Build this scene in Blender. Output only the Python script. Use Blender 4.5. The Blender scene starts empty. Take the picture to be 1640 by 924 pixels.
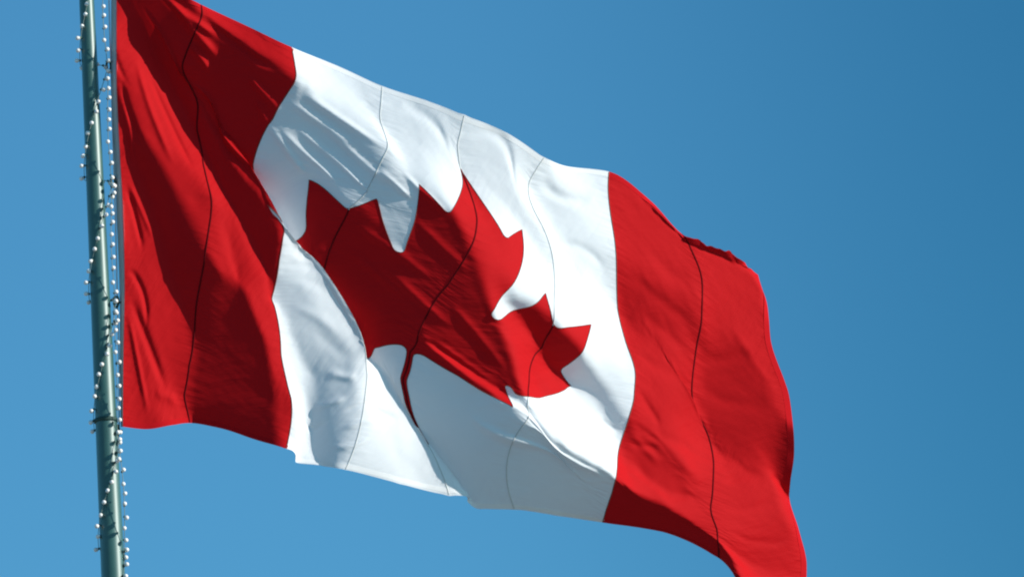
import bpy, math
import numpy as np
from mathutils import Vector, Matrix
from mathutils.geometry import delaunay_2d_cdt

C = bpy.context.scene
COL = C.collection

# ------------------------------------------------------------------ camera
PX = 0.0024                 # metres per photo pixel at the flag
DIST = 36.0                 # camera to hoist
PITCH = math.radians(15.0)
ROLL = math.radians(-3.3083)
FPX = DIST / PX
CAM = Vector((0.0, 0.0, 1.65))
cd = bpy.data.cameras.new("camera")
cam = bpy.data.objects.new("camera", cd)
COL.objects.link(cam)
cam.location = CAM
RM = Matrix.Rotation(math.pi / 2 + PITCH, 3, 'X') @ Matrix.Rotation(ROLL, 3, 'Z')
cam.rotation_euler = RM.to_euler()
cd.sensor_width = 36.0
cd.lens = 36.0 * FPX / 1640.0
cd.clip_start = 0.5
cd.clip_end = 20000.0
C.camera = cam

# ------------------------------------------------------------------ sun, sky, exposure
SUN_C = Vector((0.83, 0.5, 0.17)).normalized()       # towards the sun: right, up, back
SUN = (RM @ SUN_C).normalized()
ELEV = math.asin(SUN.z)
ROT = math.atan2(SUN.x, SUN.y)
sl = bpy.data.lights.new("sun", 'SUN')
sl.energy = 5.0
sl.angle = math.radians(0.5)
sl.color = (1.0, 0.95, 0.88)
so = bpy.data.objects.new("sun", sl)
COL.objects.link(so)
so.location = (40, -30, 60)
so.rotation_euler = (-SUN).to_track_quat('-Z', 'Y').to_euler()

w = bpy.data.worlds.new("World")
C.world = w
w.use_nodes = True
nt = w.node_tree
nt.nodes.clear()
sky = nt.nodes.new("ShaderNodeTexSky")
sky.sky_type = 'NISHITA'
sky.sun_disc = False
sky.sun_elevation = ELEV
sky.sun_rotation = ROT
sky.altitude = 50
sky.air_density = 1.0
sky.dust_density = 0.6
sky.ozone_density = 2.0
tint = nt.nodes.new("ShaderNodeMix")
tint.data_type = 'RGBA'
tint.blend_type = 'MULTIPLY'
tint.inputs[0].default_value = 1.0
tint.inputs[7].default_value = (0.39, 0.975, 1.19, 1)
tcw = nt.nodes.new("ShaderNodeTexCoord")
dotn = nt.nodes.new("ShaderNodeVectorMath")
dotn.operation = 'DOT_PRODUCT'
dotn.inputs[1].default_value = RM @ Vector((1.0, 0.12, 0.0)).normalized()
ramp = nt.nodes.new("ShaderNodeMapRange")      # sky darkened to the right across the view, standing in for lens vignetting
ramp.interpolation_type = 'SMOOTHERSTEP'
for i, v in ((1, -0.035), (2, 0.085), (3, 0.0), (4, 1.0)):
    ramp.inputs[i].default_value = v
ramp2 = nt.nodes.new("ShaderNodeMapRange")     # lifted again past the view, added for more sky light from the right
for i, v in ((1, 0.12), (2, 0.5), (3, 0.0), (4, 1.0)):
    ramp2.inputs[i].default_value = v
both = nt.nodes.new("ShaderNodeMath")
both.operation = 'SUBTRACT'
grad = nt.nodes.new("ShaderNodeMix")
grad.data_type = 'RGBA'
grad.inputs[6].default_value = (1.0, 0.99, 1.0, 1)
grad.inputs[7].default_value = (0.42, 0.63, 0.69, 1)
mul = nt.nodes.new("ShaderNodeMix")
mul.data_type = 'RGBA'
mul.blend_type = 'MULTIPLY'
mul.inputs[0].default_value = 1.0
bg = nt.nodes.new("ShaderNodeBackground")
bg.inputs[1].default_value = 0.108
wo = nt.nodes.new("ShaderNodeOutputWorld")
L = nt.links.new
L(sky.outputs[0], tint.inputs[6])
L(tcw.outputs['Generated'], dotn.inputs[0])
L(dotn.outputs['Value'], ramp.inputs[0])
L(dotn.outputs['Value'], ramp2.inputs[0])
L(ramp.outputs[0], both.inputs[0])
L(ramp2.outputs[0], both.inputs[1])
L(both.outputs[0], grad.inputs[0])
L(tint.outputs[2], mul.inputs[6])
L(grad.outputs[2], mul.inputs[7])
L(mul.outputs[2], bg.inputs[0])
L(bg.outputs[0], wo.inputs[0])

C.view_settings.view_transform = 'Standard'
C.view_settings.look = 'None'
C.view_settings.exposure = 0.12
C.view_settings.gamma = 1.0
C.view_settings.use_curve_mapping = False
C.render.film_transparent = False
C.cycles.max_bounces = 8
C.cycles.filter_width = 2.1        # a long, slightly soft lens


# ------------------------------------------------------------------ helpers
def to_world(x, y, z):
    """photo-plane measure (pixels right, down, depth towards the viewer) -> metres in the place"""
    d = DIST - z * PX
    return CAM + RM @ Vector(((x - 820.0) * d / FPX, (462.0 - y) * d / FPX, -d))


def to_world_np(A):
    A = np.asarray(A, float)
    d = DIST - A[..., 2] * PX
    q = np.stack([(A[..., 0] - 820.0) * d / FPX, (462.0 - A[..., 1]) * d / FPX, -d], -1)
    return q @ np.array(RM).T + np.array(CAM)


def thing(name, loc, label, cat, group=None):
    o = bpy.data.objects.new(name, None)
    COL.objects.link(o)
    o.location = loc
    o.empty_display_size = 0.1
    o["label"] = label
    o["category"] = cat
    if group:
        o["group"] = group
    return o


def mesh_obj(name, verts, faces, mats, parent=None, smooth=True, origin=None, mat_idx=None, uvs=None, normals=None):
    """one mesh object; verts in world metres, moved into the parent's (unrotated) frame"""
    off = Vector(parent.location) if parent else Vector(origin or (0, 0, 0))
    vs = np.asarray(verts, float) - np.array(off)
    me = bpy.data.meshes.new(name)
    me.from_pydata(vs.tolist(), [], [list(f) for f in faces])
    for m in (mats if isinstance(mats, (list, tuple)) else [mats]):
        me.materials.append(m)
    if mat_idx is not None:
        me.polygons.foreach_set("material_index", np.asarray(mat_idx, np.int32))
    me.polygons.foreach_set("use_smooth", [smooth] * len(me.polygons))
    if uvs is not None:
        ul = me.uv_layers.new(name="cloth")
        li = np.empty(len(me.loops), np.int32)
        me.loops.foreach_get("vertex_index", li)
        ul.data.foreach_set("uv", np.asarray(uvs, np.float32)[li].ravel())
    me.update()
    if normals is not None:
        me.normals_split_custom_set_from_vertices(np.asarray(normals, float).tolist())
    o = bpy.data.objects.new(name, me)
    COL.objects.link(o)
    if parent:
        o.parent = parent
    else:
        o.location = off
    return o


def copy_part(src, parent, loc, rot):
    c = src.copy()
    COL.objects.link(c)
    c.parent = parent
    c.location = loc
    c.rotation_euler = rot
    for ch in src.children:
        k = ch.copy()
        COL.objects.link(k)
        k.parent = c
    return c


def tube(path, rad, n=8, cap=True):
    """verts, faces of a round tube along world points (rad: number or list)"""
    path = [Vector(p) for p in path]
    V, F = [], []
    ref = Vector((0.3, 1, 0.2)).normalized()
    for i, p in enumerate(path):
        t = (path[min(i + 1, len(path) - 1)] - path[max(i - 1, 0)]).normalized()
        a = t.cross(ref).normalized()
        b = t.cross(a)
        r = rad[i] if hasattr(rad, '__len__') else rad
        for k in range(n):
            an = 2 * math.pi * k / n
            V.append(p + a * (r * math.cos(an)) + b * (r * math.sin(an)))
    for i in range(len(path) - 1):
        for k in range(n):
            k2 = (k + 1) % n
            F.append((i * n + k, i * n + k2, (i + 1) * n + k2, (i + 1) * n + k))
    if cap:
        F.append(tuple(range(n))[::-1])
        F.append(tuple((len(path) - 1) * n + k for k in range(n)))
    return V, F


def lathe(profile, n=24, axis=Vector((0, 0, 1)), at=Vector((0, 0, 0))):
    """surface of revolution: profile = (radius, height) pairs, closed with caps"""
    axis = axis.normalized()
    a = axis.orthogonal().normalized()
    b = axis.cross(a)
    V, F = [], []
    for r, h in profile:
        for k in range(n):
            an = 2 * math.pi * k / n
            V.append(at + axis * h + a * (r * math.cos(an)) + b * (r * math.sin(an)))
    m = len(profile)
    for i in range(m - 1):
        for k in range(n):
            k2 = (k + 1) % n
            F.append((i * n + k, i * n + k2, (i + 1) * n + k2, (i + 1) * n + k))
    F.append(tuple(range(n))[::-1])
    F.append(tuple((m - 1) * n + k for k in range(n)))
    return V, F


def join(parts):
    V, F = [], []
    for v, f in parts:
        o = len(V)
        V += list(v)
        F += [tuple(i + o for i in q) for q in f]
    return V, F


# ------------------------------------------------------------------ materials
def new_mat(name):
    m = bpy.data.materials.new(name)
    m.use_nodes = True
    t = m.node_tree
    t.nodes.clear()
    out = t.nodes.new("ShaderNodeOutputMaterial")
    return m, t, out


def math_node(t, op, a, b=None, c=None):
    n = t.nodes.new("ShaderNodeMath")
    n.operation = op
    for i, v in enumerate((a, b, c)):
        if v is None:
            continue
        if hasattr(v, 'is_linked'):
            t.links.new(v, n.inputs[i])
        else:
            n.inputs[i].default_value = v
    return n.outputs[0]


def cloth_mat(name, col, trans_col, trans, bump=1.0, rough=0.7, spec=0.06):
    """woven nylon: a soft sheen, light leaking through, pulled creases and puckers by the seams"""
    m, t, out = new_mat(name)
    l = t.links.new
    uv = t.nodes.new("ShaderNodeUVMap")
    uv.uv_map = "cloth"
    sep = t.nodes.new("ShaderNodeSeparateXYZ")
    l(uv.outputs[0], sep.inputs[0])
    u, v = sep.outputs[0], sep.outputs[1]

    def noise(ang, su, sv, scale, detail=3.0, rgh=0.55, off=0.0):
        mp = t.nodes.new("ShaderNodeMapping")
        mp.inputs['Rotation'].default_value = (0, 0, ang)
        mp2 = t.nodes.new("ShaderNodeMapping")
        mp2.inputs['Scale'].default_value = (su, sv, 1)
        mp2.inputs['Location'].default_value = (off, off * 1.7, off)
        n = t.nodes.new("ShaderNodeTexNoise")
        n.inputs['Scale'].default_value = scale
        n.inputs['Detail'].default_value = detail
        n.inputs['Roughness'].default_value = rgh
        l(uv.outputs[0], mp.inputs[0])
        l(mp.outputs[0], mp2.inputs[0])
        l(mp2.outputs[0], n.inputs['Vector'])
        return n.outputs[0]

    # drag lines running down the flag from the top of the hoist
    a1 = math.radians(-34)
    drag = noise(a1, 1.3, 16.0, 2.2, 3.0, 0.5)
    drag2 = noise(math.radians(-48), 2.0, 30.0, 2.0, 2.0, 0.5, 3.1)
    lump = noise(0.3, 3.0, 4.0, 2.0, 3.0, 0.5, 7.7)
    # puckers beside every seam (seams sit at each quarter of the height along the fly)
    pk = noise(0.06, 5.0, 42.0, 1.6, 2.0, 0.5, 1.3)
    q = math_node(t, 'FRACT', math_node(t, 'MULTIPLY', u, 4.0))
    dist = math_node(t, 'ABSOLUTE', math_node(t, 'SUBTRACT', math_node(t, 'FRACT', math_node(t, 'ADD', q, 0.5)), 0.5))
    near = math_node(t, 'POWER', math_node(t, 'MAXIMUM', math_node(t, 'SUBTRACT', 1.0, math_node(t, 'MULTIPLY', dist, 3.2)), 0.0), 1.5)
    h = math_node(t, 'MULTIPLY', drag, 0.0035)
    h = math_node(t, 'ADD', h, math_node(t, 'MULTIPLY', drag2, 0.0016))
    h = math_node(t, 'ADD', h, math_node(t, 'MULTIPLY', lump, 0.008))
    h = math_node(t, 'ADD', h, math_node(t, 'MULTIPLY', math_node(t, 'MULTIPLY', pk, near), 0.0045))
    bp = t.nodes.new("ShaderNodeBump")
    bp.inputs['Strength'].default_value = 1.0
    bp.inputs['Distance'].default_value = bump
    l(h, bp.inputs['Height'])
    # slight unevenness of the dye and weave
    mot = noise(0, 1, 1, 5.0, 4.0, 0.6, 4.4)
    mr = t.nodes.new("ShaderNodeMapRange")
    mr.inputs[3].default_value = 0.93
    mr.inputs[4].default_value = 1.05
    l(mot, mr.inputs[0])
    sc = t.nodes.new("ShaderNodeVectorMath")
    sc.operation = 'SCALE'
    sc.inputs[0].default_value = col[:3]
    l(mr.outputs[0], sc.inputs['Scale'])
    p = t.nodes.new("ShaderNodeBsdfPrincipled")
    l(sc.outputs[0], p.inputs['Base Color'])
    p.inputs['Roughness'].default_value = rough
    p.inputs['Specular IOR Level'].default_value = spec
    l(bp.outputs[0], p.inputs['Normal'])
    tr = t.nodes.new("ShaderNodeBsdfTranslucent")
    tr.inputs[0].default_value = (*trans_col, 1)
    l(bp.outputs[0], tr.inputs['Normal'])
    mx = t.nodes.new("ShaderNodeMixShader")
    mx.inputs[0].default_value = trans
    l(p.outputs[0], mx.inputs[1])
    l(tr.outputs[0], mx.inputs[2])
    l(mx.outputs[0], out.inputs[0])
    return m


def plain_mat(name, col, rough=0.5, spec=0.5, metal=0.0, var=0.12, scale=30.0, coat=0.0):
    m, t, out = new_mat(name)
    l = t.links.new
    tc = t.nodes.new("ShaderNodeTexCoord")
    n = t.nodes.new("ShaderNodeTexNoise")
    n.inputs['Scale'].default_value = scale
    n.inputs['Detail'].default_value = 4
    l(tc.outputs['Object'], n.inputs['Vector'])
    mr = t.nodes.new("ShaderNodeMapRange")
    mr.inputs[3].default_value = 1 - var
    mr.inputs[4].default_value = 1 + var
    l(n.outputs[0], mr.inputs[0])
    sc = t.nodes.new("ShaderNodeVectorMath")
    sc.operation = 'SCALE'
    sc.inputs[0].default_value = col
    l(mr.outputs[0], sc.inputs['Scale'])
    p = t.nodes.new("ShaderNodeBsdfPrincipled")
    l(sc.outputs[0], p.inputs['Base Color'])
    p.inputs['Roughness'].default_value = rough
    p.inputs['Specular IOR Level'].default_value = spec
    p.inputs['Metallic'].default_value = metal
    p.inputs['Coat Weight'].default_value = coat
    p.inputs['Coat Roughness'].default_value = 0.40
    p.inputs['Coat IOR'].default_value = 1.55
    l(p.outputs[0], out.inputs[0])
    return m


M_RED = cloth_mat("red_nylon", (0.53, 0.007, 0.010), (0.60, 0.006, 0.008), 0.18, 1.0)
M_WHITE = cloth_mat("white_nylon", (0.82, 0.83, 0.84), (0.80, 0.80, 0.80), 0.18, 1.0)
M_CANVAS = cloth_mat("heading_canvas", (0.50, 0.52, 0.53), (0.5, 0.5, 0.5), 0.06, 0.3, 0.8, 0.1)
M_HEM_RED = plain_mat("red_hem", (0.46, 0.006, 0.010), 0.8, 0.05, 0.0, 0.05)
M_HEM_WHITE = plain_mat("white_hem", (0.78, 0.78, 0.78), 0.8, 0.05, 0.0, 0.05)
M_SEAM_RED = plain_mat("shaded_red_seam", (0.12, 0.004, 0.006), 0.9, 0.05)  # colour darkened for the backlight that doubled cloth would hold back
M_SEAM_WHITE = plain_mat("shaded_white_seam", (0.56, 0.58, 0.57), 0.9, 0.05)  # white cloth greyed likewise, as less light passes through the doubled layers
M_STITCH = plain_mat("boundary_stitching", (0.22, 0.06, 0.05), 0.9, 0.05)  # stitching, its tone also darkened for light blocked by the layered edge
M_POLE = plain_mat("green_painted_metal", (0.026, 0.1, 0.086), 0.48, 0.5, 0.1, 0.25, 9.0, 0.75)
M_DARK = plain_mat("dark_green_fitting", (0.022, 0.06, 0.05), 0.6, 0.3)
M_SOCKET = plain_mat("green_socket", (0.05, 0.12, 0.10), 0.6, 0.3)
M_WIRE = plain_mat("green_wire", (0.20, 0.26, 0.23), 0.6, 0.3)
M_ROPE = plain_mat("pale_rope", (0.62, 0.64, 0.66), 0.9, 0.1, 0.0, 0.2, 120.0)
M_BULB = plain_mat("frosted_bulb", (0.86, 0.84, 0.80), 0.25, 0.5, 0.0, 0.04)
M_BRASS = plain_mat("gilded_metal", (0.75, 0.52, 0.16), 0.3, 0.5, 1.0)


# ------------------------------------------------------------------ ground under the place
def ground_mat():
    m, t, out = new_mat("pale_paving")
    l = t.links.new
    tc = t.nodes.new("ShaderNodeTexCoord")
    n = t.nodes.new("ShaderNodeTexNoise")
    n.inputs['Scale'].default_value = 0.6
    n.inputs['Detail'].default_value = 8
    l(tc.outputs['Object'], n.inputs['Vector'])
    cr = t.nodes.new("ShaderNodeValToRGB")
    cr.color_ramp.elements[0].color = (0.19, 0.185, 0.17, 1)
    cr.color_ramp.elements[1].color = (0.28, 0.27, 0.25, 1)
    l(n.outputs[0], cr.inputs[0])
    p = t.nodes.new("ShaderNodeBsdfPrincipled")
    p.inputs['Roughness'].default_value = 0.95
    l(cr.outputs[0], p.inputs['Base Color'])
    l(p.outputs[0], out.inputs[0])
    return m


g = 6000.0
NG = 24
gv = [(-g + 2 * g * i / NG, -g + 2 * g * j / NG, 0.0) for j in range(NG + 1) for i in range(NG + 1)]
gf = [(j * (NG + 1) + i, j * (NG + 1) + i + 1, (j + 1) * (NG + 1) + i + 1, (j + 1) * (NG + 1) + i) for j in range(NG) for i in range(NG)]
ground = mesh_obj("ground", gv, gf, ground_mat(), smooth=False)
ground["kind"] = "structure"

# ------------------------------------------------------------------ flagpole
P0 = to_world(160.0, 462.0, 0.0)
BASE = Vector((P0.x, P0.y, 0.0))
R0 = 15.6 * PX                   # radius at P0
TAPER = (19.6 - 13.0) / 924.0 / math.cos(PITCH) * 0.985   # radius per unit height
TOPZ = to_world(134.0, -95.0, 0.0).z


def pole_r(z):
    return R0 + (P0.z - z) * TAPER


flagpole = thing("flagpole", BASE, "tall tapered green metal flagpole wrapped in strings of small white bulbs", "flagpole")
zs = np.concatenate([np.linspace(0.25, 8.5, 8), np.linspace(9.0, TOPZ, 30)])
mesh_obj("shaft", *lathe([(pole_r(z), z) for z in zs], 64, at=Vector((BASE.x, BASE.y, 0))), M_POLE, flagpole)
mesh_obj("base_collar", *lathe([(0.33, 0.0), (0.33, 0.05), (0.30, 0.09), (pole_r(.2) + 0.05, 0.14), (pole_r(.3) + 0.012, 0.30)], 48,
                               at=Vector((BASE.x, BASE.y, 0))), M_POLE, flagpole)
rt = pole_r(TOPZ)
mesh_obj("truck", *lathe([(rt * .9, 0), (rt * 1.5, 0.012), (rt * 1.6, 0.05), (rt * 1.5, 0.075), (rt * .5, 0.09), (rt * .45, 0.13)], 40,
                         at=Vector((BASE.x, BASE.y, TOPZ - 0.003))), M_DARK, flagpole)
mesh_obj("ball_finial", *lathe([(0.075 * math.sin(math.pi * (i + .35) / 16.7), -0.075 * math.cos(math.pi * (i + .35) / 16.7)) for i in range(17)], 32,
                               at=Vector((BASE.x, BASE.y, TOPZ + 0.195))), M_BRASS, flagpole)
zc = to_world(172.0, 688.0, 0.0).z
rc = pole_r(zc)
mesh_obj("ring", *lathe([(rc + .001, -.008), (rc + .004, -.007), (rc + .0045, .0), (rc + .004, .007), (rc + .001, .008)], 48,
                        at=Vector((BASE.x, BASE.y, zc))), M_DARK, flagpole)

# ------------------------------------------------------------------ flag cloth
NU, NV = 129, 65
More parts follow.
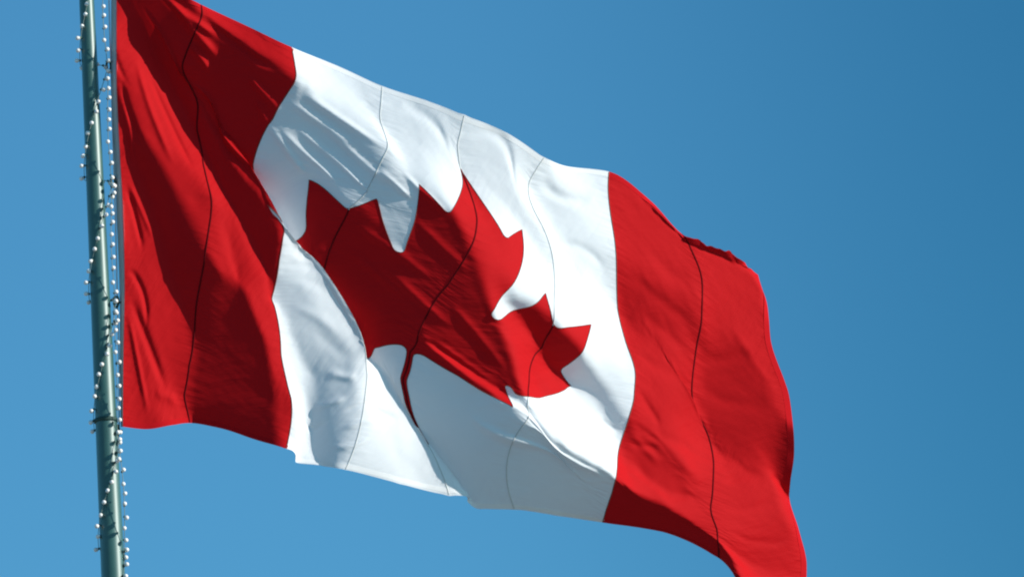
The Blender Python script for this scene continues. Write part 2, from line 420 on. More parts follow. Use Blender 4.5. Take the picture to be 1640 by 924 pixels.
# the cloth's shape: tenths of a photo pixel, stored as differences between neighbouring points
STEPS = """
1870 -2 0 0 1 0 1 0 0 -1 0 0 0 0 0 0 0 1 2 4 6 6 6 7 8 7 6 5 6 7 6 7 6 5 6 2 4 4 4 3 3 3 2 2 1 1 -2 -1 -2 -3 -3 -2 -3 -2 -1 -2 -2 -1 -1 -1
-1 -1 -1 0 0 90 -6 -5 0 3 5 1 -2 -3 -2 -1 -1 -1 0 0 0 1 0 0 -1 -1 -1 0 -2 -1 1 2 1 -2 -3 -3 -4 -3 -3 -3 0 -2 -1 -1 1 0 0 1 0 0 0 2 0 0 0 1 -1 1 1 0
2 2 2 2 2 2 2 2 0 0 90 -2 -3 -4 -3 3 5 -1 -2 -2 -2 -1 0 -1 0 1 0 1 0 0 0 0 0 -1 -3 -1 0 1 0 -2 -2 -3 -3 -2 -3 -2 -1 -1 -1 -1 0 0 0 0 1 0 0 0 0 1
0 1 0 0 1 0 2 2 2 2 3 1 2 2 1 91 0 -2 -4 -6 -6 0 5 1 0 0 -1 0 0 0 -1 1 0 2 1 0 1 -1 1 -1 -4 -2 -1 1 -1 -2 -3 -2 -2 -1 -2 -1 -3 -1 -2 0 -1 0 1 0
0 1 0 0 0 0 -1 1 0 0 2 1 1 2 3 1 4 1 2 1 90 0 0 -3 -5 -7 -6 -1 4 3 0 1 0 1 0 1 0 1 0 1 1 1 2 1 0 -1 -3 -4 -2 0 -1 -3 -3 -1 -1 0 -2 -1 -2 -2
-2 0 -1 0 0 1 -1 1 0 0 -1 0 -1 0 1 0 2 1 2 2 3 2 3 1 2 90 -2 0 0 -4 -8 -9 -4 3 3 3 2 1 0 1 1 0 1 2 1 2 1 2 1 2 -1 -2 -2 -4 -3 -2 0 -4 -2 0
0 0 -2 -2 -2 -3 -2 0 0 0 -1 1 0 0 -1 0 0 -1 0 -1 1 0 2 1 2 3 2 3 3 2 88 -1 -2 1 0 -8 -8 -5 -3 3 3 2 2 3 1 0 2 1 0 2 1 2 1 3 2 2 -1 -2 -2 -3
-3 -3 -2 -4 -1 2 0 -1 -3 -3 -2 -2 -2 -1 0 1 0 -1 1 0 -1 -1 -1 -1 0 -1 0 1 1 2 2 4 4 3 3 87 -3 -2 -2 -1 0 -5 -6 -5 -1 3 4 3 2 1 2 0 1 1 1 2 2 2 1 2
3 2 0 -2 -1 -2 -2 -3 -7 -1 1 0 -1 -2 -2 -3 -3 -2 -2 0 0 0 1 -1 -1 0 -1 -1 -2 -2 0 -1 0 2 1 3 2 4 5 4 85 -2 -2 -5 -2 1 -1 -4 -4 -3 1 3 4 3 4 0 1 0 0 1
1 1 2 3 2 3 3 2 0 -2 -1 -1 0 1 -7 -5 -1 1 -3 -3 -2 -3 -3 -2 -1 -1 1 0 0 0 -1 -2 -1 -2 -2 -2 -1 -1 0 2 1 4 3 6 5 83 -1 -3 -1 -3 -1 -1 -2 -3 -3 -2 3 4 4 3
4 0 0 1 -1 -1 1 2 2 3 3 3 4 3 1 -1 -1 0 0 -4 -6 -4 -2 1 -3 -3 -2 -3 -3 -3 -1 0 1 0 0 -1 0 -3 -2 -2 -4 -2 -1 0 0 1 2 3 5 9 80 0 0 -3 -2 -1 -1 -2 -4 -1
0 -1 4 4 4 3 3 1 -1 0 -1 -1 -1 2 3 4 4 4 5 3 1 -1 -1 -1 -1 -4 -4 -4 -2 -1 -3 1 -4 -5 -3 -2 -1 1 1 0 0 -2 -1 -2 -4 -3 -4 -3 -1 -1 2 1 2 4 7 78 2 -1 0 -2
-3 -1 -3 -4 -3 0 3 2 5 4 4 2 1 1 -1 0 -1 -2 -1 3 3 5 5 5 5 3 1 -1 -2 -1 -2 -4 -3 -1 0 -1 -4 -1 -5 -7 -3 0 -1 1 2 0 0 -2 -3 -3 -4 -4 -4 -4 0 -1 1 1 2 4
78 3 1 -2 -2 -3 -3 -3 -3 -6 -1 4 5 4 3 4 3 1 1 1 0 -1 -1 -2 -1 3 3 5 6 7 6 2 0 -1 -2 -2 -2 -2 -1 0 0 -3 -3 -3 -6 -7 -1 1 0 0 1 0 -1 -2 -2 -4 -4 -6 -5 -3
-1 0 1 -1 0 79 5 2 -1 -3 -4 -5 -4 -5 -5 -4 0 7 8 8 0 3 1 -1 0 1 2 0 -1 -2 -1 4 4 5 5 8 6 1 0 -1 -2 -2 -1 -1 0 0 -1 -2 -3 -4 -7 -2 -2 1 0 0 0 -1 -1 -2
-2 -4 -5 -7 -6 -2 0 0 -2 -4 79 9 3 -1 -4 -5 -5 -6 -5 -7 -5 -1 3 9 10 9 0 -3 -2 0 1 2 3 -1 -2 -1 0 3 5 6 5 6 4 2 0 0 -1 -1 -1 1 1 -1 -1 -1 0 -1 -9 -4 -3 -1
0 1 0 -1 -2 -1 -2 -3 -7 -9 -6 -1 0 -2 -5 81 9 6 -1 -4 -4 -6 -6 -8 -6 -8 -4 0 6 10 12 9 2 -9 -8 0 6 5 2 -2 -3 -1 1 3 6 5 4 4 3 2 1 2 0 0 0 1 1 -2 0 0
0 -5 -5 -3 -1 -1 0 1 -1 -2 -1 2 -2 -4 -10 -10 -3 -1 -2 -5 82 3 13 0 -4 -3 -3 -3 -5 -11 -11 -2 -6 -2 5 12 14 10 -1 -10 -13 4 6 8 2 -7 2 -2 -1 1 8 5 2 3 2 3 1 3 1 0
2 3 -3 -1 1 0 -1 -3 -4 -2 0 -1 2 2 0 -6 3 3 0 -6 -17 -4 -2 -2 -5 87 -5 -6 11 8 0 -1 0 0 1 -4 -17 -13 -11 -3 3 10 9 14 6 0 -16 -3 2 9 9 -8 -3 -5 -3 -3 5 9 4 3
2 3 2 3 3 0 -1 3 1 -1 1 1 -1 -1 -2 -1 1 0 2 4 6 -6 -1 1 3 3 -17 -10 -3 -2 90 -3 -2 0 7 4 3 0 2 1 -3 -11 -13 -15 -13 -6 3 15 15 10 4 -1 -9 -6 -1 6 4 0 -5 -7
-5 0 3 7 6 2 1 3 3 3 3 3 2 1 1 1 0 0 0 0 0 1 2 2 3 2 1 -1 0 2 1 -4 -9 -6 0 91 2 0 1 1 5 1 3 1 1 -2 -7 -14 -15 -16 -11 -3 6 15 17 6 1 0 -3 -5
-6 2 0 2 -4 -6 -4 1 3 6 4 2 1 2 4 4 4 4 3 3 0 2 0 1 0 0 2 2 2 2 3 0 0 0 1 1 -1 -4 -4 -2 94 3 4 0 0 2 1 1 1 0 -1 -6 -9 -15 -18 -16 -8 1 9 17
15 4 -1 0 1 -2 -5 -6 -1 1 -4 -3 -1 1 0 5 3 1 1 2 5 5 7 5 3 3 1 1 0 1 2 0 2 3 3 1 2 0 0 -1 0 -1 -2 -3 0 93 5 5 5 -1 -3 2 -1 0 0 -1 -3 -8 -12 -16
-19 -13 -5 4 14 16 12 5 -1 0 1 -3 -2 -9 -3 0 -4 -1 1 1 0 2 0 0 2 3 7 7 6 6 4 2 2 1 1 0 2 2 3 2 2 1 0 -1 0 0 -1 -2 -4 -1 93 0 6 10 -2 -2 0 -2 -1 -1
-1 -2 -4 -9 -13 -19 -22 -8 3 5 23 11 11 10 -3 -3 0 -4 -1 -8 -6 -2 -1 2 1 0 -1 0 -2 -1 3 6 7 7 5 6 4 3 2 2 1 1 2 2 3 1 1 0 1 -1 -1 -2 -3 -3 -6 92 -2 -2 4 6
3 0 1 -3 -2 -2 -1 -3 -5 -8 -14 -26 -21 -5 2 9 29 20 11 7 -6 -5 1 -3 0 -5 -4 0 -2 1 0 -1 -2 -5 -2 1 2 5 7 7 5 6 4 4 2 2 2 1 3 3 2 1 0 -2 -1 -1 -2 -2 -4 -6
90 -3 -3 -6 7 7 4 2 -1 -5 -2 -1 -1 -3 -7 -7 -13 -30 -30 -2 4 20 25 23 9 9 -6 -3 2 -1 4 -2 -4 -1 -1 -1 0 0 2 -4 -7 -5 2 3 6 6 7 6 3 4 5 3 3 2 2 3 -1 0 -1 -1
-2 -2 -4 -3 -4 92 -3 -4 -3 0 4 4 2 3 -3 -8 2 -1 -2 -4 -6 -5 -18 -33 -32 2 7 15 24 23 14 9 -6 1 3 2 4 -3 -2 1 0 0 0 0 -2 -6 -7 -5 1 3 5 5 7 6 5 4 5 5 4 3
2 0 -2 -1 -1 -2 -3 -2 -4 -4 90 0 -1 -2 -1 0 1 0 0 3 2 -7 -3 -1 -2 -4 -5 -3 -15 -36 -33 -3 8 15 29 19 15 5 -3 5 2 3 3 -3 -1 3 1 0 0 -4 -4 -4 -7 -3 -1 2 3 6 8 6
5 5 6 7 7 4 -3 -3 0 -2 -2 -2 -4 -3 -3 90 3 0 -1 -1 -1 -1 -2 -2 0 1 0 -2 -4 -1 0 -3 -3 -7 -16 -39 -19 -7 2 15 34 19 16 1 2 0 -1 0 2 -2 1 5 1 0 -2 -4 -6 -4 -5 -2
0 1 2 5 7 6 5 4 6 9 17 -5 -2 -3 -1 -2 -2 -3 -4 -3 90 3 4 1 0 -2 -4 -3 -3 -2 -1 -1 0 -1 -1 0 1 0 1 -7 -29 -41 -6 -5 -6 10 36 33 23 -3 -4 -8 -5 -3 2 -2 0 6 2 1
-5 -4 -4 -1 -2 -2 -1 0 1 3 5 4 5 4 4 0 21 5 -1 -2 -1 -2 -3 -4 -5 89 6 4 4 1 -3 -3 -4 -5 -2 -2 -2 -3 1 0 -1 0 2 6 5 -3 -41 -51 -4 12 -16 9 30 36 20 4 -6 -6 -8 -6
1 -4 -2 5 4 -3 -2 1 1 1 0 -2 -4 -2 0 2 4 3 3 2 5 11 11 5 0 -2 -1 -2 -3 -4 90 4 6 6 2 -1 -5 -5 -3 -4 -2 -3 -2 -1 -1 1 1 -1 3 12 10 -2 -44 -63 -9 20 -14 3 24 36
23 8 -6 -3 -9 -10 0 -7 -7 -3 4 7 6 5 4 2 -1 -2 -6 -3 -1 1 1 1 3 3 7 10 8 4 1 -1 0 -3 -4 90 1 4 10 7 -1 -6 -3 -3 -3 -4 -1 -3 -3 1 0 0 -1 1 8 14 6 -1 -33 -58
-14 3 -14 -4 24 34 26 10 -7 0 -8 -9 0 -9 -8 -5 3 16 10 6 3 2 -3 -4 -7 -4 -2 0 -1 -1 3 5 5 7 6 4 2 2 4 -5 89 -3 0 4 21 4 -8 -3 -2 -2 -1 -2 -6 0 1 1 0 1 -7 7
13 21 -17 -8 -24 -38 -8 -19 -22 -6 24 39 39 1 -2 0 -7 -4 1 -4 -8 -26 21 12 6 4 3 2 -3 -9 -3 -4 -3 -4 -4 -3 3 4 3 6 5 5 6 9 3 92 -7 -5 -3 -7 14 15 3 1 0 -1 -4 2 -2 0
2 4 2 6 -10 -4 -5 21 -1 -16 -28 -35 -13 -16 -20 4 24 28 43 11 3 0 -4 2 2 6 13 -33 -4 3 3 2 2 1 1 -9 -7 -7 -5 -6 -8 -9 2 7 5 5 4 2 9 44 92 -6 -5 -6 -4 4 12 10 5 2
0 0 1 1 1 1 2 4 1 -3 -8 -3 9 3 -5 -15 -27 -22 -17 -18 -20 9 24 38 26 16 4 -1 1 7 6 4 -7 -15 -8 -2 1 1 3 0 -5 -9 -9 -8 -6 -8 -8 -6 1 5 5 3 -1 -6 4 93 -5 -5 -5 -3
1 7 9 7 5 2 2 2 1 1 2 2 1 2 -2 -4 -5 0 6 -2 -10 -12 -20 -19 -15 -24 -17 8 27 41 16 17 6 3 3 5 3 -2 -8 -9 -8 -1 1 1 0 -3 -7 -10 -9 -9 -8 -7 -6 -4 1 5 3 2 -11 -43
93 -3 -4 -4 -2 0 5 7 7 4 4 3 2 2 1 1 2 1 0 0 -2 -3 -5 -2 -3 -5 -7 -7 -15 -20 -16 -28 -13 2 34 38 25 11 7 6 3 3 0 -3 -6 -7 -6 -3 0 2 -1 -6 -8 -10 -11 -8 -8 -6 -5 0
3 7 3 1 -14 93 -2 -3 -2 -2 0 2 6 7 6 4 3 3 2 0 1 1 1 0 -1 -2 -1 -2 -4 -4 -7 -10 -5 -5 -14 -18 -23 -29 -11 -1 48 35 28 6 10 6 2 1 -2 -4 -4 -7 -5 -3 0 5 -4 -6 -9 -10
-11 -9 -7 -3 -2 4 6 9 9 8 93 -1 -2 -1 -2 0 3 2 7 7 4 3 3 2 2 -1 0 1 -1 -1 0 -1 -1 -2 -5 -6 -6 -9 -5 -4 -17 -21 -29 -18 -3 16 30 37 26 1 10 4 0 -1 -3 -4 -5 -5 -6 -4
-2 3 -1 -5 -6 -9 -10 -8 -4 -1 1 6 10 14 19 92 -1 0 -1 1 0 1 3 4 6 6 4 1 2 1 1 -1 0 0 0 -2 -1 2 -2 -5 -7 -6 -7 -5 -1 -3 -14 -23 -41 0 4 22 20 33 14 10 6 -2 -1 -2
-3 -4 -5 -4 -6 -5 0 1 0 -4 -4 -7 -9 -8 2 -1 2 7 11 21 91 1 -1 0 0 2 2 3 1 6 5 4 3 1 0 1 1 -2 0 -2 -2 -2 1 6 -12 -6 -6 -5 -7 -3 4 2 -3 -15 -42 -14 8 18 16 33
10 10 4 -2 -2 -3 -4 -4 -4 -4 -6 -2 -1 0 1 -1 -1 -6 -6 -4 -2 -3 0 6 11 91 -1 1 1 1 2 3 3 3 2 5 2 3 0 1 1 -1 0 -2 -1 -2 -5 -9 -8 7 -3 -4 -4 -6 -9 -1 7 6 3 -36
-43 -2 7 21 24 23 13 14 2 -1 -2 -4 -4 -4 -3 -4 -5 -1 0 0 2 2 4 -1 -11 -7 -6 -6 -2 -1 91 -1 0 1 2 3 3 4 4 1 2 4 1 1 0 -1 1 0 -1 -4 -4 -5 -7 -7 -1 0 -1 -3 -4 -9
-12 -4 5 4 9 -29 -36 -7 9 23 23 18 19 13 0 0 -3 -3 -3 -3 -2 -3 -3 -1 1 1 2 2 1 -4 -7 -8 -8 -9 -5 89 0 0 1 3 3 5 4 4 2 1 1 0 0 0 1 -1 0 0 -1 -6 -7 -5 -6 -3
-1 -2 -2 -2 -5 -13 -13 -3 -8 -8 1 -12 -7 -9 4 24 26 21 13 10 0 1 -3 -3 -1 0 -2 -2 -1 0 1 2 1 0 -3 -6 -6 -8 -11 -10 89 -2 -1 1 2 5 6 7 4 4 -2 0 0 0 -1 -1 0 1 0 -1
-3 -8 -8 -4 -3 -2 -1 -1 -2 -2 -6 -16 -17 -4 -11 -22 -14 2 6 -5 7 24 17 27 16 11 1 -1 -1 -1 0 1 0 0 1 0 1 1 -2 -2 -5 -7 -9 -9 -12 88 -1 -2 -1 2 5 7 8 6 3 1 -3 -1 -1 -2
-1 1 1 1 1 -2 -6 -9 -7 -3 0 0 0 -1 -4 -3 -5 -18 -16 -5 -4 -26 -27 4 11 -7 4 15 27 25 14 12 4 0 -1 -1 3 3 2 1 1 1 1 -1 -3 -4 -7 -8 -11 -12 88 -1 -2 -4 0 3 8 10 10 5
1 -4 -2 -1 -2 -2 -2 2 4 2 0 -3 -11 -11 -3 2 2 1 0 -2 -3 -2 -6 -14 -14 -10 -8 -30 -24 8 7 -13 5 7 26 24 16 10 6 2 4 2 3 4 2 3 1 0 0 -2 -4 -6 -7 -10 -12 88 0 -1 -4 -6
1 7 10 13 10 2 -4 -5 -1 0 -3 -4 1 5 5 3 -2 -6 -15 -10 3 6 2 1 0 -3 -3 -3 -6 -12 -13 -8 -2 -34 -25 5 -4 -13 -2 0 18 27 22 12 8 8 7 4 2 4 4 3 2 0 -1 -3 -5 -6 -8 -12
86 5 1 0 -10 -5 4 5 8 18 9 -7 -3 -1 2 -1 -4 -6 8 7 4 0 -5 -7 -25 9 4 4 1 2 -4 -3 -2 -3 -4 -13 -21 5 -5 -36 -9 -21 -16 -6 6 -9 2 24 28 22 8 21 4 3 5 5 4 2 2 0
-1 -2 -5 -6 -11 87 4 4 4 7 -6 -12 -5 -1 -2 10 17 3 -1 2 4 4 0 -8 2 8 3 -6 -2 8 -17 -4 -1 0 -3 3 -2 -2 0 0 3 0 -24 -11 -21 -67 -15 -8 5 -9 4 -4 -4 19 35 25 6 20 14 7
5 5 4 2 2 0 1 -1 -2 -4 87 4 5 4 5 0 -7 -9 -6 -4 4 11 9 4 3 4 4 1 -6 -5 3 5 -1 1 4 -7 -5 -3 -2 0 -1 1 0 -2 0 0 1 -11 -12 -11 -13 -31 -33 -38 -2 8 9 -7 -13 21
41 24 14 13 10 5 4 5 4 2 2 1 2 1 0 86 4 4 4 3 1 -2 -6 -7 -2 0 6 8 7 1 4 3 0 -3 -7 -11 1 14 6 1 -2 -5 -2 -2 0 0 0 -1 1 -1 -2 -6 -3 -8 -6 1 6 -4 -47 -37
-8 11 13 -4 1 13 19 14 9 7 6 3 3 3 4 3 3 4 4 5 86 2 3 4 2 2 -2 -2 -4 -3 1 4 5 5 3 2 3 0 -3 -6 -7 -2 7 8 4 0 -2 -4 -1 -1 1 0 0 -1 0 -2 -6 -8 -6 -3
-1 3 17 17 -40 -30 -12 12 25 -7 -5 5 6 4 3 3 4 1 3 3 5 4 4 6 6 85 2 2 2 2 1 0 -1 -2 -2 1 5 5 2 3 1 0 1 -2 -4 -3 -3 3 7 5 1 -1 -2 -3 -2 1 1 0 -1 -2
0 -2 -9 -11 -6 -4 -4 -9 8 20 -11 -14 -2 11 5 -4 0 7 5 0 0 1 2 2 4 4 5 5 6 8 84 1 2 1 2 1 1 -1 0 -1 0 4 6 3 2 1 -1 -1 -1 -2 -3 -1 2 4 5 2 -1 -1 -2 -2
-1 0 1 0 -3 -3 -1 -3 -7 -12 -9 -7 -7 -1 8 6 -6 -5 -2 2 0 3 11 12 7 -1 -1 1 1 2 4 5 6 6 8 84 0 1 1 1 1 0 1 0 1 1 1 5 7 2 -1 -1 -1 -2 -2 -2 0 1 3 4
6 1 -4 -3 -1 -2 1 0 1 0 -4 -5 -3 -5 -8 -11 -12 -9 -4 3 1 -2 -3 -4 -2 0 6 7 15 10 10 -1 2 3 1 2 5 6 6 7 82 1 0 1 0 1 1 1 1 1 2 2 3 5 6 0 -2 -3 -2 -2
-1 -1 0 2 3 3 9 -5 -5 -1 0 0 1 1 0 -1 -3 -5 -5 -5 -7 -9 -12 -9 -2 -2 -2 -9 -2 -5 0 -4 1 10 20 14 13 1 4 5 1 4 4 6 5 82 -1 1 -1 1 0 1 0 2 2 2 4 4 4 3
3 -1 -3 -3 -2 -2 0 0 0 1 -1 -4 8 1 -2 1 0 1 1 2 2 0 -2 -3 -4 -4 -4 -5 -10 -11 -6 -7 -8 -10 -8 -6 -5 -7 1 15 28 18 13 4 3 5 0 4 5 3 81 -1 -2 1 -1 1 1 1 1 1
3 3 4 6 5 2 0 -2 -3 -3 -1 -2 0 0 -1 0 -2 2 3 1 -1 1 1 1 1 2 2 2 1 0 -2 -2 -4 -8 -11 -10 -9 -11 -17 -6 -15 -11 2 -4 -1 17 33 20 13 7 5 3 -1 4 4 79 -3 -1 -1 1
0 1 2 1 2 2 2 3 5 7 2 1 0 -2 -2 -3 -1 -2 0 0 -1 0 0 4 1 -1 0 1 0 1 1 1 1 3 1 2 0 0 -4 -9 -12 -12 -10 -16 -16 -12 -9 -6 -1 0 -6 17 39 19 16 5 5 4 -1 5
79 -8 -3 -1 0 3 3 2 3 2 1 1 3 2 2 6 5 1 0 -2 -2 -2 -1 -1 0 0 0 0 1 3 2 -1 -2 0 1 -1 1 1 1 2 2 3 1 1 -4 -9 -13 -14 -12 -19 -12 -3 -19 -6 2 3 -3 10 36 25
16 1 7 4 3 77 -10 -7 -3 1 4 5 5 4 3 3 2 1 1 2 4 2 3 2 0 -1 -2 -2 -1 0 -1 0 1 2 1 2 1 0 -1 -2 1 -1 1 0 2 2 2 3 2 0 -5 -9 -15 -12 -18 -14 -16 -6 -13 -7
-3 3 -2 14 32 22 15 10 10 5 77 -12 -11 -5 -1 2 7 10 8 5 3 4 1 0 1 2 3 1 2 1 1 -1 -1 -2 -2 1 0 0 1 3 1 2 2 -1 -2 -1 0 -1 0 0 1 1 3 3 2 1 -7 -8 -14 -13
-21 -13 -7 -14 -14 -6 -9 8 -5 2 23 35 23 17 11 78 -10 -15 -11 -3 3 8 9 11 10 6 2 3 2 -1 0 2 1 1 2 0 1 -1 -1 -2 0 0 0 1 2 3 1 1 2 2 -4 -2 0 -1 -1 1 1 2 2 3
1 -1 -5 -4 -11 -19 -22 -8 -6 -17 -14 -3 -12 9 1 17 19 22 20 18 84 -4 -9 -27 2 -3 3 10 7 10 10 4 5 5 -2 -1 1 0 2 1 2 -1 0 -1 0 -1 0 -1 1 2 2 3 2 2 0 3 -2 -3 -2 -1
-2 1 1 2 2 3 2 -12 10 1 -8 -34 -4 5 -7 -24 -22 0 -7 -7 21 15 16 19 20 82 5 5 12 -19 -7 -10 -8 1 2 6 11 5 2 6 3 1 4 -1 -1 -1 2 -1 0 0 -2 -1 2 1 1 3 2 2 2 2
1 2 -1 -1 -3 -3 -2 0 2 1 3 4 11 -10 -1 3 11 -19 -13 1 2 -12 -20 -11 11 -14 2 8 14 17 86 5 7 5 -1 -8 -9 -9 -8 -1 1 5 8 5 5 2 3 2 2 1 -2 -1 1 0 -1 0 1 1 1 2
2 2 2 2 2 1 1 2 0 0 -2 -3 -5 -2 3 2 5 6 -2 -1 1 4 -7 -8 -4 -1 0 -10 -10 -10 -3 -2 1 8 24 88 4 4 4 2 -4 -6 -8 -7 -5 -1 3 5 8 4 3 0 2 2 1 1 -3 0 1 1
0 1 2 2 2 1 1 2 2 1 1 2 1 1 1 0 -3 -1 -4 0 2 4 4 0 -2 1 1 -4 -8 -4 -1 -3 -3 -11 -13 -9 0 1 1 15 88 2 3 3 0 0 -4 -5 -5 -6 -3 -1 4 10 8 0 -2 0 2 3
1 -1 -3 0 2 2 2 3 3 2 1 2 1 0 1 2 1 1 2 1 1 -2 -3 0 -2 3 1 2 1 0 -1 1 -3 -5 -7 -4 -2 -7 -6 -10 -13 -8 -1 -7 -2 87 1 0 2 1 0 -2 -3 -5 -3 -4 -2 -1 4 17
0 -2 -1 2 3 1 0 -1 -3 3 3 3 3 4 3 2 1 0 -1 1 1 0 2 1 2 1 2 -3 0 -1 -2 4 2 1 -1 -1 -2 -2 -4 -5 -6 -7 -4 -7 -8 -11 -12 -9 -10 -38 86 -2 0 0 1 0 0 -2 -2 -4
-3 -4 -3 -4 -4 15 8 3 2 4 5 1 -3 -3 4 2 2 4 4 4 2 1 0 0 -1 0 1 1 1 2 3 1 1 -4 1 0 0 3 0 -1 0 -2 -3 -4 -5 -7 -6 -7 -5 -7 -10 -12 -14 -9 -28 83 -2 -1 -1 1
0 0 -1 -1 -2 -3 -2 -3 -5 -4 3 10 7 5 5 6 4 -2 0 -2 4 1 3 6 3 2 1 0 0 -2 -1 1 0 1 1 3 4 2 -1 -2 0 -1 2 0 1 -1 -3 -3 -4 -7 -5 -6 -6 -5 -5 -5 -8 -10 -11 -4
82 -4 -2 -2 0 0 2 1 -1 -1 -1 -3 -3 -2 -3 1 5 6 6 4 7 7 4 -6 -6 3 3 10 3 5 1 0 0 -1 -1 -2 -1 0 1 2 3 4 3 2 -4 0 -1 -2 4 -1 -2 -1 -3 -6 -4 -6 -6 -5 -5 -4
-4 -4 -5 -2 11 81 -5 -5 -2 -1 2 1 1 2 0 -1 -1 -2 -2 -1 0 2 5 4 6 5 9 9 -3 -13 -2 13 9 5 1 1 -1 -1 -1 -1 -2 -1 -2 0 1 5 6 5 1 -1 -3 0 -1 0 0 -1 -3 -4 -3 -6
-5 -5 -4 -6 -4 -3 -3 -3 -3 1 83 -10 -6 -4 -1 0 3 3 3 1 0 -1 1 -3 -1 0 2 2 5 4 6 7 8 8 -5 -12 0 3 8 4 7 3 -1 -1 -2 -2 -2 -2 -2 1 3 6 8 3 0 -3 2 0 -2 0
-3 -3 -3 -6 -4 -6 -4 -4 -3 -5 -3 -3 -3 -2 -3 82 -9 -10 -5 -4 1 2 5 4 4 1 -1 -3 1 1 1 1 2 2 3 5 8 8 6 5 -4 -10 -5 2 4 2 6 8 1 0 -2 -3 0 -3 -2 0 8 11 5 -2
-1 -1 3 -1 -2 -3 -3 -4 -4 -5 -4 -5 -5 -4 -2 -3 -3 -1 -3 -2 81 -10 -9 -10 -4 -2 1 4 7 7 4 2 -1 -1 -1 1 3 1 1 1 4 7 9 9 7 1 -10 -8 -4 0 0 1 3 10 7 0 -1 -2 -1 -5
-4 1 15 13 -4 0 0 4 4 -5 -4 -5 -3 -4 -5 -4 -4 -5 -3 -3 -3 -2 -3 -1 -1 76 -8 -9 -8 -8 -3 1 3 6 8 8 4 2 -1 -1 1 1 3 0 0 -1 5 13 12 6 4 -3 -12 -7 -3 -4 -3 -1 1 8
14 4 0 -1 -3 -8 -9 -2 15 14 3 2 4 11 -7 -7 -3 -4 -3 -3 -5 -4 -4 -4 -4 -2 -2 -1 -2 -2 71 -5 -8 -9 -6 -4 -2 3 4 6 8 7 5 3 0 0 0 3 2 0 -3 -1 9 17 11 1 1 -5 -12 -7
-4 -7 -5 -1 1 6 13 10 4 -1 -3 -11 -16 0 23 9 3 3 4 3 -3 -2 -3 -2 -3 -4 -4 -3 -4 -3 -4 -2 -2 -1 -2 64 -3 -5 -7 -4 -3 -2 0 2 4 6 7 6 5 3 0 1 2 4 4 1 -1 2 9 12
5 -2 -1 -4 -10 -10 -8 -5 -5 -1 2 6 8 9 12 1 -4 -12 -12 3 13 7 1 -4 11 7 0 0 -3 -3 -2 -5 -4 -4 -3 -2 -3 -2 -2 -1 60 2 -1 -11 0 0 -3 -3 -2 1 5 4 5 5 6 4 1 1 3 7
4 2 -2 5 17 2 -3 -3 -2 2 -15 -16 -4 -3 -4 -1 6 3 3 7 13 6 -3 -11 -8 4 6 3 1 7 9 4 1 -1 -3 -3 -3 -4 -3 -4 -3 -3 -2 -2 -1 48 13 11 13 -9 -9 -6 -8 -6 -3 -4 3 5 6 5
4 5 2 3 1 6 4 1 5 14 4 0 -6 -10 -12 -3 -2 -4 0 -3 -5 -3 5 5 4 7 11 4 -4 -9 -3 3 3 3 7 8 7 2 0 0 -3 -3 -3 -4 -4 -4 -2 -3 -4 -3 43 17 12 10 5 -5 -8 -10 -8 -8
-4 -1 1 3 4 6 4 5 2 2 4 3 1 -2 -2 18 5 -2 -6 -11 -3 -1 -1 0 2 -2 -6 3 6 1 0 6 9 2 -5 -8 -3 3 5 5 7 7 5 4 0 -1 -2 -4 -3 -3 -4 -5 -3 -3 -3 38 18 14 11 7
1 -5 -7 -11 -9 -7 -5 -1 1 2 4 5 4 5 3 3 1 1 -1 -2 8 9 1 -4 -4 -1 -3 -4 4 4 2 -2 -4 4 4 2 -1 4 5 -2 -9 -7 -2 7 7 6 6 6 4 3 1 -2 -1 -4 -3 -4 -4 -5 -3 -3
35 18 15 11 8 4 0 -6 -8 -10 -9 -7 -5 -1 1 3 4 4 4 4 3 3 0 0 -2 4 8 3 -1 -3 -3 -1 -2 0 5 7 2 -3 -1 3 1 0 1 4 2 -6 -10 -5 0 7 6 7 6 7 5 2 0 -2 -2 -4
-4 -4 -4 -4 -3 35 15 15 12 8 5 2 -1 -6 -8 -10 -7 -6 -5 -1 0 3 4 3 5 3 2 3 -1 -1 0 8 5 0 -2 -4 -1 -3 1 5 7 7 1 -2 -1 0 -2 2 4 3 -3 -6 -10 -6 2 6 6 9 7 6
3 3 -2 -2 -2 -3 -4 -5 -5 -3 38 12 12 11 9 6 3 1 -2 -6 -8 -9 -6 -5 -3 -2 0 2 4 3 3 5 1 0 -1 0 5 7 2 -3 -3 -4 -3 2 5 8 8 5 0 -2 -2 -1 -2 3 9 -1 -11 -5 -9 -6
4 5 8 9 7 7 2 0 -2 -3 -3 -3 -4 -4 -5 44 8 9 10 8 7 4 2 0 -4 -5 -7 -8 -6 -5 -3 -1 1 2 2 4 3 4 1 -1 -2 1 10 7 -1 -3 -8 -9 1 12 9 7 6 0 -1 0 -3 -2 -1 0
11 0 -12 -9 -8 -2 5 4 8 10 6 4 3 -2 -4 -3 -3 -3 -4 -4 51 6 6 7 6 5 5 3 2 -1 -3 -7 -7 -6 -6 -3 -2 -1 0 2 2 2 4 6 -1 -1 0 3 11 9 0 -1 -13 -19 17 14 7 3 2 -2
-2 0 -2 -2 1 4 3 -3 -8 -9 -8 -2 4 7 8 8 7 3 0 -3 -4 -3 -3 -3 -3 64 -1 3 4 5 5 4 3 2 1 -2 -3 -6 -7 -6 -5 -3 -2 0 0 2 1 1 2 6 2 2 5 8 11 8 9 1 -26 6
2 3 3 0 -2 -2 -1 -2 1 2 3 3 -2 -6 -7 -7 -4 -2 3 6 8 7 5 2 -1 -4 -5 -3 -4 -4 77 -6 -1 1 4 3 3 3 2 2 0 -2 -3 -6 -6 -6 -4 -3 -1 0 -1 3 1 2 5 6 4 3 8 13
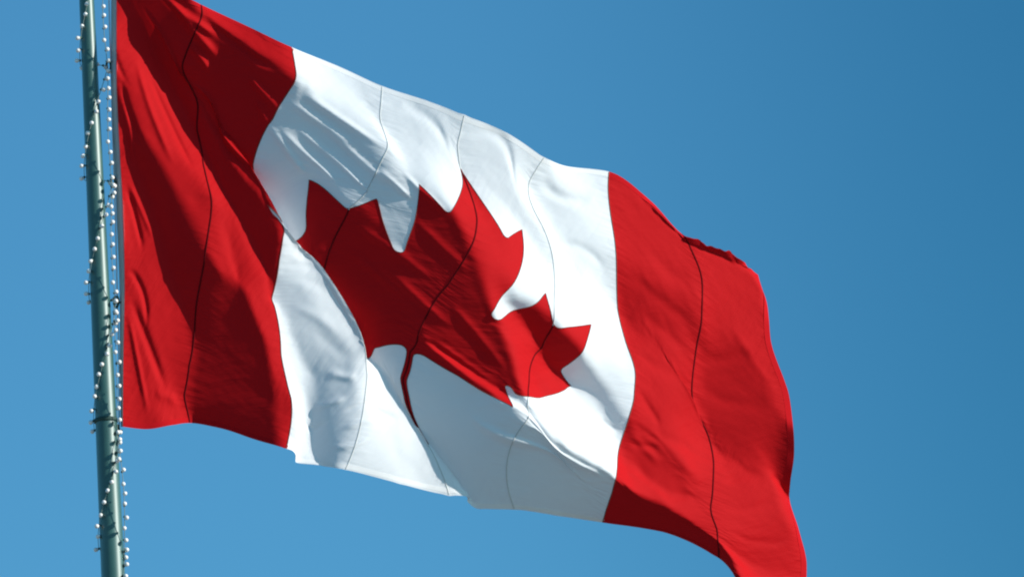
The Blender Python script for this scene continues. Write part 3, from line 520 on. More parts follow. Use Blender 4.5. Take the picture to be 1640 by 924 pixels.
14 8 14 18 -33 -12 -5 -3 -1 -1 -4 -2 0 -3 3 8 4 -2 -1 -7 -7 -6 -3 -4 3 7 7 6 5 0 -3 -3 -5 -3 -5 87 -8 -4 -1 1 2 3 3 2 2 1 -1 -3 -4 -5 -6 -6 -3 -3 0 0 0 3 3 5
7 6 7 5 8 16 11 11 10 -13 -13 -12 -6 -5 -3 -1 -3 -4 -2 0 5 10 3 -1 -1 -5 -8 -6 -4 -3 3 6 6 5 4 -1 -4 -3 -3 -4 94 -8 -6 -3 -2 2 1 2 3 1 2 1 0 -3 -5 -5 -6 -6 -3 -2
1 0 2 4 5 6 9 8 7 8 7 15 11 5 -5 -12 -10 -11 -6 -4 -3 -3 -2 -3 -3 2 9 5 1 1 0 -2 -6 -5 -6 -3 2 5 5 5 3 -3 -3 -4 -3 97 -7 -6 -5 -2 -1 2 2 1 3 1 1 0 -1 -2
-4 -7 -6 -5 -2 -1 1 2 3 5 8 7 9 9 8 7 7 12 6 -3 -7 -9 -11 -8 -6 -5 -2 -3 -4 -5 -2 10 9 -2 4 3 1 -2 -5 -5 -5 -3 1 3 4 4 2 -2 -3 -3 97 -5 -6 -4 -3 -1 -1 1 2 1
2 1 0 1 -1 -3 -3 -5 -7 -5 -1 0 1 3 5 6 9 9 9 8 7 8 7 6 1 -7 -6 -5 -11 -8 -6 -6 -3 -3 -4 -7 0 14 6 1 3 4 2 -2 -3 -6 -5 -3 1 2 4 4 0 -1 -3 95 -4 -3 -4 -3
-2 -1 -1 1 2 1 1 1 0 0 -1 -1 -4 -5 -8 -4 1 2 2 3 5 8 10 11 7 6 6 7 7 1 -4 -7 -4 -4 -9 -8 -7 -7 -2 -3 -6 -7 6 12 1 7 4 5 2 -2 -3 -4 -4 -3 0 1 4 4 0 -2
89 2 -3 -2 -2 -3 -2 -1 -1 0 1 1 1 0 -1 1 -1 0 -2 -4 -6 -3 0 3 1 4 7 8 8 12 6 3 4 8 2 -4 -4 -4 -2 -2 -7 -10 -9 -7 -2 0 -6 -9 10 13 4 4 4 4 2 -1 -2 -3 -2 -2
1 1 3 3 0 85 5 2 -1 -3 -3 -2 -3 -2 -2 -2 0 0 0 1 -2 1 1 2 2 -1 -6 -2 -1 2 2 -1 1 3 3 7 4 1 -4 3 5 4 2 1 3 3 0 -8 -15 -6 3 -1 0 -1 4 2 5 2 2 2
2 1 1 0 1 2 2 3 2 0 85 2 3 1 -1 -2 -3 -2 -3 -3 -1 -2 -1 0 -1 0 -1 0 3 4 2 1 -2 -3 -3 -3 -2 -1 0 1 4 4 1 -1 1 3 4 4 5 3 4 3 2 -2 -11 -6 0 2 -8 -5
8 4 5 3 1 2 1 2 3 3 2 4 1 3 2 83 3 2 1 1 -1 -2 -3 -2 -2 -3 -1 -1 -1 -1 -1 -2 0 1 3 5 4 -2 -2 -4 -5 -4 -4 -1 1 2 4 2 2 1 3 3 4 2 4 3 5 4 2 -1
-6 -4 -3 -3 -4 -2 4 6 4 3 2 2 2 3 3 4 2 3 3 4 83 2 2 1 0 0 0 -2 -2 -3 -1 -2 -1 -1 0 -3 -2 -2 -1 2 4 5 4 0 -3 -6 -6 -5 -3 -1 1 3 3 3 2 4 3 3 3 1
4 2 5 5 1 -1 -2 -4 -4 -4 -4 0 4 7 5 2 3 2 2 4 2 3 3 3 5 81 3 2 1 1 1 -1 0 -2 -1 -2 -1 -1 -1 -2 0 -3 -3 -4 -2 2 6 6 3 1 -3 -7 -7 -5 -3 1 1 3 3 5
3 5 2 2 2 1 2 3 5 4 1 1 -2 -3 -3 -3 -3 1 4 6 5 2 2 2 2 2 3 3 3 6 80 3 2 2 1 0 0 0 0 -1 -2 -1 -1 0 -2 -1 -1 -4 -4 -5 -1 1 7 7 4 0 -2 -6 -7 -5
-3 1 1 3 4 5 4 3 3 3 1 1 1 3 4 1 4 2 0 -2 -3 -2 -2 2 5 4 3 2 2 1 1 2 2 4 4 79 3 2 1 2 1 1 1 -1 0 -1 -1 -2 -1 0 0 -1 -2 -5 -8 -6 -1 4 7 7
6 0 -2 -6 -6 -4 -3 2 1 3 4 5 3 2 5 2 0 0 2 1 1 5 6 3 -1 -1 -2 0 0 2 3 2 2 1 1 1 1 2 2 3 75 5 3 2 1 2 1 1 1 -1 1 -2 -1 -3 -1 0 1 -1 -4 -5
-11 -6 -2 8 10 7 6 0 -2 -5 -6 -3 -3 1 1 3 4 5 2 3 3 4 0 -2 2 0 1 7 9 2 -2 -1 -2 3 1 1 2 1 1 0 1 0 1 2 1 76 3 2 3 3 1 2 0 1 2 -1 0 -2 -3 -1
-1 1 0 -1 -4 -8 -13 -9 0 10 16 7 4 0 -3 -4 -5 -2 -1 1 1 2 6 4 -1 3 3 2 0 -1 2 -1 1 10 11 -1 -1 0 -3 1 3 1 2 0 0 0 0 1 0 0 72 6 4 2 2 3 1 2 1 0
0 0 -2 0 -4 -1 0 0 1 -1 -5 -12 -16 -10 8 14 14 7 1 0 -3 -2 -4 -1 -1 2 2 3 6 -1 0 1 3 2 0 0 -1 1 4 10 7 0 -1 0 -1 1 2 1 1 1 0 -1 -1 1 2 70 7 5 3 2
2 2 1 1 1 1 -1 -1 -2 -1 -2 -2 1 0 1 -2 -7 -15 -24 -15 19 24 9 6 0 1 -2 -1 -2 0 0 2 3 6 4 -4 0 1 2 1 0 -1 0 3 8 8 3 1 0 -5 -1 3 3 2 1 -1 0 -1 0 2
69 8 4 4 4 3 1 2 0 0 1 -2 0 -1 -1 -2 -3 0 1 0 -1 -4 -8 -13 -34 -18 27 30 6 6 0 1 2 0 1 0 1 1 1 6 0 -4 1 1 3 2 0 -2 2 4 8 7 0 -1 2 -2 -1 3 2 0
0 -1 0 -1 2 68 6 6 6 4 3 3 0 1 -1 -2 2 -2 0 0 -4 -2 -2 0 -1 -1 -1 -4 -13 -14 -39 -10 30 31 3 7 4 3 4 1 2 0 -1 -1 1 5 1 -3 -1 0 2 3 1 1 3 6 6 3 -1 -1
-1 3 0 0 0 1 -1 -1 -1 0 69 1 7 7 7 5 2 1 -1 0 -2 -3 2 0 -1 -2 -3 -3 -3 -1 -1 -1 -2 -2 -8 -28 -42 0 30 32 3 11 7 6 4 2 0 -1 -2 -2 2 2 1 0 -2 0 3 4 1 2
4 5 3 -1 -1 0 -1 -1 0 1 0 1 -2 -1 -1 71 -4 6 6 8 6 5 1 -2 -2 0 -3 0 3 -1 -1 -4 -4 -3 -2 -2 -1 1 1 1 2 -38 -43 -6 23 37 13 11 7 7 4 1 -2 -2 -2 0 2 0 -1 -1
0 1 5 5 3 2 3 2 1 -2 -3 -2 -1 -1 0 1 -1 0 -2 -5 75 -5 -2 6 5 7 6 3 0 -6 -3 2 0 1 2 0 -1 -5 -3 -3 -1 0 1 3 4 5 7 -33 -36 -14 11 26 18 12 8 6 3 -1 -3 -1
-1 1 2 1 -3 -1 3 2 4 3 3 1 3 -1 -1 -3 -3 -1 -1 -2 -1 0 -2 -4 -4 82 0 -6 -4 1 2 2 2 2 1 -3 -2 0 0 3 3 2 1 -2 -2 2 2 4 3 4 -1 -4 -2 -15 -13 -15 0 15 13 8
5 2 2 2 0 0 -1 1 4 7 2 -1 -2 -1 -1 -2 -1 -2 0 -1 -4 -3 4 3 0 -2 -7 -6 -2 -3 86 -5 -3 -5 -4 -1 1 2 2 3 1 -1 0 -1 2 3 4 3 1 2 1 3 2 3 2 2 -1 -4 -9 -17
-10 -8 0 11 9 7 4 3 2 2 0 2 2 2 4 4 0 0 -3 -3 -3 -3 -2 -3 -2 -2 -3 0 5 3 -4 -4 -7 -6 -3 89 -4 -4 -6 -6 -4 -1 2 2 3 2 2 1 1 0 4 2 4 4 2 3 2 3 3 1
0 0 -2 -4 -8 -11 -13 -9 -2 7 8 8 5 2 2 3 2 2 2 4 2 1 -2 -1 -4 -3 -4 -3 -1 -2 -2 -3 -4 2 4 2 -4 -6 -8 -6 90 -4 -4 -5 -6 -5 -3 -1 2 2 4 4 2 2 2 2 4 3 4 3
2 2 2 1 1 1 0 -1 -4 -3 -6 -10 -12 -9 -1 4 7 7 5 4 3 3 2 3 1 1 1 -1 -2 -2 -3 -2 -3 -2 -2 -1 -4 -4 -4 2 5 2 -4 -11 -9 90 -5 -4 -3 -5 -6 -5 -1 0 3 2 4 4 4 3
3 3 4 3 4 2 2 1 0 1 0 0 0 -1 -2 -4 -6 -10 -11 -7 -2 5 6 6 4 4 3 3 2 2 1 -1 0 -1 -2 -2 -3 -1 -2 -2 -1 -1 -6 -5 -3 1 5 2 -6 -14 86 -2 -4 -4 -4 -4 -3 -4 0 1
3 2 4 3 5 4 5 4 4 2 3 3 1 0 -1 0 0 0 0 -1 -2 -4 -7 -8 -10 -6 -2 4 6 5 4 4 3 3 1 1 0 -1 -2 0 -2 -1 -2 -1 -1 0 -1 -4 -6 -5 -2 1 2 0 -10 82 -2 -2 -2 -3
-4 -3 -2 -1 0 1 2 3 3 5 5 4 5 4 4 2 2 2 2 0 -1 -1 -1 0 0 -1 -1 -4 -7 -9 -7 -6 -1 3 4 5 4 4 2 2 0 0 0 -1 -1 -1 0 0 -2 0 -1 0 -1 -5 -5 -5 -3 1 0 -4
75 2 0 -3 -2 -3 -3 -1 -1 0 1 2 1 4 2 4 6 5 4 4 4 2 2 1 1 0 -1 -1 -1 0 0 -2 -2 -4 -7 -9 -6 -3 0 3 3 4 4 3 1 2 0 -1 0 -1 1 -1 -1 1 -1 1 -1 -1 -2 -4
-3 -3 -2 -1 -2 70 7 -1 -2 -3 -1 -3 -2 0 1 2 1 0 2 3 2 5 5 5 4 4 3 1 2 1 0 1 -1 -1 -2 -1 0 -1 -4 -5 -6 -7 -5 -1 1 3 3 2 3 3 0 1 1 0 0 -1 0 0 0 1
0 1 0 -1 -2 -4 -1 -2 1 2 65 11 2 -2 -3 -4 -1 -2 -1 0 2 2 3 -1 2 4 3 4 4 5 3 3 3 2 1 1 -1 0 -1 -1 -2 -2 -3 0 -3 -5 -4 -4 -3 0 2 1 3 1 1 3 1 0 0 1
0 0 0 1 0 0 0 1 0 -1 0 -1 1 2 4 62 13 5 -1 -4 -3 -4 -2 -1 0 1 3 2 3 0 3 3 3 4 4 3 4 2 1 1 1 0 0 -1 -2 -2 -2 -3 -3 -1 -1 -1 -3 -2 0 -1 2 1 1 1
0 1 2 1 0 0 0 1 -1 1 1 1 1 0 1 0 1 2 4 4 60 9 13 -2 -3 -4 -3 -4 -2 0 0 1 3 4 4 1 2 5 3 2 4 2 2 2 1 0 1 -1 -1 -1 -1 -3 -2 -5 -3 -4 0 6 1 -1
0 0 1 0 0 -1 0 1 2 1 1 1 -1 1 0 1 1 0 2 1 1 2 3 4 4 56 -6 20 14 -5 -4 -3 -3 -3 -3 -1 1 2 3 5 5 2 1 5 3 2 1 2 1 1 1 -1 1 0 -1 -2 -2 -2 -3 -5
-6 -10 0 9 5 0 -1 1 3 2 1 0 1 1 1 2 0 1 1 1 0 1 1 1 1 2 1 4 4 7 56 -17 -2 27 15 -2 -3 -2 -5 -2 -2 -2 1 2 4 5 6 4 1 2 2 1 1 1 1 1 1 -1 1 0
-1 -2 -2 -2 -3 -2 -9 -18 -2 6 5 2 0 3 4 5 3 1 2 3 3 2 0 1 1 0 1 1 2 0 1 3 3 5 6 59 -12 -16 -1 22 14 4 1 0 -4 -4 -2 -2 2 3 4 5 6 5 4 1 0 0 -1 1
1 1 1 0 0 0 -1 -3 -3 -3 -2 0 -9 -18 -4 3 3 1 2 2 4 5 5 3 4 3 4 2 1 2 2 0 2 0 2 1 1 2 5 7 61 -2 -11 -16 -5 13 13 8 6 1 -3 -7 -1 -1 2 4 5 6 7 6
4 1 -2 0 -2 0 2 1 1 0 1 0 -3 -4 -3 -5 -2 0 -5 -15 -8 -1 3 3 2 1 3 5 7 5 4 4 4 1 2 4 3 0 0 0 0 2 2 4 6 -670 121 120 121 120 120 119 119 117 114 113 112 113 113 114
116 118 123 124 127 127 128 127 124 124 123 119 111 109 106 105 106 106 109 111 115 117 119 120 121 122 121 121 121 119 118 116 115 115 113 114 114 114 115 115 116 117 117 118 118 118 118 118 118 118 51 -28 -16 -9 -3 -1 1 1 3 4
3 1 1 1 1 0 1 -3 -2 -4 -4 -6 -6 -8 -4 4 4 8 4 4 4 3 3 1 1 -1 -2 -2 -2 -3 -3 -1 -2 -1 0 0 2 1 1 3 2 1 2 2 1 2 0 1 0 0 0 0 0 0 -1 54 -15 -15 -14 -11
-4 1 5 2 2 3 3 1 0 0 1 -1 -1 -2 -3 -3 -1 -3 -1 -3 -4 0 2 3 3 3 1 2 2 1 -1 0 -2 -2 -1 -2 -2 -1 -2 -1 0 0 2 1 1 1 3 1 1 2 0 1 1 0 1 0 1 0 0 1
55 -3 -11 -14 -13 -10 2 4 3 1 0 3 1 1 -1 -1 0 -1 -2 -1 -1 -3 0 1 -1 -4 -3 -1 1 0 1 2 1 0 1 0 -1 -1 -2 -2 -1 -1 -1 -1 0 -1 0 0 1 1 1 0 1 1 1 1 1 0 2 0
1 0 1 1 0 55 2 -2 -6 -11 -15 -13 6 7 3 0 -1 1 0 0 -2 -2 -1 0 -1 -1 -1 -2 -1 1 -2 -2 -3 0 0 0 -1 -1 1 -1 0 0 -2 -1 -1 -1 -2 -1 0 -1 0 -1 0 0 0 0 1 1 0 1
0 1 1 0 0 1 1 1 0 2 54 5 3 0 -3 -4 -7 -12 -4 2 2 -1 -1 0 -1 -1 -2 -2 -1 -1 -1 -1 0 -1 -3 1 -1 -2 -3 0 -2 0 -2 -2 0 0 -1 0 -2 -2 -2 -1 -1 -1 -1 0 0 -1 0 0
0 0 0 0 0 1 0 0 0 2 0 0 0 2 1 52 4 4 4 4 -3 -7 -10 -5 -1 0 1 -2 -1 -1 -1 -2 -2 -3 -1 -1 0 0 0 -2 -2 -1 0 -1 -3 -2 -1 -1 -2 -2 0 -1 -1 -1 -2 -2 -2 -2 -1 0
-1 0 0 -1 0 -1 0 0 0 -1 0 0 0 1 -1 0 0 0 0 0 50 3 4 3 3 2 -4 -9 -6 -2 2 0 0 -2 0 -2 -1 -2 -2 -3 -2 -1 -1 2 2 -3 -2 0 -1 -1 -2 -4 0 -3 -2 -1 -1 0 -1 -2
-3 -3 -2 -2 -1 0 -1 0 -1 0 0 -1 -1 0 0 -1 0 0 -1 0 0 0 -1 -2 -1 48 2 2 4 1 3 -1 -5 -6 -4 -2 4 1 0 -2 -1 -1 -1 -2 -2 -2 -3 -1 -1 1 2 -1 -2 1 -1 -1 -3 -5 -2 -2
-2 1 0 0 -1 -3 -4 -4 -2 -2 0 0 -1 0 -1 -1 -1 0 -1 -1 0 -1 0 0 0 -1 -1 -1 -2 -3 44 2 3 2 3 1 1 -3 -5 -5 -1 -2 4 1 0 -1 -2 0 -1 -1 -2 -1 -2 -2 -1 0 2 1 -1 1
-2 -2 -3 -4 -4 -4 0 1 3 1 -3 -5 -5 -4 -2 -1 0 1 0 -1 -1 -1 -1 -2 0 -1 -1 0 -1 -1 0 -1 -1 -2 -3 43 0 2 2 2 3 0 -1 -4 -4 -4 -1 1 2 1 0 0 -2 0 -1 0 -1 -2 -3 -1
-1 1 2 2 0 0 -2 -3 -3 -4 -4 -5 -1 1 5 4 -6 -5 -6 -3 -2 0 0 1 -1 1 -1 -2 0 -3 -1 -1 -2 0 0 -1 0 -1 -1 -4 41 1 -1 2 3 3 2 0 -4 -5 -3 -2 -3 1 2 2 -1 -1 0 0
-1 -1 0 -1 -3 -1 -1 1 3 5 2 -2 -4 -4 -3 -3 -5 -4 -4 -1 2 5 -1 -4 -6 -2 0 0 0 2 -1 0 -1 -2 -1 -3 -2 -2 -1 -1 -1 -1 1 0 0 41 -1 0 0 1 3 4 1 -1 -5 -5 -5 -2 -3 -1
1 3 1 1 0 -1 1 -1 0 -1 -3 -2 0 2 5 7 0 -4 -4 -3 -3 -3 -5 -4 -5 -1 4 4 0 -4 -5 -2 1 1 0 2 0 0 -1 -2 -2 -3 -4 -3 -2 0 -1 -2 1 2 39 -1 -1 -1 2 2 4 5 1 -4
-9 -4 -5 -3 -4 -3 1 3 4 2 1 -1 0 -1 -1 -1 -3 -2 -1 4 10 8 -5 -4 -3 -2 -2 -3 -4 -5 -2 3 3 3 0 -6 -1 -2 -2 1 0 2 1 1 -2 -2 -4 -3 -5 -3 -3 -1 0 -1 1 40 -5 -1 0 -1
1 4 5 6 0 -8 -11 -6 -4 -3 -4 -4 1 2 7 3 2 0 0 -2 -1 -2 -5 -4 -4 0 9 10 3 0 0 0 -1 -3 -4 -4 0 5 5 4 1 -8 -5 -2 -2 0 1 2 1 1 -2 -3 -5 -5 -5 -3 -2 -1 -1 0
40 -5 -4 -2 0 -1 1 4 8 8 -2 -14 -11 -6 -3 -4 -5 -1 1 3 8 5 1 1 -2 -2 -1 -4 -6 -9 -8 2 16 11 5 3 3 3 -1 -3 -6 -2 3 6 5 2 -2 -6 -7 -4 1 1 2 1 0 0 -1 -3 -6 -7
-5 -2 -2 -2 -1 42 -6 -4 -4 -4 -1 -3 0 1 13 11 -14 -11 -6 -3 0 -5 -6 5 0 1 4 7 4 1 -5 0 0 -4 -6 -11 -2 7 11 7 6 7 4 3 2 -3 -12 6 4 4 3 1 -3 -5 -10 -5 3 2 2 1
0 -2 -2 -2 -5 -10 -4 -1 -2 -3 42 -5 -7 -4 -3 -5 -4 -5 -5 -9 1 16 -1 -3 1 2 8 1 -9 -3 -2 -1 2 4 9 7 -4 -1 -2 -1 0 -3 -3 4 8 6 3 4 5 4 6 6 -12 -2 0 2 1 1 0 0
-7 -8 -3 -1 1 -1 0 -1 -1 -3 -1 -8 -6 -2 -2 43 -1 -6 -10 -5 -3 -6 -5 -7 -8 -3 5 6 1 2 5 3 5 1 -5 -4 -2 -2 -1 3 7 8 4 0 -2 1 -2 1 2 4 2 3 3 7 6 5 5 0 -4 -2
-1 0 1 0 0 -2 -6 -6 -5 -3 -1 -1 0 -2 0 -2 -3 -4 -3 -2 43 3 0 -8 -12 -7 -5 -7 -5 -4 -5 1 1 2 2 4 4 1 2 4 -4 -3 0 -2 -2 -1 5 5 10 3 0 0 0 2 5 4 0 2 3 7
6 5 3 -1 -1 -1 -1 -2 0 1 -2 -3 -5 -5 -4 -2 -2 -2 0 -1 -1 -3 -3 -3 -1 43 6 1 -2 -10 -11 -10 -6 -5 -2 -1 -1 0 -2 -1 2 4 2 -3 1 7 -1 -4 -1 -1 0 -2 0 5 11 2 2 1 1 4
8 4 0 0 1 7 6 3 2 0 1 -1 0 -1 -2 0 -2 -4 -3 -4 -4 -2 -2 -2 -1 -2 -1 -3 -2 -2 43 5 5 1 -5 -12 -11 -10 -5 -1 1 2 1 -2 -6 -4 3 3 2 -6 -1 5 2 -3 -3 1 1 0 -2 3
9 0 3 4 3 4 9 6 -1 -2 0 4 5 2 3 1 2 0 0 -1 -1 -2 -1 -3 -3 -4 -3 -3 -2 -1 -1 -2 -3 -3 -3 42 4 6 6 -3 -8 -10 -12 -8 -3 4 5 4 1 -5 -8 -9 8 1 -2 -12 -2 6 6 -6
-3 3 2 2 -2 2 2 2 5 4 3 6 9 7 -3 -6 -1 2 4 4 4 4 2 0 0 -1 0 -1 -2 -2 -3 -4 -2 -3 -3 -1 -1 -2 -2 -4 43 1 4 5 5 -1 -8 -12 -13 -6 3 7 8 6 1 -6 -6 0 0 -3
-8 -16 -9 3 11 -4 -3 4 3 4 0 5 6 -2 -2 1 0 5 15 3 -13 -4 1 4 4 5 5 3 3 1 2 1 0 0 -3 -3 -3 -3 -3 -2 -2 -2 -1 -2 -2 42 3 2 2 8 6 -1 -8 -16 -13 -1 8 10 9 6
2 -2 -12 5 -3 -4 -19 -16 -11 3 11 -3 -2 3 3 5 6 0 3 -3 -5 -4 -6 -10 6 11 -1 2 3 4 6 7 5 2 3 2 2 2 2 2 -2 -4 -5 -3 -2 -3 -1 -1 -1 -1 43 3 2 4 6 8 5 1 -7 -23
-11 8 8 9 9 6 -2 -6 -5 8 -10 -6 -16 -20 -13 2 8 -3 1 2 3 3 0 1 5 -3 -7 -7 -5 -2 5 0 2 3 4 4 6 10 0 1 2 3 5 5 4 1 -4 -4 -3 -3 -2 -2 -1 -1 1 44 3 3 5 5
8 9 7 3 -5 -16 -4 0 1 6 7 5 -3 -7 3 8 -9 -16 -15 -25 -16 1 4 -1 3 2 2 1 -1 0 6 -2 -5 -6 -2 1 3 -3 -2 0 2 2 5 5 4 2 3 3 7 11 7 -3 -4 -4 -3 -2 -1 -2 -1 0
44 3 4 5 6 7 9 9 9 12 -2 -20 -7 -3 0 3 5 2 0 -3 10 4 -12 -21 -19 -25 -16 2 -2 0 1 1 3 1 -1 0 7 -1 -5 -3 0 2 -1 -3 -5 -4 -3 -3 9 6 4 2 2 1 7 22 -1 -2 -1 -1
-1 -3 -1 -2 -1 43 4 4 5 6 7 8 8 11 10 3 -9 -10 -4 -2 0 2 1 -2 3 8 13 0 -15 -20 -23 -22 -12 1 -4 -3 -2 -2 1 1 -1 1 7 -1 -5 1 1 0 -1 -4 -6 -6 -3 0 3 3 2 0 0 -3
-4 25 11 4 1 1 -1 -2 -2 -3 44 2 3 5 7 5 6 10 10 9 5 -3 -8 -6 -2 0 1 0 -5 -5 2 17 22 -1 -15 -20 -23 -20 -15 0 -3 -6 -3 -4 -1 1 0 2 10 -5 1 0 0 -2 -2 -3 -5 -6 -2 -1
1 0 -2 -3 -3 -2 9 16 11 6 2 2 -2 -3 -3 43 1 3 4 6 6 6 6 9 10 7 0 -6 -6 -3 -1 1 4 -3 -13 -5 0 20 28 2 -12 -22 -21 -19 -19 0 0 -5 -4 -4 -2 0 2 5 14 -4 -3 -3 -3 -1
-3 -3 -2 -4 -2 -2 -2 -1 -4 -6 -5 3 12 15 11 7 1 -1 -3 -5 41 1 2 5 6 6 3 4 6 10 11 5 -7 -8 -7 -1 1 5 4 -9 -14 -5 -6 20 27 11 -5 -26 -18 -18 -14 0 -2 -5 -5 -4 -3 1 3 10
6 -1 -6 -3 -2 -1 -1 -1 -2 -3 -3 -2 -3 -3 -5 -8 -4 7 13 15 12 7 1 -5 -5 39 -1 0 1 9 10 0 3 4 4 8 18 -9 -8 -9 -8 -2 2 17 -12 -11 -4 -10 -5 20 25 17 -2 -21 -17 -20 -12 9 -11 -4
-5 -2 -3 0 3 9 14 -13 -4 -1 1 1 0 0 0 -3 -4 -2 -2 -1 -3 -15 4 9 11 12 11 6 -2 -9 40 -3 -3 -5 -6 2 19 7 4 0 -1 -4 18 0 -7 -10 -12 -10 -13 16 -2 -14 1 -1 5 18 20 16 4 -12
-21 -26 -20 6 4 2 -2 -4 -2 -3 -3 -7 19 2 0 3 5 3 2 -1 -1 -1 -2 1 1 3 9 -9 -5 1 5 9 11 7 -12 38 -2 -3 -3 -6 -2 4 12 5 3 -3 -2 5 5 -1 -8 -11 -14 -11 -1 0 -3 -6 -2 1
10 18 23 12 6 -11 -20 -22 -12 -4 4 2 -2 -4 -2 -2 -1 2 7 6 4 6 7 5 4 2 -1 0 -1 1 4 3 -2 -3 -2 0 4 9 16 14 37 -2 -1 -2 -4 -6 1 4 7 3 1 -3 1 3 -1 -5 -8 -11 -12 -9
-2 -3 -3 -3 -2 0 10 21 20 9 11 -5 -19 -11 -19 -1 -1 1 -4 -4 1 1 2 3 2 2 10 9 9 8 4 1 -1 1 1 1 1 -1 -4 -2 -1 -1 2 13 41 37 -1 -1 -1 -2 -3 -5 2 3 3 1 -1 -2 1 0
-3 -8 -8 -11 -10 -7 -5 -4 -2 -1 -3 -2 5 22 22 13 11 -6 -11 -18 -15 2 -2 1 -2 -2 3 5 4 5 6 0 5 9 11 9 -1 -1 1 2 3 0 -2 -4 -4 -4 -1 -2 -4 -5 36 1 -1 -1 0 -3 -4 -2 2 2
1 0 -2 -2 0 -3 -5 -8 -9 -8 -9 -6 -5 -5 -3 -1 -2 -5 4 19 27 15 9 -13 0 -33 -10 4 1 6 2 1 3 6 5 4 2 1 3 10 24 -8 -2 1 4 4 3 0 -4 -7 -5 -5 -4 -6 -7 37 1 1 -1 -1
-2 -3 -3 -2 1 1 0 -1 -2 -2 -1 -3 -6 -8 -9 -8 -7 -6 -3 -4 -2 -1 0 -5 0 11 25 21 8 -12 -11 -21 -11 0 4 10 7 3 2 5 3 0 0 -3 -5 -10 27 12 4 4 5 7 4 -4 -8 -7 -5 -4 -6 -7
37 2 1 0 -1 -1 -3 -4 -2 0 0 0 0 -1 -2 -2 -1 -4 -5 -8 -9 -8 -6 -4 -1 -2 -3 -3 -2 -1 -1 10 17 21 14 -2 -22 -13 -9 -14 18 10 6 1 -1 2 0 -2 -3 -5 -5 5 11 10 5 4 6 10 7 -11
-9 -7 -3 -3 -7 38 1 1 2 0 -1 -3 -3 -3 -2 -1 1 0 -1 -1 -1 -2 -1 -2 -4 -5 -7 -9 -8 1 -1 -3 -5 -6 -3 2 3 16 32 37 -7 -9 -15 -11 4 -16 1 0 2 -2 -3 0 -2 -1 -3 -2 -1 2 3 3
2 2 4 10 -2 -5 -5 -3 2 -1 40 1 0 1 0 0 -1 -4 -2 -3 -1 0 0 0 0 -1 0 0 0 0 -2 -3 -3 -4 -9 -2 -3 -3 -7 -13 -6 6 15 17 29 52 -7 -16 -18 -16 -11 -7 1 -3 -2 -4 -2 -1 0 -1
-2 -3 -2 -1 -1 -2 -4 -6 -2 16 3 -1 0 2 8 41 0 2 0 1 -1 -1 -2 -4 -1 -1 0 0 1 0 0 0 0 1 1 3 0 -1 -3 -6 -6 -2 -1 -2 -7 -18 -24 29 19 9 44 40 -11 -24 -23 -16 -10 -5 1 -4
-3 -5 -1 0 2 -1 -4 -4 -4 -4 -4 -3 -4 -4 5 8 5 2 3 5 42 1 0 2 1 0 -2 -2 -3 -2 -1 0 1 1 1 1 -1 1 1 2 2 4 3 -2 -5 -5 -4 -2 2 5 0 1 -12 3 10 12 48 15 -24 -22
-24 -17 -12 -1 4 -5 -5 -4 -1 3 7 -9 -6 -4 -3 -3 -4 -3 -3 1 5 6 5 4 4 43 -1 2 1 2 0 -1 -3 -3 -2 0 -1 2 2 3 1 0 -2 0 2 3 4 4 2 -2 -5 -4 -3 0 5 12 13 -21 -13 -3
2 21 30 11 -16 -18 -22 -13 -16 -4 2 -4 -6 -7 -3 1 2 -1 -2 -1 -2 -3 -1 -1 0 3 5 4 5 4 41 1 0 3 3 2 -2 -2 -3 -4 -1 1 2 3 3 3 1 -3 -3 -1 3 4 3 5 3 -3 -5 -4 -3 0
5 1 -6 -13 -12 -9 -9 34 39 13 -11 -13 -14 -20 -24 -7 -1 -3 -5 -9 -10 6 4 3 1 1 1 -1 1 1 3 2 5 3 5 41 1 1 2 2 3 1 -3 -3 -4 -2 0 1 4 5 6 2 -3 -6 -4 -1 3 5 4 5
2 -3 -6 -4 -4 -4 -2 -7 -11 -12 -11 -4 16 41 30 11 -7 -14 -10 -27 -35 -11 -3 0 -2 -3 -1 1 1 2 2 3 2 3 2 2 4 2 3 3 38 2 2 2 3 4 2 -1 -4 -3 -3 -1 0 1 4 7 8 0 -9 -9
-3 2 6 3 4 5 1 -3 -7 -6 -6 -6 -7 -11 -17 -16 -3 6 33 45 27 11 -5 -3 -11 -45 -50 -14 2 3 2 2 2 1 1 1 2 3 2 4 3 3 3 2 1 34 2 2 2 6 3 1 3 2 -5 -4 -1 0 -2 -1
2 12 10 -9 -12 -8 1 5 7 -3 10 4 0 -4 -10 -4 -6 -6 -6 -11 -25 -32 23 9 32 48 20 3 -2 25 -30 -55 -54 -7 5 6 3 5 4 0 0 -1 4 3 4 3 4 2 2 0 32 1 0 -1 -4 2 10 9 6 6
-2 -4 -5 -3 -4 -4 -6 5 14 -2 -10 -5 7 8 9 -2 4 2 0 -2 -11 -8 -5 -6 -1 12 10 -39 -14 -10 7 34 32 -1 -15 25 -4 -33 -38 -13 1 7 3 3 2 1 1 -1 2 3 4 2 4 1 0 30 0 1 0 0
0 3 8 10 8 5 -2 -4 -5 -5 -6 -6 0 10 10 -2 -7 -1 4 6 2 1 3 1 -1 -6 -8 -8 -5 -3 1 1 -8 -13 -9 -10 3 20 28 4 8 5 -13 -39 -9 -8 -1 2 2 4 3 1 0 1 2 3 4 2 3 3
28 1 1 1 1 1 2 3 7 9 8 4 -1 -3 -6 -6 -4 -1 5 12 10 -1 -11 -4 2 1 2 1 1 -1 -2 -6 -7 -8 -6 -7 -5 -4 -7 -7 -3 -2 -1 17 12 14 16 3 -21 -17 -13 -9 -2 1 2 3 3 1 1 1
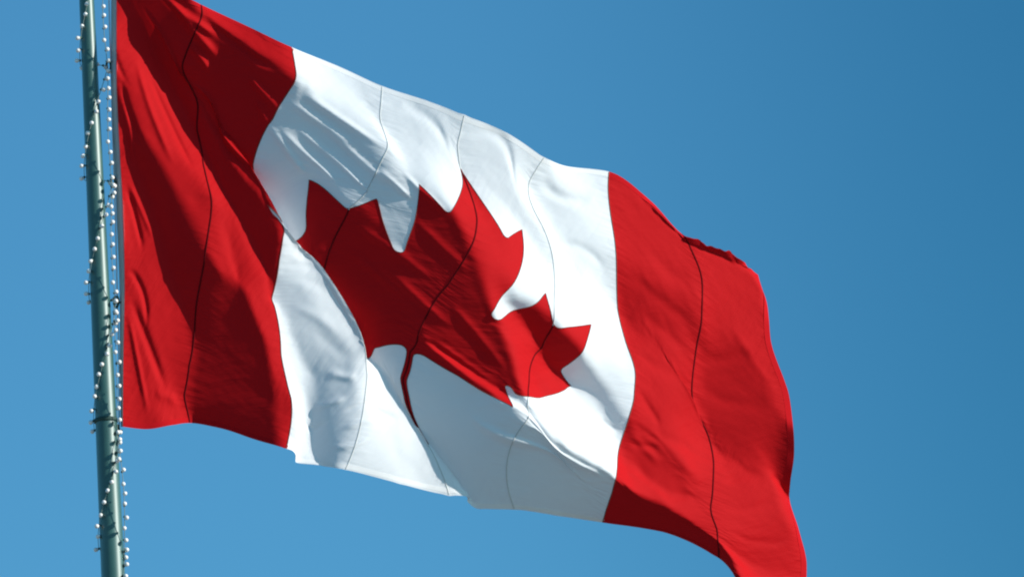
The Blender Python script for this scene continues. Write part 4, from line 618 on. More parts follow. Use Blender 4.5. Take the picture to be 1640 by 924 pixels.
3 4 4 4 4 27 2 0 2 2 2 2 3 3 5 9 9 3 -3 -3 -5 -4 -1 3 7 9 4 -5 -6 -4 -1 0 2 1 0 -2 -4 -5 -6 -10 -9 -10 -9 -7 -7 -4 -2 4 -2 -5 13 24 24 13 -30 -16 -10 -5 -1 1
2 4 4 3 2 2 2 4 5 4 26 2 2 1 2 2 2 2 1 4 5 11 9 0 -3 -2 -3 -2 1 5 6 3 0 -6 -4 -2 -1 0 2 1 -2 -2 -4 -4 -7 -11 -12 -12 -11 -10 -10 -7 -13 -8 10 4 15 24 22 -2
-11 -10 -9 -1 0 4 5 5 5 3 2 2 4 3 5 27 1 2 1 2 2 2 0 1 0 2 5 21 -2 0 0 1 -1 1 1 4 4 0 -3 -5 -3 -2 -1 1 1 1 -1 -3 -5 -3 -8 -11 -13 -12 -12 -14 -14 -9 -10 -3
4 6 12 16 16 2 -5 -9 -12 9 12 5 5 3 6 5 3 1 3 5 26 2 1 3 1 1 1 1 0 -1 -3 -4 -6 25 11 4 2 2 1 2 2 3 1 -1 -4 -7 -2 -1 0 1 2 -1 -1 -4 -5 -5 -8 -11 -13 -13
-12 -15 -15 -11 -6 -1 2 8 14 19 11 2 0 -3 1 7 5 2 3 1 5 5 3 3 1 25 3 3 1 1 2 1 1 0 -2 -3 -3 -2 6 13 10 6 4 2 2 2 2 2 0 -1 -4 -9 0 0 0 0 0 -1 -1 -5
-6 -8 -9 -12 -13 -13 -13 -15 -13 -4 1 4 -3 17 20 10 12 8 6 -9 -4 2 4 1 1 -1 4 5 2 6 31 -1 2 1 3 1 1 1 0 0 -2 -3 -2 2 9 9 6 5 5 2 3 2 2 2 -1 0 -1 -8 -4 -2
-1 0 0 -2 -2 -4 -7 -10 -11 -12 -13 -13 -12 -10 -5 5 11 15 6 4 8 8 8 3 -3 -13 2 1 3 1 1 0 2 3 -3 29 3 2 3 1 2 2 1 1 0 0 -3 -3 0 4 8 7 6 3 4 3 2 2 2 1
0 -1 -3 -5 -4 -3 -1 -2 0 -1 -3 -5 -6 -9 -11 -12 -11 -10 -9 -6 2 10 18 9 -1 7 4 -2 4 1 -7 -14 3 1 3 2 2 1 3 4 29 4 3 4 3 2 1 1 1 1 0 0 -3 -4 2 5 6 5 5 4
2 4 2 1 2 0 -1 -2 -4 -3 -4 -2 -1 -1 -2 -1 -1 -4 -7 -8 -8 -8 -9 -9 -8 -4 3 9 6 5 4 2 3 0 0 2 -9 -16 1 2 4 4 6 4 4 30 6 5 4 3 4 2 1 0 0 1 -1 -1 -6 -5
4 6 5 4 4 4 3 3 2 2 0 -1 -2 -3 -4 -2 -3 -3 -1 0 0 -1 -1 -3 -5 -7 -7 -5 -6 -10 -9 -4 -2 2 4 2 0 8 1 -1 -1 3 -8 -14 -4 4 9 7 7 6 32 6 6 5 6 3 2 2 1 -1
-1 -1 -2 -2 -5 -3 3 4 5 3 4 3 3 4 2 1 -1 -3 -2 -3 -4 -3 -1 -2 0 0 0 1 -1 -2 -4 -5 -6 -5 -6 -11 -11 -7 -5 -1 -2 3 0 4 1 2 -2 5 -5 -13 2 10 7 6 8 33 6 7 8 7
5 2 0 0 1 -3 -3 -2 -2 -3 -4 0 1 2 4 3 4 4 4 3 2 -1 -2 -3 -4 -3 -2 -3 -1 -1 0 2 1 2 -1 -2 -3 -3 -5 -6 -8 -13 -10 -9 -7 -3 -3 -3 -1 0 -2 6 -1 13 13 1 -6 0 5 4
31 5 6 10 11 8 -1 -2 0 2 -1 -5 -3 -3 -2 -2 -1 1 -1 1 3 3 5 3 5 4 1 -3 -4 -2 -3 -4 -2 -2 -1 0 1 3 3 1 0 -2 -3 -2 -4 -7 -12 -12 -5 -7 -10 -4 -2 -4 -6 -6 0 9 -3 12
8 5 4 2 4 22 6 4 2 9 29 -4 -16 -2 8 9 -11 -4 2 -4 -1 0 5 -5 -1 3 3 3 5 3 7 4 -3 -2 -4 -3 -3 -2 -3 -1 -1 1 1 4 5 1 -1 -1 -2 -2 -3 -6 -23 5 1 -5 -20 4 3 0
-25 -12 26 2 -24 19 8 2 3 9 40 -11 -7 -7 -12 -23 16 20 3 -6 0 20 3 0 5 0 -2 -4 7 1 1 4 4 3 3 0 3 7 -1 -1 -3 -2 -3 -2 -3 -2 -1 1 2 5 5 1 0 0 0 -1 -1 4 -18 -2
5 9 -10 -3 3 26 6 -27 5 10 -32 -13 -7 -10 -15 33 -6 -7 -8 -9 -11 -3 4 5 3 2 6 11 6 3 3 1 0 3 2 0 3 5 4 3 1 3 4 3 0 -1 -2 -3 -2 -2 -2 -3 -1 0 3 5 6 1 0 1
-1 0 2 -6 -6 2 6 2 1 2 6 5 0 -6 -2 -11 -15 -13 -11 -15 32 -5 -5 -6 -7 -6 -5 0 2 1 3 4 4 5 6 4 2 2 2 4 1 0 3 6 4 2 1 2 3 1 1 -1 -1 -2 -2 -2 -3 -3 0 0
5 6 3 0 1 1 0 -1 -2 -3 -2 4 3 1 3 2 2 -1 -1 -3 -5 -13 -12 -8 -15 34 -4 -5 -4 -4 -4 -3 -1 -1 1 1 2 3 3 4 3 4 2 2 3 2 0 -1 5 7 5 1 1 1 1 0 0 -1 -1 -1
-1 -2 -3 -2 -1 1 5 7 2 -1 2 -2 -1 -2 -1 0 1 0 0 1 1 1 0 -2 -2 -2 -8 -11 -8 -6 37 -4 -3 -4 -3 -2 -2 -2 1 0 1 0 2 2 1 4 2 3 2 2 3 1 -1 -1 8 6 4 -1 -1 0
0 0 1 1 -1 -1 0 -2 -4 -2 0 2 7 4 0 -1 0 -3 -1 -2 -1 0 0 1 -1 0 0 -1 -1 0 -2 0 -7 -9 2 37 -2 -2 -2 -1 -2 -1 -1 -1 0 0 1 0 2 2 2 3 2 1 0 3 2 2 -3 5
8 4 -1 -2 -2 -1 0 0 2 2 0 0 0 -3 -3 -1 -2 4 7 1 0 0 -7 1 -2 -2 -1 -1 -1 0 -1 0 -1 1 -2 0 1 2 -1 5 39 -2 -2 -1 -2 -1 -1 0 -1 2 0 0 0 0 2 1 1 2 3 1
0 2 1 3 -2 10 7 -1 -5 -4 -1 -1 2 1 3 2 0 0 0 -2 -3 0 -3 6 6 -2 1 1 -5 -5 -4 -3 -1 -1 -1 -1 -1 0 -2 1 1 0 3 0 3 40 -1 -2 -2 -1 0 -1 -1 1 -1 2 1 0 0 -1
0 1 2 1 3 1 2 -1 -5 -3 1 22 5 -8 -3 -4 0 1 2 3 4 2 1 0 -2 -3 -3 -2 2 7 2 0 4 -6 -6 -6 -5 -2 -1 -2 -1 -2 -1 -1 -1 -1 1 1 3 6 47 -6 -3 -1 -2 -1 -1 -1 -1 1
1 3 1 -1 -2 -1 0 1 2 2 3 3 2 -8 -13 -6 -7 19 18 1 -2 -3 1 3 3 4 4 3 3 -1 -6 -4 -3 -3 5 6 -1 3 -1 -6 -6 -5 -4 -3 -2 -2 -2 -1 -2 -1 -2 -3 -2 -2 -10 51 -6 -4 -4 -1
-3 -1 -1 -1 -1 0 3 6 -4 -1 -1 -1 0 0 1 3 3 5 1 -13 -15 -5 4 13 11 5 -1 -1 4 5 4 5 4 4 1 -2 -6 -5 -5 0 7 -1 -2 2 -4 -5 -6 -4 -3 -2 -2 -2 -3 -2 -3 -2 -3 -3 -6 -9
55 -8 -5 -4 -2 -1 -2 -3 -2 -3 -2 -2 -2 8 1 -1 0 -1 1 0 1 3 6 4 -1 -11 -9 -3 5 9 6 4 -2 7 4 5 4 5 4 5 1 -4 -7 -5 -6 3 5 -7 -4 1 -4 -5 -6 -3 -2 -3 -2 -2 -2 -3
-3 -2 -4 -3 -4 56 -4 -7 -5 -4 -2 -1 -2 -4 -3 -3 -3 0 1 4 1 -1 0 -2 0 1 1 6 11 6 -3 -13 -4 0 4 6 6 3 2 6 3 4 2 4 8 7 0 -8 -8 -8 0 4 -3 -8 -3 -3 -4 -5 -6 -3
-2 -2 -3 -1 -2 -3 -2 -3 -4 -3 55 -2 -3 -5 -6 -4 -2 -2 -3 -3 -4 -3 -2 0 2 1 1 0 0 -2 -2 3 3 13 11 6 -3 -11 -2 1 2 5 7 -1 2 6 4 1 1 5 11 11 -1 -14 -7 -9 0 -1 -5 -6
-3 -5 -6 -5 -6 -2 -3 -1 -3 -1 -1 -3 -2 -2 -3 52 2 0 -3 -7 -8 -5 -1 -2 -3 -4 -3 -2 -1 -1 3 2 1 2 0 -4 -2 6 10 14 7 5 -2 -9 -1 0 0 2 1 2 5 6 5 -2 -1 7 12 15 0 -11
-10 -9 -2 -5 -6 -7 -7 -6 -7 -5 -4 -2 -3 -1 -1 -2 -2 -2 -2 -3 44 5 4 3 -6 -10 -8 -4 -1 -3 -1 -3 -2 -3 -1 1 3 3 3 5 5 -1 -2 2 14 9 2 4 1 -7 -4 -3 0 0 0 3 7 5 3 -1
-1 8 13 15 0 -8 -9 -5 -4 -10 -10 -9 -9 -7 -7 -6 -2 -1 -2 -2 -1 0 -2 -3 -2 31 6 7 12 -4 -10 -9 -7 -2 0 -2 0 -2 0 -3 -2 5 4 3 2 10 7 -3 -6 11 10 0 0 5 6 -9 -9 -2 0 0
0 6 6 2 1 0 3 9 15 10 -2 -4 -5 -7 -9 -12 -12 -10 -9 -7 -6 -4 -2 -1 0 -1 -2 -1 -2 -1 25 1 -1 -7 13 6 -5 -6 -3 1 1 -2 0 0 2 1 -2 3 4 7 2 2 1 4 4 -2 3 1 -2 -1
2 -2 0 0 -1 -1 -2 6 9 2 0 4 8 9 12 6 -3 -5 -4 -9 -13 -13 -11 -9 -8 -7 -5 -2 0 -2 -1 -1 -1 -1 -4 19 3 -1 -1 -1 5 3 -2 -4 0 1 2 0 -1 1 2 0 0 3 3 1 1 -2 -4 -13
15 9 4 1 -1 5 3 -1 0 1 -1 -1 2 7 6 -2 2 7 11 10 8 2 -2 -7 -5 -14 -15 -11 -9 -8 -7 -6 -3 -2 -1 -1 0 -2 -1 0 18 1 2 -1 -2 1 2 0 -1 -2 2 1 0 1 1 -1 1 0 1 2
1 -1 0 -5 -5 1 8 7 5 3 6 3 -2 2 1 1 -2 1 5 9 10 -2 -2 6 10 11 5 -1 -4 -13 -9 -6 -13 -10 -9 -7 -8 -5 -2 -1 -1 -1 0 -1 1 17 -1 0 1 1 0 1 0 -2 -1 0 1 2 0 0
0 0 1 0 0 1 0 -1 0 -3 -3 8 2 5 6 4 5 3 1 2 1 0 -2 2 6 9 5 0 0 8 10 9 3 -8 -6 -2 -9 -9 -13 -9 -9 -7 -8 -3 -2 -1 -2 0 0 1 15 -1 0 0 1 2 0 1 -1 -3
-1 1 1 1 0 1 -1 -1 1 1 0 0 0 -1 0 -2 5 6 2 3 5 4 6 2 1 1 0 -1 1 3 5 6 2 3 3 9 5 2 6 0 -3 -6 -9 -11 -11 -10 -9 -7 -7 -2 -2 -1 -1 1 0 15 -2 -1 0 1
2 2 0 0 -2 -3 -1 1 1 0 0 0 0 0 0 1 1 0 0 -1 0 3 9 1 2 3 4 4 3 1 1 1 1 -1 1 4 5 3 1 5 2 7 8 4 5 0 -4 -7 -9 -12 -11 -9 -9 -7 -4 -1 -1 -1 -1 0
14 -2 -2 0 1 1 2 2 0 -1 -2 -3 0 1 1 0 0 0 -1 0 0 1 1 0 2 -1 -1 8 10 0 1 6 -1 2 1 0 2 2 0 1 0 4 4 1 1 5 4 7 9 6 3 -1 -5 -7 -10 -10 -11 -9 -9 -6
-2 -2 -1 0 0 14 -4 -1 -1 1 1 2 2 2 0 -2 -2 -3 0 1 0 1 0 0 1 0 1 0 1 0 1 -1 0 9 8 2 2 0 -4 4 0 1 2 3 0 1 -1 5 2 1 4 3 4 9 9 5 3 -2 -5 -8
-9 -10 -11 -10 -8 -4 -1 -1 -1 1 12 -2 -2 0 0 1 2 2 2 1 0 -2 -2 -2 -1 1 0 1 1 -1 1 1 3 2 0 -2 -1 1 4 6 3 4 3 -4 -2 1 1 2 2 2 0 -1 0 3 1 4 5 3 7 8
7 4 2 -1 -4 -8 -9 -11 -10 -11 -7 -2 -2 -2 -4 10 0 -1 -1 -1 2 1 2 2 2 0 0 -2 -2 -1 0 0 0 0 1 1 1 1 1 2 0 -2 -2 -1 8 7 0 2 1 -3 1 0 1 2 1 1 -1 -2 1 0
2 6 4 5 8 9 6 4 2 -1 -4 -8 -9 -11 -11 -10 -6 -2 -1 -3 9 0 -1 0 0 0 2 2 1 2 2 1 -1 -2 -2 -1 0 0 0 1 0 0 0 2 0 1 -1 -2 -2 0 8 6 1 3 -2 -1 1 0 1 1
0 -1 -1 0 -1 -3 6 4 2 8 10 9 7 4 2 -2 -4 -7 -9 -11 -12 -9 -4 -2 -3 8 1 1 -1 1 1 0 1 2 2 1 1 1 -1 -1 -2 -2 0 0 -1 0 0 1 -1 1 0 1 -2 -2 -1 1 8 5 3 2
0 -1 0 -2 1 0 0 -2 -2 1 -3 2 2 0 5 8 12 8 6 5 2 -1 -4 -7 -8 -11 -12 -8 -4 -2 9 1 1 1 0 0 1 1 1 1 2 1 1 1 -1 -2 -1 -1 -1 -1 0 -1 -1 0 -1 0 -1 0 -1 -1
2 2 7 4 3 2 2 -1 -1 -2 0 0 -2 -4 -2 1 2 3 -5 2 4 9 11 7 6 6 3 0 -3 -7 -8 -11 -12 -9 -3 11 2 0 1 0 1 0 1 1 1 1 1 1 1 0 0 -1 -2 -1 -1 -2 0 -2 -1 -2
0 -1 0 -1 0 0 4 5 6 3 2 2 2 0 -1 -2 -1 0 -4 -4 -2 -4 7 1 -6 2 5 9 9 7 7 6 4 -1 -2 -6 -9 -12 -12 -10 13 3 2 0 1 0 1 0 0 1 0 1 1 0 1 1 -1 0 -2 -1
-1 -3 -1 -3 -2 -1 0 -1 0 0 1 2 4 6 6 4 2 0 1 0 -1 -1 0 2 -4 -6 -5 2 3 -9 1 1 6 8 8 6 7 5 5 0 -4 -7 -10 -13 -15 19 3 2 1 1 0 -1 0 0 0 1 0 0 0 0
0 2 -1 0 -2 -2 -1 -1 -2 -3 -3 -2 1 2 1 2 3 2 2 3 4 3 3 -1 0 1 2 2 3 2 -1 -7 -13 7 1 -9 -3 0 5 6 7 5 6 3 2 -1 -3 -7 -12 -17 28 5 4 1 -1 -2 0 -1 0 -1
0 -1 -1 0 0 -1 -1 1 1 1 -1 -1 -5 -1 -1 -1 2 2 5 5 3 0 2 -1 -2 -4 -3 -2 1 1 1 3 8 11 9 4 8 1 -12 -8 -15 -6 -6 0 2 3 2 0 0 -1 -2 -2 -3 -4 -8 41 1 2 1 0
0 -2 -2 -1 0 -1 0 -1 -2 -2 -1 -1 0 1 1 0 -1 -1 -5 0 0 2 4 3 5 4 4 1 1 -4 -5 -7 -5 -3 0 2 3 5 9 11 9 9 11 -11 -10 -2 -15 -7 -6 -2 -1 0 -1 -1 -2 -2 -2 -1 -4 -4
52 -1 -1 2 0 -1 -1 -1 -1 -2 -1 -2 -1 -1 -2 -3 -2 -1 0 2 2 1 0 -2 -3 0 0 1 4 3 5 4 3 2 1 -5 -7 -8 -6 -3 0 3 3 6 8 8 8 8 3 -3 -2 -6 -10 -10 -7 -4 -1 -1 -2 -2
-2 -2 -2 -1 -4 60 -2 0 -1 0 0 0 -1 -2 -1 -3 -1 -1 -2 -2 -2 -3 -3 -1 0 3 1 3 1 -2 -2 -2 0 0 3 3 3 6 4 3 0 -5 -9 -9 -7 -4 0 4 4 6 5 5 7 7 2 0 -1 -6 -9 -8
-6 -4 -1 -1 -1 -2 -3 -3 -2 -2 66 -2 -2 0 0 0 -1 0 -1 -2 -1 -2 -3 0 -2 -3 -3 -4 -4 0 1 2 2 4 2 -2 -2 -3 -1 0 1 3 3 5 6 5 -1 -5 -9 -11 -8 -4 -1 1 6 7 3 4 7 7
1 0 -1 -6 -7 -7 -5 -2 -1 -1 -2 -3 -2 -2 -2 69 -2 -1 0 0 0 0 -2 -1 -1 -1 -2 -1 -2 0 -1 -4 -5 -5 -4 0 2 2 5 3 2 -2 -3 -4 -3 0 1 1 4 5 8 7 1 -7 -12 -11 -10 -6 -1 0
6 5 5 8 6 3 1 -1 -2 -5 -6 -5 -3 -1 -1 1 -2 -3 -3 -2 68 0 0 0 0 0 0 0 -1 -1 -2 -1 -2 -1 -1 0 -1 -4 -5 -6 -4 0 1 2 5 3 2 -1 -4 -4 -4 -1 1 1 3 7 11 8 1 -9
-14 -14 -11 -8 1 3 2 6 10 7 3 2 -2 -2 -4 -4 -3 -2 -1 -1 0 1 -1 -3 -4 66 2 1 0 0 0 0 1 -1 -1 0 -1 -1 -2 -1 1 0 -1 -5 -7 -7 -3 1 -1 2 5 3 1 0 -4 -5 -4 -1 0 0
4 9 13 9 0 -11 -15 -16 -13 -9 1 4 2 11 7 5 3 1 -5 -3 -3 -2 -2 0 1 1 1 1 0 -5 70 0 0 0 0 0 0 0 1 -1 -1 -1 -1 -1 -1 0 2 1 -1 -5 -8 -8 -2 1 -2 -3 6 4 1 0
-2 -5 -4 -2 0 -1 5 10 14 10 -1 -12 -17 -18 -15 -8 2 3 12 11 -1 3 1 3 -6 -5 -3 0 1 2 2 3 2 1 0 76 -4 -1 -1 -1 0 0 1 0 1 -1 1 -1 -2 -1 -2 2 4 2 -2 -5 -8 -8 -1 -5
-3 -1 5 5 2 0 -3 -5 -5 -1 -1 -1 5 12 15 9 -2 -12 -18 -19 -14 -6 2 4 15 6 -1 2 0 2 -4 -6 -1 1 2 3 4 3 3 2 80 -5 -1 -2 -2 -1 -1 -1 2 0 1 0 1 -1 -2 -2 0 3 4 3
-1 -4 -8 -5 3 -12 -10 3 5 4 1 0 -3 -4 -5 -2 -3 -1 6 13 15 9 -1 -11 -20 -19 -12 -6 2 12 12 -1 0 -1 8 0 -8 -4 0 3 3 3 4 3 5 82 -5 -3 -2 -1 -4 -1 0 -1 2 1 2 0 0 -2
-1 -2 1 4 4 4 0 -2 -8 0 6 -20 -12 3 5 3 0 -2 -3 -5 -5 -3 -2 -1 7 14 14 8 0 -8 -21 -20 -11 -4 0 17 10 0 6 -4 6 -1 -7 1 -1 1 2 3 5 5 79 -4 -2 -1 -3 -2 -2 -2 0 1
3 0 2 1 -1 -2 -2 -1 2 5 4 6 1 -2 -8 5 3 -22 -10 3 2 1 -2 -3 -4 -5 -4 -5 -3 1 8 14 13 9 1 -7 -20 -19 -12 -5 0 18 14 3 1 2 6 0 -6 -1 -1 1 1 3 6 74 -3 -3 -1 -1
-2 -2 -2 0 0 2 4 1 1 0 -1 -2 -3 0 3 5 5 5 2 -2 -2 9 -7 -19 -9 2 -2 -1 -3 -3 -4 -6 -4 -4 -2 2 8 13 12 9 3 -7 -19 -17 -11 -5 2 11 15 11 4 3 3 -1 -3 -2 -2 0 2 4
65 1 -4 -2 -1 1 -1 -1 -1 1 1 2 2 2 1 0 -2 -2 -3 0 3 4 5 3 -1 -5 6 10 -6 -15 -12 -2 -4 -2 -2 -2 -3 -5 -3 -4 -1 3 7 12 12 8 4 -6 -16 -16 -9 -4 2 8 14 14 9 1 2 0
-2 -2 -3 -2 3 53 0 0 -2 0 1 2 2 0 1 0 0 3 2 2 0 -1 -3 -3 -3 0 2 2 4 2 -5 -8 6 4 -3 -8 -8 -3 -1 -2 -1 0 -2 -3 -2 -3 -1 2 6 11 10 6 5 -4 -11 -13 -8 -2 2 7
11 16 11 1 1 -1 -4 -2 -3 -7 41 -7 0 3 4 4 4 4 3 0 0 0 -1 2 2 1 0 -2 -4 -3 -4 -4 0 -1 0 1 -3 -6 -2 -6 2 1 1 1 2 0 0 1 -1 -1 -1 0 0 1 1 5 8 5 4 -1
-4 -4 -2 1 2 5 8 9 3 -1 -1 2 0 -4 -4 37 -2 -4 -1 3 3 6 4 4 3 1 -1 1 -1 2 1 1 -2 -3 -5 -5 -4 -5 -2 -1 0 0 -2 -2 -2 -6 -1 2 1 4 3 2 2 2 0 0 -1 0 -1 0
2 4 5 5 5 3 -1 0 0 1 1 3 5 6 3 1 -2 -1 0 -2 33 0 -2 -1 -1 3 3 5 4 3 2 2 0 1 0 2 -1 0 -2 -4 -6 -6 -5 -4 -2 1 0 1 -2 -2 -5 -3 -1 2 1 4 3 4 3 2
1 -1 0 -1 -1 0 2 3 5 5 6 5 1 0 1 0 1 2 4 3 3 2 -1 0 1 30 2 0 -2 0 1 1 2 3 3 3 2 1 1 2 0 1 -1 -2 -3 -3 -4 -5 -5 -3 -1 1 1 1 -2 -3 -5 -3 -1 1
3 3 2 3 3 2 2 0 -1 0 -1 1 2 2 5 5 5 5 2 1 1 -1 2 1 3 3 3 2 2 2 30 3 0 0 -1 -2 0 1 2 2 2 1 3 1 2 1 1 1 -1 -3 -3 -4 -3 -4 -3 -3 -1 2 1 1
-2 -3 -5 -3 -1 0 1 3 3 4 2 2 1 1 0 0 0 0 2 3 3 6 4 4 2 0 1 1 2 2 1 3 3 4 4 30 2 2 0 -1 0 -1 -2 0 0 1 2 1 3 0 3 1 0 1 -1 -2 -2 -4 -3 -3
-2 -1 -1 1 1 1 -3 -3 -5 -3 -1 1 1 2 2 4 2 2 2 0 1 0 1 0 1 3 3 4 5 3 2 0 0 2 1 3 1 3 4 5 33 1 0 0 0 -1 -1 -1 -2 0 0 -1 0 1 2 2 2 2 0 1
-1 -2 -2 -2 -2 -3 -1 -1 0 0 0 0 -2 -4 -4 -4 0 1 1 2 2 3 3 2 2 1 0 0 1 0 2 2 3 3 3 3 1 1 1 2 1 1 3 2 6 36 -2 1 0 -1 -1 -2 -1 -1 -2 -1 1 -1 -2 2
1 2 2 2 1 0 0 -1 -2 -1 -1 -3 -1 -1 0 1 0 -1 -3 -4 -3 -3 -1 0 1 2 2 2 2 3 2 2 1 0 0 0 2 2 3 3 2 2 1 1 1 1 2 0 2 2 38 -3 -1 -1 0 -1 -1 -1 -2 -1
-1 -1 -1 -1 -1 1 1 1 2 2 2 -1 0 1 -2 -1 1 -2 -1 0 -1 1 0 -1 -3 -4 -4 -3 -1 0 1 1 1 3 2 4 1 2 1 1 0 0 2 1 2 2 2 2 1 0 2 0 1 1 0 41 -7 -2 1 -1
-1 -1 -2 0 -2 -1 -1 0 1 -4 -2 1 1 1 2 1 2 1 0 1 1 -1 0 0 0 0 0 0 0 -3 -3 -4 -4 -3 -2 0 0 2 1 2 2 3 2 2 1 0 0 1 1 1 2 2 2 0 2 0 1 0 0 -1
44 -9 -2 -1 0 -1 -1 -1 -2 -1 -2 -1 0 -1 1 -2 -3 -1 2 0 2 2 2 1 2 0 1 2 1 -1 1 0 0 0 -1 -4 -3 -3 -5 -5 -2 1 0 0 2 1 4 2 2 2 1 0 0 1 1 1 2 0 2 2
1 0 0 -1 0 45 -6 -8 1 1 0 -1 -1 -3 -2 -1 -1 -1 -1 -1 -1 -1 -1 -3 1 1 1 2 3 1 3 2 2 1 2 0 1 1 1 0 -2 -5 -5 -3 -5 -5 -4 0 2 0 2 1 3 2 2 2 1 0 0 0
1 0 2 1 1 1 1 1 0 -2 47 6 -12 -7 1 1 -1 -2 -1 -3 -2 -3 -2 -1 -1 -1 -1 0 -2 0 0 1 1 2 3 2 3 2 2 2 2 1 2 2 2 0 -2 -5 -5 -3 -5 -5 -4 -2 -1 1 0 2 2 2
1 1 0 0 1 0 1 0 1 1 1 2 1 1 -1 47 12 2 -15 -6 -1 -1 -1 -2 -1 -4 -2 -3 -3 -2 -2 -1 -2 1 0 0 1 2 1 1 3 3 2 3 2 2 3 1 3 3 5 -1 -4 -2 -2 -5 -5 -6 -5 -3
-3 -1 -1 1 1 2 1 1 1 -1 0 -1 1 1 0 2 1 2 1 2 45 8 11 2 -11 -6 -3 -3 -2 -2 -2 -5 -4 -4 -4 -3 -3 -1 0 0 1 1 2 2 2 0 2 4 3 3 3 2 3 2 2 2 7 0 -4 -2
-1 -3 -5 -6 -5 -5 -4 -3 -2 0 1 2 1 0 0 -1 1 -1 -1 1 1 2 2 3 2 44 1 8 11 3 -5 -6 -5 -4 -2 -2 -1 -7 -6 -5 -5 -3 -3 -1 -1 0 2 1 2 3 3 1 1 2 4 2 4 4 2 2
0 1 7 2 -2 -2 -2 -2 -4 -5 -6 -6 -4 -4 -2 0 0 2 1 0 0 -2 0 0 -1 1 1 2 3 7 -1333 16 25 35 42 46 50 50 54 56 58 57 54 50 43 32 21 13 7 7 10 18 28 36 22 12 14 19 23 26
27 30 31 34 37 38 36 34 31 27 26 25 24 25 27 28 31 30 31 30 29 30 29 31 31 32 32 32 31 30 29 30 31 31 30 58 -17 -14 -13 -14 -12 -7 -3 -3 -3 -3 -1 2 2 3 8 11 10 11 7 2 -6 -15 -18 -5
-3 7 -3 1 -1 0 -2 0 -2 -4 -2 0 0 2 4 4 3 3 2 0 1 -2 0 -1 0 0 -1 0 -2 -1 -1 -1 -1 -1 0 1 -1 0 0 1 57 -9 -10 -12 -12 -15 -20 -2 -2 -1 -1 -2 0 2 4 4 6 9 8 9
6 3 -1 -12 -6 -6 -15 -3 4 0 -1 1 -2 -1 -1 -3 -1 0 1 2 2 3 3 2 2 0 0 -1 0 0 0 -1 0 -1 -1 -1 -1 -1 0 -1 -1 0 -1 0 1 55 -5 -7 -8 -6 -7 -17 -28 -2 0 0 0 -2 1 2
4 4 5 6 7 9 8 7 6 -5 1 -16 -13 -17 5 -3 0 1 0 -1 -2 -2 0 0 0 2 1 2 2 1 1 1 1 -1 0 0 1 -1 0 0 -2 -1 0 -1 0 -1 -1 -1 -1 -1 50 -1 -4 -4 -7 -6 3 -20 -27 -8
-2 1 -1 -1 3 2 4 3 4 3 5 9 10 14 5 -1 4 -8 -23 -19 -4 2 2 0 -1 0 -2 -1 0 0 0 1 0 1 1 1 1 0 1 1 0 0 1 0 -1 1 -1 -2 0 -1 0 0 -2 -1 -2 43 2 -2 -3 -3
-5 -9 1 -22 -16 -10 -3 0 -1 0 3 4 4 4 3 2 2 4 11 18 8 6 -2 -1 -21 -15 -16 4 0 0 -2 0 -1 -1 1 -1 0 0 0 1 0 0 1 0 0 1 1 0 1 1 -1 0 0 -1 -1 0 -1 1 -2 -1
38 2 2 -3 -3 -3 -5 -7 -10 -24 -8 -6 -2 0 -1 1 2 5 5 5 3 1 2 -2 12 20 12 7 3 -2 -10 -23 -20 -1 1 -2 -1 -1 0 -1 1 -1 1 -1 -1 0 0 0 1 0 1 0 1 1 0 0 0 0 -1 0
-1 0 0 1 0 33 2 2 1 -3 -3 -2 -2 -2 -20 -24 -9 -2 -1 -1 0 1 2 4 5 6 5 2 2 -3 10 18 15 9 3 -4 -3 -22 -18 -10 -4 2 -2 0 -1 -2 1 -1 0 0 -1 0 0 0 0 0 1 0 1 0
1 1 -1 0 -1 -1 0 1 1 1 28 3 2 3 -1 -2 -2 -1 -1 1 -22 -26 -10 -2 -1 -1 0 1 2 4 5 6 5 3 0 -1 10 18 14 10 3 1 -2 -13 -16 -14 -14 -4 2 -1 -2 -2 -2 1 0 0 0 0 0 -1
0 0 1 -1 1 0 0 0 0 -1 -1 -1 -1 2 3 28 -1 1 1 4 -2 1 1 0 -1 -1 -21 -28 -10 -3 -2 -1 1 1 2 3 4 6 6 4 0 -1 9 18 14 11 5 2 -3 -4 -5 -18 -16 -16 -1 0 -5 -1 -2 0
0 -1 0 0 1 0 -1 0 -1 0 0 0 0 0 -1 -1 -1 -2 0 4 27 -1 0 0 1 2 0 1 2 0 0 -2 -20 -29 -9 -8 0 0 2 1 1 3 4 6 6 3 2 0 8 16 15 11 6 2 -1 -3 0 -7 -20 -18
-11 -4 -1 -4 -2 0 0 0 0 0 0 1 -2 0 -2 0 -1 0 -1 0 0 -2 -2 -1 0 27 0 -2 0 1 2 -2 1 2 2 0 1 -1 -21 -27 -16 -4 0 0 1 2 1 2 3 6 7 4 2 0 7 13 17 12 7 2
0 0 -3 -1 -10 -14 -17 -16 -5 0 -2 -1 -1 0 0 0 0 0 -1 -1 -3 -1 -1 -1 1 -1 -1 0 -3 -2 23 1 0 0 -1 3 2 -2 0 2 0 2 3 3 -16 -19 -29 -5 -6 1 1 1 2 2 4 6 6 4 1 1
7 11 15 12 8 5 2 -1 0 -4 -3 -3 -16 -20 -18 -1 -1 -3 -1 1 0 -1 0 0 -1 -2 -3 -2 -1 0 0 0 -1 -3 -3 18 4 2 -2 0 0 4 1 -1 -1 0 2 3 5 3 -2 -23 -31 -16 -4 1 0 0 2 2
3 6 6 5 2 0 6 10 14 12 9 6 4 0 -2 -4 -4 1 -4 -19 -22 -11 -2 0 -1 0 0 -1 -1 0 -1 -2 -3 -3 -2 -1 1 -2 -2 -4 3 19 2 -1 -1 0 2 3 0 -1 -2 -3 3 5 4 0 8 -18 -21 -29
